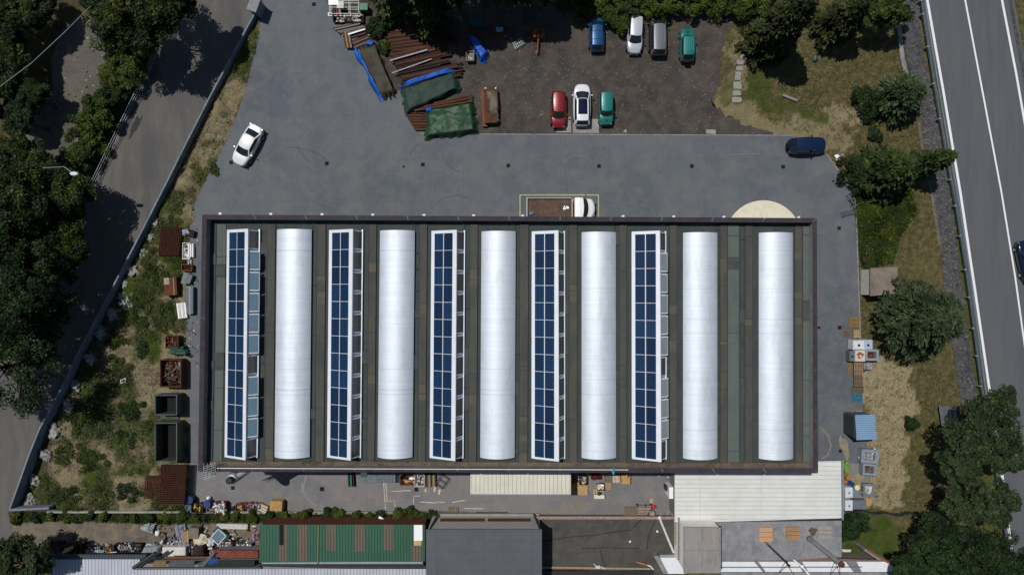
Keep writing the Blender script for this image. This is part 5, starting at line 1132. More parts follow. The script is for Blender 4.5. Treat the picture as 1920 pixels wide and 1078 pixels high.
# grass and weeds as ground cover
def tufts(name, n, polys, mat, size, seed, hmax, dens=None, flat=.7):
    rs = np.random.RandomState(seed); out = []
    for poly in polys:
        xs_ = [p[0] for p in poly]; ys_ = [p[1] for p in poly]
        X = rs.uniform(min(xs_), max(xs_), n); Y = rs.uniform(min(ys_), max(ys_), n); k = inpoly(X, Y, poly) & ~((X > 298) & (Y > 668) & (Y < 862) & (X < 352))
        gx = (X - 960) * M2; gy = (539 - Y) * M2
        nn = vnoise(gx, gy, 3.0, 21) * .55 + vnoise(gx, gy, 1.1, 22) * .3 + vnoise(gx, gy, .45, 23) * .15
        if dens: k &= (nn > dens + rs.randn(n) * .05)
        gx = gx[k]; gy = gy[k]; m = len(gx)
        for r in range(5):
            c = np.stack([gx + rs.randn(m) * .12, gy + rs.randn(m) * .12, rs.rand(m) * hmax + .02 + (0.05 if dens else 0)], 1)
            out.append(rand_quads(c, np.tile([0, 0, .9], (m, 1)), size * (.5 + rs.rand(m)), .4, rs, flat))
    Q = np.concatenate(out); o = quads_obj(name, Q, mat); return tag(o, kind='stuff')
o = tufts('weeds', 26000, [BANK], leafm('weed_blades', [(.05,.07,.018), (.08,.105,.028), (.13,.15,.05)], dk=.8), .17, 1, .25, .44); tag(o, 'green weeds and grass covering the left bank', 'grass')
dryg = leafm('dry_grass', [(.13,.115,.08), (.22,.19,.14), (.3,.26,.2)], trans=.1, dk=.8)
o = tufts('dry_grass', 24000, [BANK], dryg, .14, 2, .16); tag(o, 'pale dry stalks scattered over the left bank', 'dry grass')
ROUGH = [(1350,60),(1500,50),(1690,60),(1740,330),(1700,520),(1800,760),(1780,950),(1640,950),(1625,870),(1620,640),(1612,520),(1606,360),(1552,288),(1490,254),(1400,205)]
o = tufts('meadow_grass', 9000, [ROUGH], leafm('meadow_blades', [(.05,.06,.02), (.08,.085,.032), (.14,.13,.06)], trans=.1, dk=.9), .14, 3, .10); tag(o, 'short dry meadow grass right of the yard', 'grass')
o = tufts('lush_grass', 7000, [LUSH], dec_a, .17, 4, .15); tag(o, 'lush green grass patch above the concrete hut', 'grass')
o = tufts('verge_weeds', 9000, [[(30,961),(820,961),(820,974),(560,976),(300,980),(120,972),(30,976)]], dec_a, .17, 8, .22); tag(o, 'green weeds in the strip below the yard kerb', 'grass')
o = tufts('hedge_foot', 12000, [[(250,80),(285,90),(160,350),(130,330),(160,250),(200,150)]], dec_d, .18, 9, .5); tag(o, 'creepers covering the slope left of the road railing', 'creepers')
o = tufts('yellow_flowers', 130, [LUSH], plain('flower_yellow', (.6, .45, .01), .6), .10, 5, .3); tag(o, 'yellow flowers dotted in the lush grass patch', 'flowers')
# loose stones
def stones(name, n, poly, mat, seed, s0, s1, label):
    rs = np.random.RandomState(seed); mb = MB(); xs_ = [p[0] for p in poly]; ys_ = [p[1] for p in poly]
    X = rs.uniform(min(xs_), max(xs_), n); Y = rs.uniform(min(ys_), max(ys_), n); k = inpoly(X, Y, poly)
    nn = vnoise(X, Y, 40, seed + 3)
    for x, y, q in zip(X[k], Y[k], nn[k]):
        if q < .45 and rs.rand() < .75: continue
        s = s0 + (s1 - s0) * rs.rand() ** 3; c = P(x, y); mb.box((c.x, c.y, .02 + s * .2), (s, s * rs.uniform(.5, 1), s * .6), rs.rand() * 3, .6, (rs.rand() * .5, rs.rand() * .5))
    return tag(mb.build(name, mat, org=(0, 0, 0)), label, 'stones', kind='stuff')
st_m = plain('pale_stone', lin(150,145,134), .9, scale=2, col2=lin(96,90,82)); st2_m = plain('grey_stone', lin(112,108,102), .9, scale=2)
stones('gravel_stones', 3600, [(850,30),(1350,30),(1360,100),(1380,190),(1480,250),(850,250),(905,150)], plain('gravel_stone', lin(122,116,106), .9, scale=2, col2=lin(88,82,76)), 1, .02, .065, 'white and grey stones scattered on the gravel parking lot')
stones('river_stones', 260, [(60,230),(100,110),(150,30),(215,110),(180,200),(140,300)], st2_m, 2, .08, .3, 'stones lying on the grey riverbed')
stones('ditch_stones', 3800, [(1690,0),(1722,0),(1750,170),(1785,370),(1803,520),(1838,800),(1810,800),(1770,540),(1748,370),(1725,240)], st2_m, 3, .1, .3, 'broken grey stones filling the roadside ditch')
stones('bank_rubble', 1400, BANK, st_m, 4, .05, .22, 'loose rubble scattered over the left bank')
# boulders along the wall
for i, (x, y, r, m_, lab) in enumerate([(292,418,.7,0,'upper one on a dusty apron'),(283,445,.6,0,'second, half in the wall shade'),(270,475,.6,0,'third, below a tan block'),(250,507,.95,1,'large, fourth down'),(236,533,.7,1,'fifth, long'),(213,588,.9,1,'beside the white rubble'),(190,624,.85,1,'pale heap halfway down the wall'),(171,670,1.0,1,'rounded pale heap'),(146,722,.9,1,'pale heap near two poles'),(130,760,.95,1,'bright, below the two poles'),(103,810,1.05,1,'large rounded, by the wall bend'),(86,852,.85,1,'grey white, past the wall bend'),(66,900,.8,1,'nearly the lowest'),(58,938,.9,1,'lowest, in the wall corner')]):
    c = P(x, y); mb = MB()
    mb.blob((c.x, c.y, .12 * r), (r * .62, r * .72, r * .38), i, n=9, amp=.9)
    for k in range(6): a = k * 1.05 + i; mb.blob((c.x + r * .6 * math.cos(a), c.y + r * .6 * math.sin(a), .05), (r * .2, r * .17, r * .15), i * 7 + k, n=4, amp=.9)
    tag(mb.build('boulder', plain('boulder_stone', lin(150,150,146), .95, scale=3, col2=lin(104,102,98), bump=.6, bscale=6), org=(c.x, c.y, 0)), 'pale boulder heap at the concrete wall foot, ' + lab, 'boulder', 'boulder heaps along the wall')
mb = MB(); rs = random.Random(4)
for k in range(90):
    x = rs.uniform(224, 250); y = rs.uniform(545, 580) - (x - 237) * .3; c = P(x, y); s = rs.uniform(.1, .4); mb.box((c.x, c.y, .12), (s, s * .5, .1), rs.uniform(0, 3), .9, (rs.uniform(-.4, .4), 0))
tag(mb.build('rubble_heap', plain('white_rubble', lin(140,150,145), .9)), 'heap of whitish rubble and slabs beside the concrete wall', 'rubble heap', kind='stuff')
# ------------------------------------------------------------------ loose things in the yard
def rot(x, y, a): return x * math.cos(a) - y * math.sin(a), x * math.sin(a) + y * math.cos(a)
def at(px, py, z=.05): p = P(px, py, 0); p.z = z; return p
def beam(label, x0, y0, x1, y1, w_, h_, z, mat, group=None, name='steel_beam', cat='beam'):
    a = P(x0, y0, 0); b_ = P(x1, y1, 0); d = b_ - a; mb = MB(); m_ = (a + b_) / 2; ang = math.atan2(d.y, d.x); L = d.length
    # I-section
    mb.box((m_.x, m_.y, z + h_ - .012), (L, w_, .024), ang); mb.box((m_.x, m_.y, z + .012), (L, w_, .024), ang); mb.box((m_.x, m_.y, z + h_ / 2), (L, w_ * .25, h_ - .05), ang)
    return tag(mb.build(name, mat, org=(m_.x, m_.y, z)), label, cat, group)
rb = random.Random(3)
bm_ = [plain('beam_rust_a', lin(76,48,36), .85, .1, scale=1.4, col2=lin(62,42,34), bump=.3), plain('beam_rust_b', lin(58,38,30), .85, .1, scale=1.4, col2=lin(46,32,28), bump=.3), plain('beam_rust_c', lin(88,60,44), .85, .1, scale=1.4, col2=lin(74,50,38), bump=.3), plain('beam_dark', lin(48,38,36), .8, .1, scale=2)]
GL = 'rusty brown steel beam lying side by side in the upper part of the great pile'
y = 36
while y < 100:
    x0 = 712 + (y - 36) * .35 + rb.uniform(-3, 3); L = rb.uniform(70, 125); sl = -.10 - (y - 36) * .0006; wpx = rb.uniform(2.2, 4.2)
    beam(GL, x0, y, x0 + L, y + sl * L, wpx * M2 * .95, .22, .12 + rb.uniform(0, .18), rb.choice(bm_), 'rusty beams in the upper part of the great pile'); y += wpx * .86
GL2 = 'rusty brown steel beam slanting in the lower part of the great pile above the tarpaulins'
y = 104
while y < 166:
    x0 = 734 + (y - 104) * .38 + rb.uniform(-3, 3); L = rb.uniform(80, 118); sl = -.22 + (y - 104) * .0002; wpx = rb.uniform(2.0, 3.8)
    beam(GL2, x0, y, x0 + L, y + sl * L, wpx * M2 * .95, .22, .15 + rb.uniform(0, .2), rb.choice(bm_), 'rusty beams in the lower part of the great pile'); y += wpx * .86
for i, (x0, y0, x1, y1, r, lab) in enumerate([(733,118,803,98,.09,'upper'),(737,141,811,115,.07,'lower'),(768,71,800,66,.05,'short')]):
    tag(MB().tube(P(x0, y0, 0) + Vector((0, 0, .62)), P(x1, y1, 0) + Vector((0, 0, .66)), r, n=10).build('steel_pipe', galv_m), ['long grey steel pipe lying on the beam pile, the upper of two','long pale steel pipe lying on the beam pile, the lower of two','short grey pipe among the upper beams under the conifer'][i], 'pipe')
for k in range(14):
    y = 45 + k * 2.0; x0 = 624 + k * 2.6 + rb.uniform(-2, 2); L = rb.uniform(44, 54) - k
    beam('dark thin steel profile in the small bundle at the pile\'s left end', x0, y + 9, x0 + L, y - 2, .14, .1, .12 + .06 * (k % 3), [dark_m, bm_[1], plain('slate_profile', lin(70,76,92), .5, .3), bm_[2], wood3_m][k % 5], 'thin profiles at the left end of the pile')
for k in range(4):
    beam('brown wooden plank laid crosswise over the small bundle', 646 + k * 3.2, 63, 651 + k * 3.2, 93, .17, .1, .42, wood_m if k % 2 else bm_[2], 'planks laid crosswise by the small bundle', 'plank', 'plank')
for k in range(7):
    beam('rust brown profile between white beam and olive tarpaulin', 657 + k * 2.0, 80 + k * 2.0, 690 + k * 1.2, 66 + k * 2.6, .13, .12, .1 + .05 * (k % 2), [bm_[1], bm_[2], dark_m][k % 3], 'profiles above the olive tarpaulin')
beam('white painted steel beam resting on the left end of the pile', 655, 69, 687, 59, .13, .12, .5, white_m)
for k in range(9):
    beam('long brown beam sticking out between the two green tarpaulins', 782 + k * 6 - (k % 3) * 8, 206 + (k % 4) * 3.2 - k * 1.2, 868 + (k % 3) * 9, 188 + (k % 4) * 3 - k * .9, .17, .18, .2 + .09 * (k % 3), bm_[k % 3], 'beams between the two green tarpaulins')
for k in range(12):
    y = 214 + k * 2.8; beam('short rusty beam end beside the lower green tarpaulin', 760 + k * 1.7, y, 803, y + rb.uniform(-1, 1), .13, .14, .08 + .05 * (k % 3), bm_[(k * 2) % 4], 'short beam ends beside the lower tarpaulin')
def rack(label, px, py, w_, d_, h_, a, mat, shelves, cat='rack', boards=None):
    T_ = thing('steel_rack', label, cat, at(px, py), a); hw, hd = w_ / 2, d_ / 2
    for x in (-hw, hw):
        for y in (-hd, hd): MB().box((x, y, h_ / 2), (.06, .06, h_)).build('post', mat, T_, local=True)
    for z in shelves:
        mb = MB()
        for y in np.linspace(-hd, hd, 3): mb.box((0, y, z), (w_, .06, .05))
        for x in np.linspace(-hw, hw, 4): mb.box((x, 0, z + .004), (.05, d_, .05))
        mb.build('shelf', mat, T_, local=True)
    return T_
rk = rack('white tubular rack at the top of the yard beside a green bin', 650, 22, 3.1, 1.35, 1.1, 0, offw_m, (.5, 1.05))
tag(MB().box(at(631, 12, 1.25), (1.05, .78, .03), .02).box(at(631, 12, 1.2), (.9, .06, .05)).build('white_board', white_m), 'larger white board lying on the tubular rack', 'board')
tag(MB().box(at(643.5, 18.5, 1.24), (.72, .72, .03)).box(at(643, 19, 1.27), (.14, .14, .012)).build('notice_sheet', offw_m), 'smaller white sheet with a brown spot on the tubular rack', 'board')
sg = thing('small_sign', 'small white sign with a blue mark in front of the tubular rack', 'sign', at(623, 34)); MB().box((0, 0, .9), (.42, .34, .03), tilt=(.3, 0)).build('plate', white_m, sg, local=True); MB().box((0, 0, .93), (.16, .16, .012), tilt=(.3, 0)).build('mark', blue_m, sg, local=True); MB().tube((0, 0, 0), (0, 0, .9), .03).build('post', galv_m, sg, local=True)
tag(MB().tube(at(635, 20, .9), at(636, 38, .6), .08, n=8).tube(at(635, 20, .9), at(635, 19, 1.0), .1).build('red_post', plain('faded_red', (.28, .07, .09), .6)), 'faded red post leaning across the tubular rack', 'post')
def bin_(label, px, py, w_, d_, h_, a, mat, inmat=None, name='crate', cat='crate', wall=.05, fill=None, z=.05, fillh=.6, legs=0, parent=None):
    T_ = thing(name, label, cat, at(px, py, z), a); mb = MB(); hw, hd = w_ / 2, d_ / 2
    for x, y, sx, sy in ((0, -hd + wall / 2, w_, wall), (0, hd - wall / 2, w_, wall), (-hw + wall / 2, 0, wall, d_ - 2 * wall), (hw - wall / 2, 0, wall, d_ - 2 * wall)): mb.box((x, y, h_ / 2 + .02), (sx, sy, h_))
    mb.build('side', mat, T_, local=True); MB().box((0, 0, .16 if h_ > 1 else .06), (w_ - 2 * wall - .01, d_ - 2 * wall - .01, .06)).build('floor', inmat or mat, T_, local=True)
    mb = MB()
    for x, y, sx, sy in ((0, -hd, w_ + .06, .07), (0, hd, w_ + .06, .07), (-hw, 0, .07, d_ - .08), (hw, 0, .07, d_ - .08)): mb.box((x, y, h_ + .03), (sx, sy, .06))
    mb.build('rim', mat, T_, local=True)
    if fill:
        mb = MB(); r_ = random.Random(int(px * 7 + py)); ms = fill
        for k in range(int(14 + 22 * w_ * d_)):
            mb.m = r_.randrange(len(ms)); mb.box((r_.uniform(-hw * .8, hw * .8), r_.uniform(-hd * .8, hd * .8), h_ * fillh * r_.uniform(.7, 1.15)), (r_.uniform(.15, .7) * min(1, w_), r_.uniform(.04, .2), r_.uniform(.03, .12)), r_.uniform(0, 3.1), 1, (r_.uniform(-.5, .5), r_.uniform(-.5, .5)))
        o = mb.build('scrap', ms, T_, local=True); o['kind'] = 'stuff'
    return T_
bin_('green metal bin at the right end of the tubular rack', 684, 20, .95, .65, .9, 0, green_m, name='green_bin', cat='bin', fill=[green_m])
tag(MB().box(at(684, 20.5, 1.0), (.98, .62, .04)).box(at(684, 20.5, 1.03), (.3, .08, .03)).build('bin_lid', green_m), 'flat green lid closing the bin at the top of the yard', 'lid')
bin_('low dark brown trough under the tubular rack', 655, 36, 3.2, 1.0, .3, 0, steel_rust2, name='trough', cat='trough', fill=[steel_rust2, offw_m, wood3_m])
def tarp(name, label, quad, h, mat, seed, folds=.1, over=.35, mid=None, sag=0, nu=44, nv=30, edge=.16, lip=None, parent=None):
    """cloth over a pile: quad = 4 pixel corners (TL,TR,BR,BL)"""
    q = [P(x, y, 0) for x, y in quad]
    def fn(u, v):
        b0 = q[3].lerp(q[2], u); t0 = q[0].lerp(q[1], u); p = b0.lerp(t0, v)
        e = min(u, 1 - u, v, 1 - v); k = min(1, e / edge); k = k * k * (3 - 2 * k)
        n_ = mnoise.noise(Vector((p.x * .8, p.y * .8, seed))) ; n2 = mnoise.noise(Vector((p.x * 2.3, p.y * 2.3, seed + 5)))
        r = 1 - abs(mnoise.noise(Vector((p.x * .55 + n_ * .6, p.y * .8, seed + 9)))) * 2
        z = .06 + h * k * (.85 + .25 * n_) + folds * (n2 * .25 + r * .75) * (.35 + .65 * k)
        j = (1 - k) * .28; p = p + Vector((mnoise.noise(Vector((u * 7, v * 7, seed))) * j * 1.6, mnoise.noise(Vector((u * 7, v * 7, seed + 3))) * j * 1.6, 0))
        return (p.x, p.y, max(.06, z))
    mb = MB(); mb.grid(fn, nu, nv); c = sum(q, Vector()) / 4
    if parent is not None: return mb.build(name, mat, parent, smooth=True)
    return tag(mb.build(name, mat, org=(c.x, c.y, 0), smooth=True), label, 'tarpaulin')
tarp('tarpaulin', 'long olive tarpaulin over a stack at the left of the steel pile', [(669,90),(704,82),(745,180),(719,189)], .8, tarpo_m, 3, .14, edge=.1)
for s, (x0, y0, x1, y1, w_) in enumerate([(664,92,690,140,5),(690,140,718,190,6)]):
    pass
tarp('tarpaulin', 'narrow bright blue tarpaulin strip along the left side of the olive one', [(662,91),(673,90),(722,188),(716,191)], .45, blue_m, 8, .12, edge=.35, nu=14, nv=50)
tarp('tarpaulin', 'crumpled blue tarpaulin scrap at the top end of the olive one', [(690,77),(706,83),(700,92),(688,88)], .75, blue_m, 9, .2, nu=14, nv=10)
tarp('tarpaulin', 'grey green tarpaulin over beams between the blue strip and the glossy one', [(752,170),(856,136),(866,168),(760,218)], .85, tarpd_m, 12, .13, edge=.1)
tarp('tarpaulin', 'blue tarpaulin strip along the upper edge of the grey green one', [(748,160),(856,124),(858,138),(752,170)], .8, blue_m, 14, .2, edge=.2, nu=50, nv=12)
tarp('tarpaulin', 'glossy green tarpaulin with creases at the bottom of the steel pile', [(798,207),(890,190),(899,252),(796,264)], .95, tarpg_m, 21, .17, edge=.12, nu=60, nv=44)
tarp('tarpaulin', 'small blue cloth crumpled on the corner of the glossy green tarpaulin', [(799,205),(813,204),(813,214),(800,216)], 1.0, blue_m, 25, .3, nu=12, nv=10)
tarp('tarpaulin', 'wedge shaped blue tarpaulin hanging in the conifer shade', [(876,66),(886,66),(919,104),(904,124)], .9, blue_m, 27, .25, nu=16, nv=30)
# long crate beside
bx = thing('long_crate', 'long rusty open crate on the gravel beside the green tarpaulins', 'crate', at(918, 203, .02), math.radians(2))
MB().box((-.55, 0, .2), (.5, 4.1, .4)).build('side_plate', rust3, bx, local=True); MB().box((.1, 0, .45), (1.3, 3.6, .9)).build('box', steel_rust, bx, local=True)
tarp('tarpaulin', 'camouflage coloured cover on the long rusty crate', [(911,172),(934,172),(936,234),(915,234)], .95, plain('mottled_cover', (.045, .06, .045), .5, scale=2.6, col2=(.12, .075, .04), bump=.4), 31, .08, edge=.05, nu=14, nv=36)
for x in (911, 930): tag(MB().box(at(x, 171.5, 1.0), (.17, .17, .2), .2, .8).box(at(x, 171.5, 1.12), (.1, .1, .05)).build('crate_knob', white_m), 'small white block at the %s upper corner of the long crate' % ('left' if x < 920 else 'right'), 'block')
# shaded racks
rack('dark long rack half hidden in the conifer shade', 904, 67, 5.2, .9, 1.0, 0, bm_[2], (.5, .98))
tag(MB().box(at(893, 47, .7), (1.7, .9, .5), -.05, .9).box(at(892, 44, .98), (.3, .25, .08)).build('covered_machine', plain('teal_cover', (.02, .075, .10), .6)), 'teal covered machine in the deep shade above the long rack', 'machine')
tag(MB().box(at(937, 63, 1.12), (.75, .4, .1)).box(at(937, 67, 1.1), (.5, .06, .06)).build('pale_box', plain('pale_teal', (.2, .32, .38), .6)), 'pale blue box on the right end of the dark long rack', 'box')
bin_('wooden sided box with a grey coil, in the shade below the blue wedge', 882, 109, .8, 1.0, .6, 0, wood_m, galv_m, cat='box', name='coil_box', fill=[galv_m])
mb = MB()
for k in range(6): mb.box(at(964 + k * 3.2, 89 - k * 2.0, .4), (.04, .8, .04), .5)
for k in (-1, 0, 1): mb.box(at(972 + k * 2, 84 + k * 4, .42), (1.2, .04, .04), .52)
tag(mb.build('metal_grille', galv_m), 'small pale metal grille lying in the shade right of the racks', 'grille')
mc = thing('rusty_machine', 'rust red machine with a long stem standing in the conifer shade', 'machine', at(1010, 68))
MB().box((0, 0, .5), (1.35, .9, .9), .1, .9).build('body', rust3, mc, local=True); MB().tube((-.05, -.4, .6), (-.15, -2.0, .35), .1, n=8).build('stem', rust3, mc, local=True); MB().box((.1, .1, 1.0), (.5, .4, .14), .1).build('hood', steel_rust, mc, local=True)
# ---- left strip
def mesh_mat(label, x0, y0, x1, y1, sk, z, n1, n2, layers=3, nm='rebar_mats'):
    T_ = thing('rebar_mat_stack', label, 'rebar mesh', at((x0 + x1) / 2, (y0 + y1) / 2, 0)); a, b_, c, d = at(x0 + sk, y0), at(x1 + sk, y0), at(x1, y1), at(x0, y1)
    for l in range(layers):
        mb = MB(); o_ = Vector((l * .05, l * .06, z + l * .12))
        for k in range(n1 + 1): mb.tube(a.lerp(b_, k / n1) + o_, d.lerp(c, k / n1) + o_, .035, n=4, caps=False)
        for k in range(n2 + 1): mb.tube(a.lerp(d, k / n2) + o_ + Vector((0, 0, .05)), b_.lerp(c, k / n2) + o_ + Vector((0, 0, .05)), .035, n=4, caps=False)
        mb.build('mesh_layer', plain('mesh_rust', (.07, .026, .016), .9, col2=(.035, .016, .012)), T_)
    return T_
mesh_mat('square dark rusty rebar mesh stack in the weeds at the upper left strip', 301, 429, 339, 480, 5, .35, 12, 16)
mesh_mat('tall rusty rebar mesh stack leaning by the lower left building corner', 308, 868, 354, 940, 4, .9, 14, 22, 5)
mesh_mat('flat rusty rebar mesh lying half overgrown left of the tall stack', 274, 890, 309, 932, 3, .3, 10, 12, 2)
def skip(label, px, py, w_, d_, h_, mat, inm, fill=None, wall=.09):
    return bin_(label, px, py, w_, d_, h_, 0, mat, inm, 'skip_container', 'skip container', wall, fill)
skg = plain('skip_green', lin(84,92,84), .7, .1, scale=1.2, col2=lin(66,72,68)); 
skip('short dark grey skip container, empty, below the scrap filled one', 326, 754, 2.3, 2.1, 1.6, plain('skip_grey', lin(74,82,84), .6, .1), black_m)  # black floor stands in for the shade inside the skip
skip('long grey green skip container with inner shade painted black, above the tall mesh stack', 327, 822, 2.3, 4.1, 1.7, skg, black_m)  # deep inner shade put into the floor colour
skip('rusty skip container heaped with metal scrap', 331, 697, 2.2, 2.9, 1.2, steel_rust, steel_rust2, [steel_rust, steel_rust2, rust3, steel_rust2, steel_rust, plain('sage', lin(84,96,88), .7), plain('scrap_pale', lin(132,132,130), .7)], .08)
tag(MB().box(at(320, 778, .3), (1.6, .5, .1), .1, tilt=(.2, 0)).box(at(330, 781, .34), (.9, .3, .08), -.3, tilt=(0, .2)).build('scrap_sheet', skg), 'bent scrap sheet between the two dark skips', 'metal sheet')
gc = bin_('rusty trailer with brown boards beside the green cover', 330, 640, 1.3, 1.3, .8, 0, steel_rust, name='trailer', cat='trailer', fill=[steel_rust2, rust3], fillh=.8)
tarp('tarpaulin', 'dark green ragged tarpaulin above the scrap filled skip', [(322,648),(352,646),(360,668),(320,664)], .8, plain('bottle_green', (.015, .06, .045), .5, bump=.6, bscale=3), 41, .25, nu=24, nv=18)
mb = MB(); mb.box(at(329, 537, .5), (1.35, 1.9, .9), .06, .97, (.05, .03)); bxo = thing('rusty_sheet_box', 'leaning rusty brown sheet metal box with pale faded corner', 'box', at(328, 537))
MB().box((0, 0, .5), (1.4, 1.95, .9), .06, .97).build('body', plain('sheet_rust', lin(92,54,34), .7, .1, scale=.8, col2=lin(70,44,32)), bxo, local=True)
MB().box((-.38, .55, .97), (.55, .7, .02), .06).build('faded_corner', plain('faded', lin(142,148,134), .7, col2=lin(150,120,84), scale=2), bxo, local=True); MB().box((.42, 0, 1.0), (.12, 1.85, .06), .06).build('edge_fold', plain('tan_fold', lin(150,112,78), .6), bxo, local=True)
def bundle(label, px, py, n, w_, L, h_, a, mats, name='profile_bundle', cat='profile', gap=.03, levels=1, z=.08, group=None):
    c = at(px, py, z)
    T_ = thing(name, label, cat, c, a, group)
    for l in range(levels):
        for k in range(n):
            x = (k - (n - 1) / 2) * (w_ + gap); mb = MB(); mb.box((x, 0, h_ / 2 + l * (h_ + .02)), (w_, L * rb.uniform(.93, 1.0), h_)); mb.box((x, 0, h_ + l * (h_ + .02) + .012), (w_ * .3, L * .9, .02)); mb.build('bar', mats[k % len(mats)], T_, local=True)
    for y in (-.35, .35): MB().box((0, y * L, -.02), (n * (w_ + gap), .1, .06)).build('bearer', wood3_m, T_, local=True)
    return T_
bundle('bundle of white metal profiles lying at the left yard edge', 344, 582, 5, .17, 1.7, .3, .12, [white_m, offw_m])
bundle('bundle of long grey steel profiles leaning by the left building wall', 361, 563, 3, .22, 3.0, .28, .0, [plain('steel_grey', lin(84,92,104), .5, .3), plain('steel_light', lin(116,122,128), .5, .3)], levels=2)
bundle('white slatted metal frame beside the upper rusty mesh', 361, 470, 3, .12, 1.5, .35, .0, [white_m], cat='frame', name='slatted_frame', gap=.1)
bin_('low white tray of bottles left of the white slatted frame', 352, 471, .75, 1.7, .25, 0, offw_m, name='tray', cat='tray', fill=[offw_m, dark_m, white_m])
tag(MB().blob(at(352, 436, .35), (.42, .38, .35), 3, amp=.5).build('white_sack', plain('sack_white', lin(150,160,170), .8, bump=.8)), 'white sack at the left yard edge beside a brown heap', 'sack')
bin_('dark brown box of rusty scrap next to the white sack', 361, 438, .75, .6, .4, -.2, steel_rust2, name='scrap_box', cat='box', fill=[steel_rust2, steel_rust])
bundle('small stack of grey brown slats above the rusty orange box', 357, 491, 5, .09, .6, .12, 0, [wood3_m, galv_m], name='slat_stack', cat='slats')
bin_('rusty orange box with dark open end by the left wall', 355, 502, 1.1, .65, .5, -.05, rust3, steel_rust2, name='rusty_box', cat='box', fill=[steel_rust2])
t_ = thing('grey_panel_stack', 'stack of grey angular metal panels by the left wall', 'panels', at(354, 522)); MB().box((-.12, 0, .3), (.6, 1.25, .5), -.28).build('panel', plain('panel_grey', lin(112,120,118), .6), t_, local=True); MB().box((.25, -.05, .34), (.6, 1.0, .46), -.38).build('panel', plain('panel_grey2', lin(100,108,108), .6), t_, local=True)
for k in range(2): tag(MB().path([at(230 + k * 30 - 12 * k, 712 - 0 * k, .3), at(238, 708, .3), at(238, 716, .3), at(229, 717, .3), at(230, 708, .3)], .03, 5).build('wire_frame', white_m), 'small white square frame lying in the weeds', 'frame') if k == 0 else None
# ---- bottom yard, left group
def drum(label, px, py, r, h_, mat, lie=None, name='barrel', cat='barrel', z=.05, lid=None, group=None):
    T_ = thing(name, label, cat, at(px, py, z), 0 if lie is None else lie, group)
    if lie is None:
        MB().lathe((0, 0, 0), [(r * .97, 0), (r, .05), (r * .98, h_ * .33), (r * 1.03, h_ * .35), (r * .98, h_ * .37), (r * 1.03, h_ * .66), (r * .98, h_ * .68), (r, h_ * .97), (r * .96, h_)], 20).build('body', mat, T_, local=True)
        MB().lathe((0, 0, h_ - .01), [(r * 1.02, 0), (r * 1.02, .03), (r * .9, .03), (r * .88, .012)], 20).build('lid', lid or mat, T_, local=True)
    else:
        MB().tube((-h_ / 2, 0, r), (h_ / 2, 0, r), r, n=18).build('body', mat, T_, local=True); MB().tube((h_ / 2 - .01, 0, r), (h_ / 2 + .03, 0, r), r * .9, n=18).build('lid', lid or mat, T_, local=True)
        MB().tube((-.15, 0, r), (-.1, 0, r), r * 1.03, n=18).tube((.12, 0, r), (.17, 0, r), r * 1.03, n=18).build('hoop', mat, T_, local=True)
    return T_
drum('dark navy barrel by the foot of the tall mesh stack', 362, 932, .42, .9, navy_m)
drum('dark blue barrel above the scrap boxes at the lower left of the yard', 395, 940, .40, .9, plain('barrel_blue', (.01, .04, .14), .4))
tag(MB().blob(at(394, 931, .3), (.22, .18, .25), 5, amp=.4).build('white_bag', white_m), 'small bright white bag behind the dark blue barrel', 'bag')
bin_('small teal crate with bars next to the kerb end', 359, 949, .7, .5, .4, .1, plain('teal_crate', lin(74,96,104), .6), name='teal_crate', fill=[plain('teal_bits', lin(90,120,130), .6)])
bin_('dark scrap box with yellow pieces near the kerb', 375, 948, 1.2, .95, .6, 0, steel_rust2, name='scrap_box', cat='box', fill=[steel_rust2, yellow_m, black_m])
bin_('brown box of mixed bits under the dark blue barrel', 400, 950, .9, .7, .5, 0, wood3_m, name='brown_box', cat='box', fill=[wood3_m, plain('tan_bits', lin(134,112,84), .9), steel_rust2])
bin_('red rimmed steel box full of silvery offcuts', 418, 947, 1.25, 1.1, .8, .02, plain('red_brown_steel', lin(112,52,44), .7), name='offcut_box', cat='box', fill=[white_m, galv_m, offw_m], fillh=.95)
drum('short black open barrel between red rimmed box and brown tubs', 441, 951, .24, .5, black_m)
bin_('rust brown tub with orange pieces beside the short black barrel', 453, 948, .8, .7, .5, 0, steel_rust, name='tub', cat='tub', fill=[rust3, wood2_m])
bin_('long brown tray holding blue and red pieces', 474, 945, 1.9, .55, .45, -.03, steel_rust, name='long_tray', cat='tray', fill=[lblue_m, red_m, steel_rust2, plain('pink', lin(190,120,120), .7)])
bundle('heap of pale bent profiles on the long brown tray', 495, 949, 6, .1, 1.1, .1, 1.15, [offw_m, plain('tan_profile', lin(178,158,128), .7)], name='profile_heap', z=.35)
pl = {}
def pallet(label, px, py, w_, d_, a, mat, z=.05, n=7, group=None, name='pallet', cat='pallet', h_=.14):
    T_ = thing(name, label, cat, at(px, py, z), a, group); mb = MB()
    for k in range(n): mb.box(((k + .5) / n * w_ - w_ / 2, 0, h_), (w_ / n * .68, d_, .024))
    mb.build('deck_boards', mat, T_, local=True); mb = MB()
    for y in (-d_ * .44, 0, d_ * .44): mb.box((0, y, h_ * .5), (w_ * .98, .1, h_ * .8)); 
    mb.build('bearers', wood3_m, T_, local=True); return T_
tcr = thing('wooden_crate', 'tilted yellow wooden slatted crate at the left end of the lower yard', 'crate', at(523, 943), -.03)
MB().box((0, 0, .45), (1.3, 1.05, .8), taper=.97).build('box', wood2_m, tcr, local=True); mb = MB()
for k in range(6): mb.box((0, -.45 + k * .18, .88), (1.3, .14, .03))
mb.build('slats', plain('slat_yellow', lin(176,142,90), .8, scale=6, col2=lin(140,106,60)), tcr, local=True)
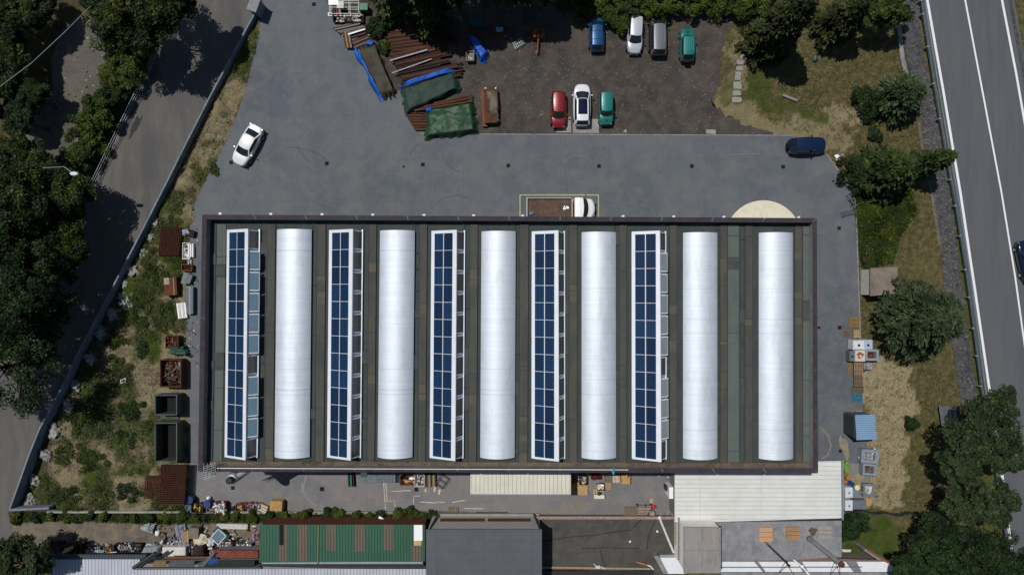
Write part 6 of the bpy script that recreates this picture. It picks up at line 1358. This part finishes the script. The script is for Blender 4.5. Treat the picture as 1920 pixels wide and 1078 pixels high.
# ---- along the lower wall
bundle('narrow green tipped rack of bars below the lower roof edge', 660, 898, 3, .14, 1.4, .4, .05, [dark_m, plain('sea_green', lin(70,120,110), .6), steel_rust2], name='bar_rack', cat='rack', gap=.12)
mb = MB()
for k in range(26): mb.box(at(674 + k * 2.75, 891, .9 + .03 * (k % 2)), (.13, 1.0, .03), tilt=(0, .15))
tag(mb.build('corrugated_stack', plain('corr_grey', lin(120,132,142), .5, .3, var=.5, scale=4)), 'long stack of corrugated grey sheets under the lower roof edge', 'metal sheets')
bin_('rust orange open box left of the white tub', 765, 898, 1.5, .95, .5, 0, rust3, steel_rust, name='rusty_box', cat='box', fill=[rust3, steel_rust2, wood2_m])
bin_('square white tub with brown scraps in it', 788.5, 896, 1.0, 1.3, .7, 0, plain('tub_white', lin(176,182,190), .6), plain('tub_white', lin(176,182,190), .6), name='white_tub', cat='tub', fill=[offw_m, steel_rust, steel_rust2, offw_m], fillh=.7)
tag(MB().blob(at(774, 893, .75), (.3, .14, .12), 6, amp=.5).build('white_cloth', white_m), 'little white cloth on the rust orange box', 'cloth')
bundle('brown stack of timber offcuts right of the white tub', 808, 898, 9, .09, 1.35, .14, .03, [wood3_m, steel_rust2, wood_m, wood2_m], name='timber_stack', cat='timber', levels=3)
fm = thing('angle_iron_frame', 'dark angular metal frame lying beside the timber offcuts', 'frame', at(830, 900), -.6)
for z_ in (.1, .5):
    mb = MB(); mb.path([(-.45, -.6, z_), (.45, -.6, z_), (.45, .6, z_), (-.45, .6, z_), (-.45, -.6, z_)], .035, 5); mb.path([(-.45, 0, z_), (.45, 0, z_)], .03); mb.build('frame_ring', dark_m, fm, local=True)
mb = MB(); [mb.tube((x, y, .1), (x, y, .5), .03) for x in (-.45, .45) for y in (-.6, .6)]; mb.build('legs', dark_m, fm, local=True)
for i, (x, y) in enumerate([(798.5,918.5),(815,919),(825,919),(824,924),(816,914)]): tag(MB().blob(at(x, y, .08), (.14, .18, .08), i, n=4, amp=.7).build('paper_scrap', plain('paper', lin(190,186,170), .9)), 'pale crumpled paper scrap on the ground below the metal frame', 'paper scrap', 'paper scraps below the metal frame')
# ---- middle: between canopy and annex
bundle('yellow timber boards stacked at the right end of the cream canopy', 1086, 914, 6, .2, 1.8, .12, math.pi / 2, [wood2_m, plain('board_light', lin(190,158,108), .8, scale=5, col2=lin(160,124,76))], name='board_stack', cat='timber', levels=2)
bundle('short orange boards standing by the canopy end', 1073, 898, 2, .14, 1.0, .4, 0, [plain('orange_board', lin(160,100,50), .8), dark_m], name='board_pair', cat='timber')
bin_('mixed bin of white and black bags below the roof edge', 1092, 897, .8, .9, .6, 0, dark_m, name='bag_bin', cat='bin', fill=[white_m, black_m, navy_m, wood2_m], fillh=.9)
bin_('dark red box touching the lower roof edge', 1116, 890, 1.0, .5, .6, 0, plain('maroon', lin(84,28,26), .7), name='maroon_box', cat='box', fill=[plain('maroon', lin(84,28,26), .7)], fillh=.8)
pallet('pale cardboard topped pallet right of the dark red box', 1128, 889, .7, .4, 0, plain('cardboard', lin(168,146,110), .9))
pallet('old dark pallet with pale bars under the blue junction box', 1139, 895, .8, 1.0, 0, wood3_m, n=5)
pallet('yellowish pallet below the old dark pallet', 1138.5, 910, .75, .7, 0, wood2_m, n=6)
pallet('pale orange pallet with white slats below the lower roof edge', 1155, 897, .75, .75, 0, plain('pallet_light', lin(190,150,104), .8, scale=5, col2=lin(210,196,172)), n=5)
pw_ = thing('plywood_crate', 'ochre plywood topped crate, rightmost of the row below the roof edge', 'crate', at(1171.5, 895)); MB().box((0, 0, .3), (.9, .98, .56)).build('box', wood_m, pw_, local=True); MB().box((0, 0, .6), (.94, 1.02, .04)).build('lid', ply_m, pw_, local=True)
bin_('small dark framed box filled with white lumps', 1125, 910, .78, .68, .45, 0, steel_rust, name='lump_box', cat='box', fill=[offw_m, white_m, offw_m], fillh=.9)
pallet('small broken pallet carrying a pipe clamp', 1122, 919, 1.2, .5, .05, plain('pallet_pink', lin(180,150,116), .8), n=5)
t_ = thing('white_machine', 'white machine casing on the small broken pallet', 'machine', at(1122.5, 928)); MB().box((0, 0, .3), (1.15, .42, .5), taper=.95).build('casing', plain('casing', lin(206,206,194), .6), t_, local=True); MB().tube((0, .35, .5), (0, .35, .62), .2, n=14).build('wheel', dark_m, t_, local=True); MB().tube((-.1, .3, .5), (.25, .1, .55), .06).build('lever', white_m, t_, local=True)
pallet('tiny old pallet near the right end under the roof edge', 1235, 890.5, .45, .25, 0, wood2_m, n=5)
ac = thing('white_cabinet', 'tall white cabinet standing left of the white ribbed annex', 'cabinet', at(1252, 914)); MB().box((0, 0, .9), (.55, 1.2, 1.8)).build('case', white_m, ac, local=True); MB().box((-.35, .25, .6), (.25, .5, 1.0)).build('side_unit', dark_m, ac, local=True); MB().tube((.3, .1, 1.0), (.75, .1, 1.0), .04).build('pipe', white_m, ac, local=True)
tag(MB().blob(at(1250, 890, .8), (.25, .15, .3), 8, amp=.5).tube(at(1243, 896, .5), at(1256, 889, 1.1), .03).build('tap_cluster', galv_m), 'cluster of grey taps above the white cabinet', 'taps')
ps = thing('pallet_stack', 'tall tilted stack of old brown pallets on the kerb above the dark felt roof', 'pallet stack', at(1181, 958), .06)
for l in range(5):
    mb = MB(); 
    for k in range(7): mb.box(((k - 3) * .19, l * .02, .14 + l * .16), (.13, 1.15, .03))
    for y in (-.5, 0, .5): mb.box((0, y + l * .02, .07 + l * .16), (1.3, .1, .1))
    mb.build('pallet', wood_m if l % 2 else wood3_m, ps, local=True)
tr = thing('frame_trolley', 'long tubular trolley carrying pinkish pipes beside the brown pallet stack', 'trolley', at(1208, 953), 0)
mb = MB()
for y in (-.35, -.05, .3, .55): mb.tube((-.95, y, .5), (.75, y, .5), .035, n=6)
for x in (-.85, .0, .7): mb.tube((x, -.5, .46), (x, .65, .46), .03, n=6)
mb.build('frame', dark_m, tr, local=True)
for k in range(5): MB().tube((-.95, -.4 + k * .17, .58), (.2 + .1 * k, -.42 + k * .17, .58), .055, n=8).build('pipe', plain('pinkish_pipe', lin(168,140,130), .6), tr, local=True)
for x in (-.8, .65):
    for y in (-.4, .5): MB().tube((x, y - .04, .14), (x, y + .04, .14), .14, n=12).build('wheel', black_m, tr, local=True)
tag(MB().blob(at(1225, 947.5, .35), (.24, .22, .22), 1, n=8, amp=.15).tube(at(1225, 947.5, .5), at(1225, 947.5, .62), .05).build('red_canister', red_m), 'bright red round canister at the trolley end', 'canister')
tag(MB().box(at(1220, 958, .5), (.6, .55, .7), .1, .8).box(at(1220, 956, .88), (.2, .2, .06)).build('grey_pump', plain('pump', lin(150,142,132), .7)), 'grey beige pump with orange top below the red canister', 'pump')
tag(MB().box(at(1221, 938, .08), (.45, .5, .03), .2).box(at(1219, 940, .1), (.1, .3, .03), .4).build('cardboard', plain('cardboard', lin(168,146,110), .9)), 'piece of pale cardboard above the trolley', 'cardboard')
for i, (x, lab) in enumerate(((1238, 'left'), (1249, 'right'))):
    tag(MB().tube(at(x, 963, .1), at(x, 963, .9), .05).tube(at(x - 3, 963, .9), at(x + 4, 955, 1.0), .03).box(at(x, 963, .1), (.3, .2, .06)).build('stand', galv_m), 'thin grey stand near the annex corner, the %s one' % lab, 'stand')
tag(MB().box(at(1237, 968, .35), (1.5, .35, .08), .03).box(at(1200, 969.5, .3), (1.6, .5, .06)).build('boards', plain('pink_board', lin(172,132,110), .8)), 'pinkish boards laid on the edge above the dark felt roof', 'boards')
tag(MB().tube(at(1175, 963, .5), at(1181, 975, .4), .03).tube(at(1205, 959, .5), at(1214, 975, .4), .03).build('iron_rods', dark_m), 'two thin dark rods leaning over the felt roof edge', 'rods')
pallet('little dark brown pallet by the slate building front', 847, 954, .8, .5, 0, wood3_m, n=5)
bundle('small wooden posts next to the little dark pallet', 857, 954, 4, .06, .5, .1, 0, [wood2_m, wood3_m], name='post_bundle', cat='posts')
tag(MB().tube(at(895, 959, .2), at(952, 959, .2), .05).tube(at(895, 958, .2), at(895, 960, .2), .07).build('rusty_pole', steel_rust), 'long rusty pole lying at the foot of the pale slotted front', 'pole')
tag(MB().box(at(719, 966.5, .9), (.75, .24, .12), -.6).box(at(719, 966.5, .97), (.6, .16, .02), -.6).build('white_block', white_m), 'bright white block lying in the bushes below the yard kerb', 'block')
# ---- right group
pallet('yellow brown pallet, topmost at the right yard edge', 1599.5, 604.5, 1.15, 1.0, 0, plain('pallet_ochre', lin(142,116,66), .8, scale=6, col2=lin(110,84,44)), n=9)
pallet('small grey brown pallet under the topmost one', 1587, 625.5, .6, .6, 0, plain('pallet_red', lin(118,86,66), .9, scale=6), n=6)
pallet('small bright yellow pallet right of the grey brown one', 1604.5, 625.5, .85, .62, math.pi / 2, plain('pallet_yellow', lin(178,150,92), .8, scale=6), n=6)
def ibc(label, px, py, w_, d_, h_, mat, top, capm, z=.05):
    T_ = thing('storage_tank', label, 'tank', at(px, py, z)); MB().box((0, 0, h_ / 2 + .08), (w_, d_, h_), taper=.97).build('body', mat, T_, local=True); MB().box((0, 0, h_ + .1), (w_ * .86, d_ * .86, .06), taper=.9).build('top', top, T_, local=True)
    MB().lathe((0, -.02, h_ + .12), [(.13, 0), (.13, .06), (.1, .08)], 14).build('cap', capm, T_, local=True); MB().box((0, 0, .06), (w_ * 1.02, d_ * 1.02, .1)).build('base', wood3_m, T_, local=True)
    return T_
ibc('white square tank with small dark cap, left of the pair', 1599, 645, 1.2, 1.0, 1.1, plain('tank_white', lin(206,210,214), .5), plain('tank_white', lin(206,210,214), .5), black_m)
ibc('bluish white tank with large dark cap, right of the pair', 1617, 645, 1.0, 1.1, 1.0, plain('tank_blue', lin(168,182,202), .5), plain('tank_blue', lin(168,182,202), .5), dark_m)
t_ = ibc('white topped tank with a large rust stain', 1602, 665, 1.05, 1.2, 1.1, offw_m, plain('tank_rusty', lin(196,190,178), .6), offw_m)
MB().prism([(.35 * math.cos(a) * (1 + .3 * math.sin(5 * a)), .32 * math.sin(a) * (1 + .3 * math.cos(3 * a)) + .08) for a in np.linspace(0, 6.28, 22)[:-1]], 1.232, 1.24).build('rust_stain', plain('stain', lin(142,84,50), .9, scale=6), t_, local=True)
ibc('grey lidded box pushed against the rust stained tank', 1589.5, 666, .55, 1.15, .8, plain('box_grey', lin(96,104,110), .6), plain('box_grey', lin(96,104,110), .6), dark_m)
bin_('grey plastic bin with sloping rim and rusty content beside the stained tank', 1626, 664, 1.35, 1.1, .9, 0, plain('bin_grey', lin(136,144,150), .5), rust3, name='grey_bin', cat='bin', wall=.2, fill=[rust3, steel_rust2], fillh=.3)
tag(MB().box(at(1621, 685, .4), (.9, .8, .6), .1, .9).box(at(1625, 681, .72), (.3, .3, .1)).box(at(1617, 688, .72), (.35, .3, .12)).build('white_engine', plain('engine_white', lin(160,164,160), .6, scale=3, col2=lin(50,52,54))), 'black and white engine block below the grey plastic bin', 'engine')
pallet('thin yellow pallet edge beside the brown slatted stack', 1591, 690, .3, 1.3, 0, plain('pallet_ochre', lin(142,116,66), .8), n=2)
pallet('brown slatted pallet stack below the rust stained tank', 1604, 690, 1.0, 1.35, 0, wood_m, z=.5, n=6)
pallet('grey brown pallet with a dark side, third down the right edge', 1605, 713, 1.0, 1.15, 0, plain('pallet_greyish', lin(112,98,80), .9, scale=6), z=.4, n=6)
pallet('mossy olive pallet just above the blue one', 1607, 729, 1.25, .75, 0, plain('pallet_moss', lin(92,90,66), .9, scale=6), n=8)
pallet('faded blue pallet, lowest of the right row', 1606, 745, 1.15, .95, 0, plain('pallet_blue', lin(44,108,132), .8, scale=6), n=8)
skgr = plain('skip_lightgrey', lin(132,140,150), .6, .1, scale=1.5)
bin_('wide light grey skip with sand, just below the blue container', 1622, 851, 1.75, 1.4, .9, -.06, skgr, plain('sand_fill', lin(150,140,128), .95), name='grey_skip', cat='skip', wall=.3, fill=[skgr, offw_m], fillh=.5)
bin_('light grey skip with brown leaves, second below the blue container', 1622, 876, 1.4, 1.15, .8, -.08, skgr, steel_rust, name='grey_skip', cat='skip', wall=.2, fill=[wood3_m, steel_rust], fillh=.4)
bin_('square grey skip of stones beside the cream lidded barrel', 1623, 915, 1.15, 1.25, .6, -.05, plain('skip_mid', lin(108,116,124), .6), plain('sand_fill', lin(150,140,128), .95), name='grey_skip', cat='skip', wall=.2, fill=[offw_m, plain('stone_bits', lin(160,150,134), .9)], fillh=.8)
drum('navy blue barrel lying aslant beside the annex', 1590, 904, .32, .95, navy_m, lie=-.6)
drum('upright barrel with cream white lid', 1599, 909, .27, .9, yellow_m, lid=plain('cream_lid', lin(214,206,168), .5))
drum('bright blue plastic barrel between annex and cream lidded barrel', 1591.5, 916, .28, .8, lblue_m)
drum('ochre barrel nearest the annex roof edge', 1584, 891, .27, .8, plain('ochre_barrel', lin(156,112,64), .7))
drum('small ochre barrel beside the navy one', 1580.5, 900, .2, .6, plain('ochre_barrel', lin(156,112,64), .7))
drum('small orange tub below the bright blue barrel', 1591, 925, .2, .4, plain('orange_tub', lin(180,130,50), .6))
tag(MB().blob(at(1583, 874, .5), (.3, .75, .4), 2, n=6, amp=.3).build('green_cover', plain('lime_cover', lin(110,146,72), .7)), 'lime green covered heap at the annex corner', 'cover')
ibc('white tank half under the annex roof, upper of two', 1582, 917, .8, 1.1, 1.0, plain('tank_white', lin(206,210,214), .5), plain('tank_white', lin(206,210,214), .5), galv_m)
ibc('white tank half under the annex roof, lower of two', 1582, 941, .8, 1.1, 1.0, plain('tank_white', lin(206,210,214), .5), plain('tank_white', lin(206,210,214), .5), galv_m)
tag(MB().box(at(1604, 941, .45), (1.45, .95, .8)).box(at(1604, 941, .87), (1.3, .8, .03)).box(at(1590, 941, .3), (.35, .9, .5)).build('steel_box', plain('box_steel', lin(100,108,116), .6)), 'flat topped grey steel box at the lower right yard corner', 'box')
tag(MB().box(at(1624.5, 939, .3), (.75, .8, .04), .02).box(at(1624.5, 939, .2), (.65, .7, .15)).build('plywood_sheet', ply_m), 'ochre plywood sheet right of the flat topped steel box', 'plywood')
# ---- right top: bicycle stand, meadow debris
bk = thing('bicycle_rack', 'grey ladder shaped bicycle rack at the right yard edge', 'bicycle rack', at(1587, 400), math.radians(14))
mb = MB()
for y in (-.25, .25): mb.tube((-.8, y, .08), (.8, y, .08), .03, n=6)
mb.build('base_rails', galv_m, bk, local=True)
for k in range(5): MB().path([(-.7 + k * .33, -.24, .08), (-.7 + k * .33, -.24, .4), (-.7 + k * .33, .24, .4), (-.7 + k * .33, .24, .08), (-.55 + k * .33, .24, .08), (-.55 + k * .33, .24, .4), (-.55 + k * .33, -.24, .4), (-.55 + k * .33, -.24, .08)], .018, 5).build('hoop', plain('rack_teal', lin(70,84,94), .5), bk, local=True)
bi = thing('bicycle', 'dark bicycle leaning by the rack at the right yard edge', 'bicycle', at(1592.5, 381), math.radians(-65))
def ring(mb, c, r, tr, n=18):
    pts_ = [(c[0] + r * math.cos(a), c[1] + .25 * r * math.sin(a) * 1.0, c[2] + r * math.sin(a)) for a in np.linspace(0, 2 * math.pi, n + 1)]; mb.path(pts_, tr, 5)
for x in (-.52, .52): mb = MB(); ring(mb, (x, 0, .34), .33, .025); mb.build('wheel', black_m, bi, local=True)
MB().path([(-.52, 0, .34), (-.12, .05, .75), (.42, .08, .8), (.52, 0, .34)], .022).path([(-.52, 0, .34), (0, 0, .3), (-.12, .05, .75)], .02).path([(0, 0, .3), (.42, .08, .8)], .022).build('frame', dark_m, bi, local=True)
MB().box((-.15, .06, .9), (.26, .14, .06)).build('saddle', black_m, bi, local=True); MB().path([(.42, -.18, .98), (.4, .08, .9), (.42, .34, .98)], .018).build('handlebar', galv_m, bi, local=True)
tag(MB().tube(at(1467, 179.5, .15), at(1493, 190, .15), .14, n=10).tube(at(1466.5, 179.3, .15), at(1467.5, 179.7, .15), .15, n=10).build('concrete_tube', plain('tube_grey', lin(136,138,138), .8)), 'pale grey concrete tube lying in the meadow', 'tube')
tag(MB().box(at(1544, 28, .2), (.4, 1.1, .3), .55).box(at(1540, 21, .3), (.3, .3, .2), .55).build('stone_block', plain('block_stone', lin(128,114,98), .9)), 'long pale block at the top of the meadow between two conifers', 'block')
tag(MB().blob(at(1527, 110, .2), (.26, .4, .2), 3, amp=.3).blob(at(1527.5, 114, .18), (.16, .18, .14), 4).build('teal_canister', plain('teal_can', lin(48,82,76), .5)), 'teal canister lying in the dry meadow', 'canister')
mb = MB(); r_ = random.Random(9)
for k in range(36): mb.box(at(r_.gauss(1524, 4), r_.gauss(66, 4), .06), (r_.uniform(.1, .35), r_.uniform(.06, .2), .08), r_.uniform(0, 3))
tag(mb.build('rubble_heap', st_m), 'pale broken rubble at the top of the dry meadow', 'rubble', kind='stuff')
t_ = thing('rubbish_bags', 'white and pink rubbish bags by the yard edge right of the navy van', 'rubbish', at(1573, 295)); 
for k, (x, y, m_) in enumerate([(-.3, .05, white_m), (-.2, -.25, offw_m), (.25, .15, plain('pink_bag', lin(150,116,112), .8)), (.1, -.15, dark_m)]): MB().blob((x, y, .16), (.24, .2, .18), k + 2, amp=.5).build('bag', m_, t_, local=True)
tag(MB().box(at(1626, 470, .1), (.5, .35, .2), .4).box(at(1617, 488, .25), (.45, .7, .45), .3, .7).build('dark_stone', plain('dark_stone', lin(58,46,44), .9)), 'dark stone block at the yard edge above the concrete hut', 'stone')
# ---- scrapyard at the bottom left
mix = [dark_m, offw_m, galv_m, steel_rust, wood3_m, white_m, plain('slate_bits', lin(96,104,112), .7)]
bin_('dark open cart with cream boards at the left of the scrapyard', 141, 1027, 2.2, 1.1, .7, .1, steel_rust, steel_rust2, name='cart', cat='cart', fill=[steel_rust2, rust3, dark_m])
tag(MB().box(at(139, 1022, .85), (1.0, .3, .05), .28).box(at(134, 1027, .84), (.9, .25, .05), .3).build('cream_boards', plain('cream_board', lin(196,188,128), .8)), 'cream yellow boards lying on the dark open cart', 'boards')
tarp('tarpaulin', 'black sheet spread left of the cream yellow boards', [(92,1016),(124,1012),(128,1028),(92,1032)], .6, plain('black_sheet', lin(34,36,42), .6, bump=.5), 51, .12, nu=20, nv=14)
rack('tubular work frame beside the white sheet in the scrapyard', 185, 1028, 1.2, .8, .8, .1, galv_m, (.75,))
tag(MB().box(at(183, 1035, .5), (1.9, .9, .05)).box(at(195, 1040, .45), (3.4, .3, .08), .02).build('white_sheet', plain('white_panel', lin(172,178,190), .6)), 'flat white sheet above the teal ribbed eave', 'sheet')
bin_('tray with yellow orange tools next to the tubular work frame', 206, 1030, 1.5, .9, .4, 0, dark_m, name='tool_tray', cat='tray', fill=[yellow_m, dark_m, rust3, plain('orange_bits', lin(180,120,30), .7)])
bin_('long dark rack of tools and wheels in the scrapyard middle', 246, 1023, 2.9, .85, .6, 0, steel_rust2, name='tool_rack', cat='rack', fill=[dark_m, plain('mauve_bits', lin(130,122,134), .7), black_m, galv_m], fillh=.9)
tag(MB().tube(at(190, 1033, .9), at(228, 1028, .9), .05, n=7).build('pale_pole', offw_m), 'long pale pole lying across the scrapyard frames', 'pole')
tarp('tarpaulin', 'pale grey quilted sheet with fringed edge in the scrapyard', [(272,1021),(308,1019),(302,1034),(264,1036)], .7, plain('quilt', lin(134,142,144), .8, scale=2.4, col2=lin(104,112,120), bump=.8, bscale=5), 53, .1, nu=30, nv=16)
dv = thing('white_sofa_base', 'white flat box strewn with blue rags beside the steel pipes', 'box', at(333, 1030)); MB().box((0, 0, .4), (2.5, 1.15, .7), taper=.98).build('box', plain('box_cream', lin(206,200,196), .6), dv, local=True); MB().box((.0, -.05, .77), (2.2, .9, .04)).build('top', offw_m, dv, local=True)
tarp('rags', 'blue and white rags lying on the white flat box', [(321,1025),(345,1024),(342,1034),(326,1032)], .85, plain('rag_blue', lin(60,124,170), .8, scale=3, col2=lin(200,206,210)), 55, .15, nu=20, nv=12)
bundle('long grey pipes and rails leaning up beside the white box', 344, 1005, 7, .13, 2.7, .1, .2, [galv_m, plain('pinkish_rail', lin(150,134,142), .6), plain('blue_rail', lin(92,112,140), .6)], name='pipe_bundle', cat='pipes', levels=2)
for i, (x, y, w_, d_, a, m_, lab) in enumerate([(354,1000,.55,1.1,.1,wood_m,'narrow brown'),(370,994,1.0,1.1,-.05,wood3_m,'wider grey brown')]):
    t_ = thing('wooden_cabinet', lab + ' wooden cabinet standing right of the long grey pipes', 'cabinet', at(x, y), a); MB().box((0, 0, .4), (w_, d_, .8)).build('body', m_, t_, local=True); MB().box((0, 0, .82), (w_ + .04, d_ + .04, .04)).build('top', m_, t_, local=True)
tag(MB().box(at(360, 999, .9), (.1, 1.2, .06), .02).box(at(360, 999, .94), (.04, 1.1, .03)).build('yellow_level', yellow_m), 'thin yellow bar between the two wooden cabinets', 'bar')
tag(MB().blob(at(382, 1008, .4), (.75, .55, .4), 6, n=8, amp=.9).blob(at(372, 1011, .3), (.4, .4, .3), 9, amp=.8).build('cloth_heap', plain('cream_cloth', lin(196,188,166), .9, bump=.9, bscale=5)), 'heap of cream cloth in the middle of the scrapyard', 'cloth')
tag(MB().blob(at(399, 1013, .4), (.45, .4, .35), 16, n=7, amp=.8).build('white_bundle', plain('white_cloth', lin(196,204,210), .9, bump=.8)), 'white bundle next to the blue window frame', 'bundle')
wf = thing('window_frame', 'tilted blue grey window frame on teal boards in the scrapyard', 'window frame', at(414, 1002), -.72)
MB().box((0, 0, .5), (1.1, 1.3, .05)).build('pane', plain('pane_blue', lin(92,112,128), .4), wf, local=True); mb = MB()
for x, y, a_, b2 in ((0, -.62, 1.15, .1), (0, .62, 1.15, .1), (-.55, 0, .1, 1.2), (.55, 0, .1, 1.2)): mb.box((x, y, .54), (a_, b2, .08))
mb.build('frame', offw_m, wf, local=True); MB().box((0, .35, .35), (1.7, .8, .2), .0).build('backing', plain('teal_board', lin(40,78,96), .6), wf, local=True)
tarp('tarpaulin', 'black brown crumpled sheet in the scrapyard below the cream cloth', [(368,1015),(392,1013),(392,1038),(364,1038)], .9, plain('black_brown', lin(52,42,38), .7, scale=3, bump=.8), 57, .25, nu=22, nv=20)
bin_('dark low crate of scrap right of the black brown sheet', 422, 1018, 2.2, .7, .5, .05, steel_rust2, name='scrap_crate', cat='crate', fill=mix)
bin_('crate of odds and ends touching the green shed', 458, 1020, 2.0, .6, .45, 0, dark_m, name='oddments_crate', cat='crate', fill=mix)
for i, (x, y) in enumerate([(453, 1028), (468, 1027)]): tag(MB().box(at(x, y, .8), (.8, .24, .1)).box(at(x, y, .86), (.6, .1, .03)).build('white_slab', white_m), ('left' if i == 0 else 'right') + ' bright white slab above the rusty red roof', 'slab')
tag(MB().blob(at(417, 1034, 2.35), (.55, .4, .12), 3, n=8, amp=.6).build('blue_rag', plain('rag_dark_blue', lin(30,72,140), .8)), 'dark blue rag on the left end of the rusty red roof', 'rag')
tag(MB().blob(at(281, 987, .3), (.65, .45, .3), 21, n=8, amp=.9).box(at(290, 982, .5), (.9, .1, .1), .5).build('junk_heap', plain('junk_white', lin(170,176,176), .8, scale=3, col2=lin(70,74,80), bump=.9)), 'white and black junk heap at the path end below the bushes', 'junk')
tag(MB().blob(at(297, 998, .2), (.24, .3, .2), 22, amp=.5).build('white_sack', white_m), 'small white sack below the white and black junk heap', 'sack')
tag(MB().blob(at(257, 975, .15), (.3, .16, .15), 23, amp=.5).build('white_scrap', offw_m), 'little white scrap in the bushes above the path', 'scrap')
tag(MB().box(at(438, 984, .2), (3.3, .5, .4), -.02).box(at(438, 986, .42), (3.1, .3, .04), -.02).build('white_wall_stub', plain('stub_white', lin(186,186,178), .8)), 'low white wall stub behind the scrapyard below the bushes', 'wall')
tag(MB().blob(at(482, 1002, .4), (.3, .5, .4), 33, n=7, amp=.9).tube(at(474, 998, .2), at(488, 1012, .9), .03).build('pink_junk', plain('pink_junk', lin(190,150,160), .8, scale=4, col2=lin(60,40,50))), 'pink and black junk pressed against the green shed', 'junk')
for i, (x, y) in enumerate([(560,974),(575,970),(588,976),(600,972)]): tag(MB().blob(at(x, y, .25), (.5, .3, .3), i + 40, n=6, amp=.9).build('pale_rock', plain('rock_pale', lin(170,164,150), .9, scale=2, col2=lin(120,112,98), bump=.8)), 'pale rock in the heap below the kerb, ' + ['leftmost','second from left','third from left','rightmost'][i], 'rock', 'pale rocks below the kerb')

# loose scrap over the scrapyard ground
mixm = [dark_m, offw_m, galv_m, steel_rust, wood3_m, steel_rust2, plain('blue_bits', lin(70,96,130), .6), plain('tan_bits2', lin(150,132,104), .9)]
mb = MB(); r_ = random.Random(77)
for k in range(420):
    x = r_.uniform(100, 486); y = (1006 + r_.random() ** 1.5 * 30) if x > 300 else r_.uniform(1018, 1040)
    if x > 300 and r_.random() < .3: y = r_.uniform(985, 1010)
    c = at(x, y, r_.uniform(.06, .3)); mb.m = r_.randrange(8); mb.box(c, (r_.uniform(.1, .7), r_.uniform(.04, .22), r_.uniform(.03, .12)), r_.uniform(0, 3.1), 1, (r_.uniform(-.3, .3), r_.uniform(-.3, .3)))
tag(mb.build('loose_scrap', mixm, org=(0, 0, 0)), 'loose scrap and offcuts strewn over the scrapyard ground', 'scrap', kind='stuff')
mb = MB()
for k in range(70):
    x = r_.uniform(352, 372); y = r_.choice([r_.uniform(425, 530), r_.uniform(600, 700)]); c = at(x, y, .1); mb.m = r_.randrange(8); mb.box(c, (r_.uniform(.06, .25), r_.uniform(.04, .1), .05), r_.uniform(0, 3.1))
tag(mb.build('yard_litter', mixm, org=(0, 0, 0)), 'small litter along the left yard edge', 'litter', kind='stuff')
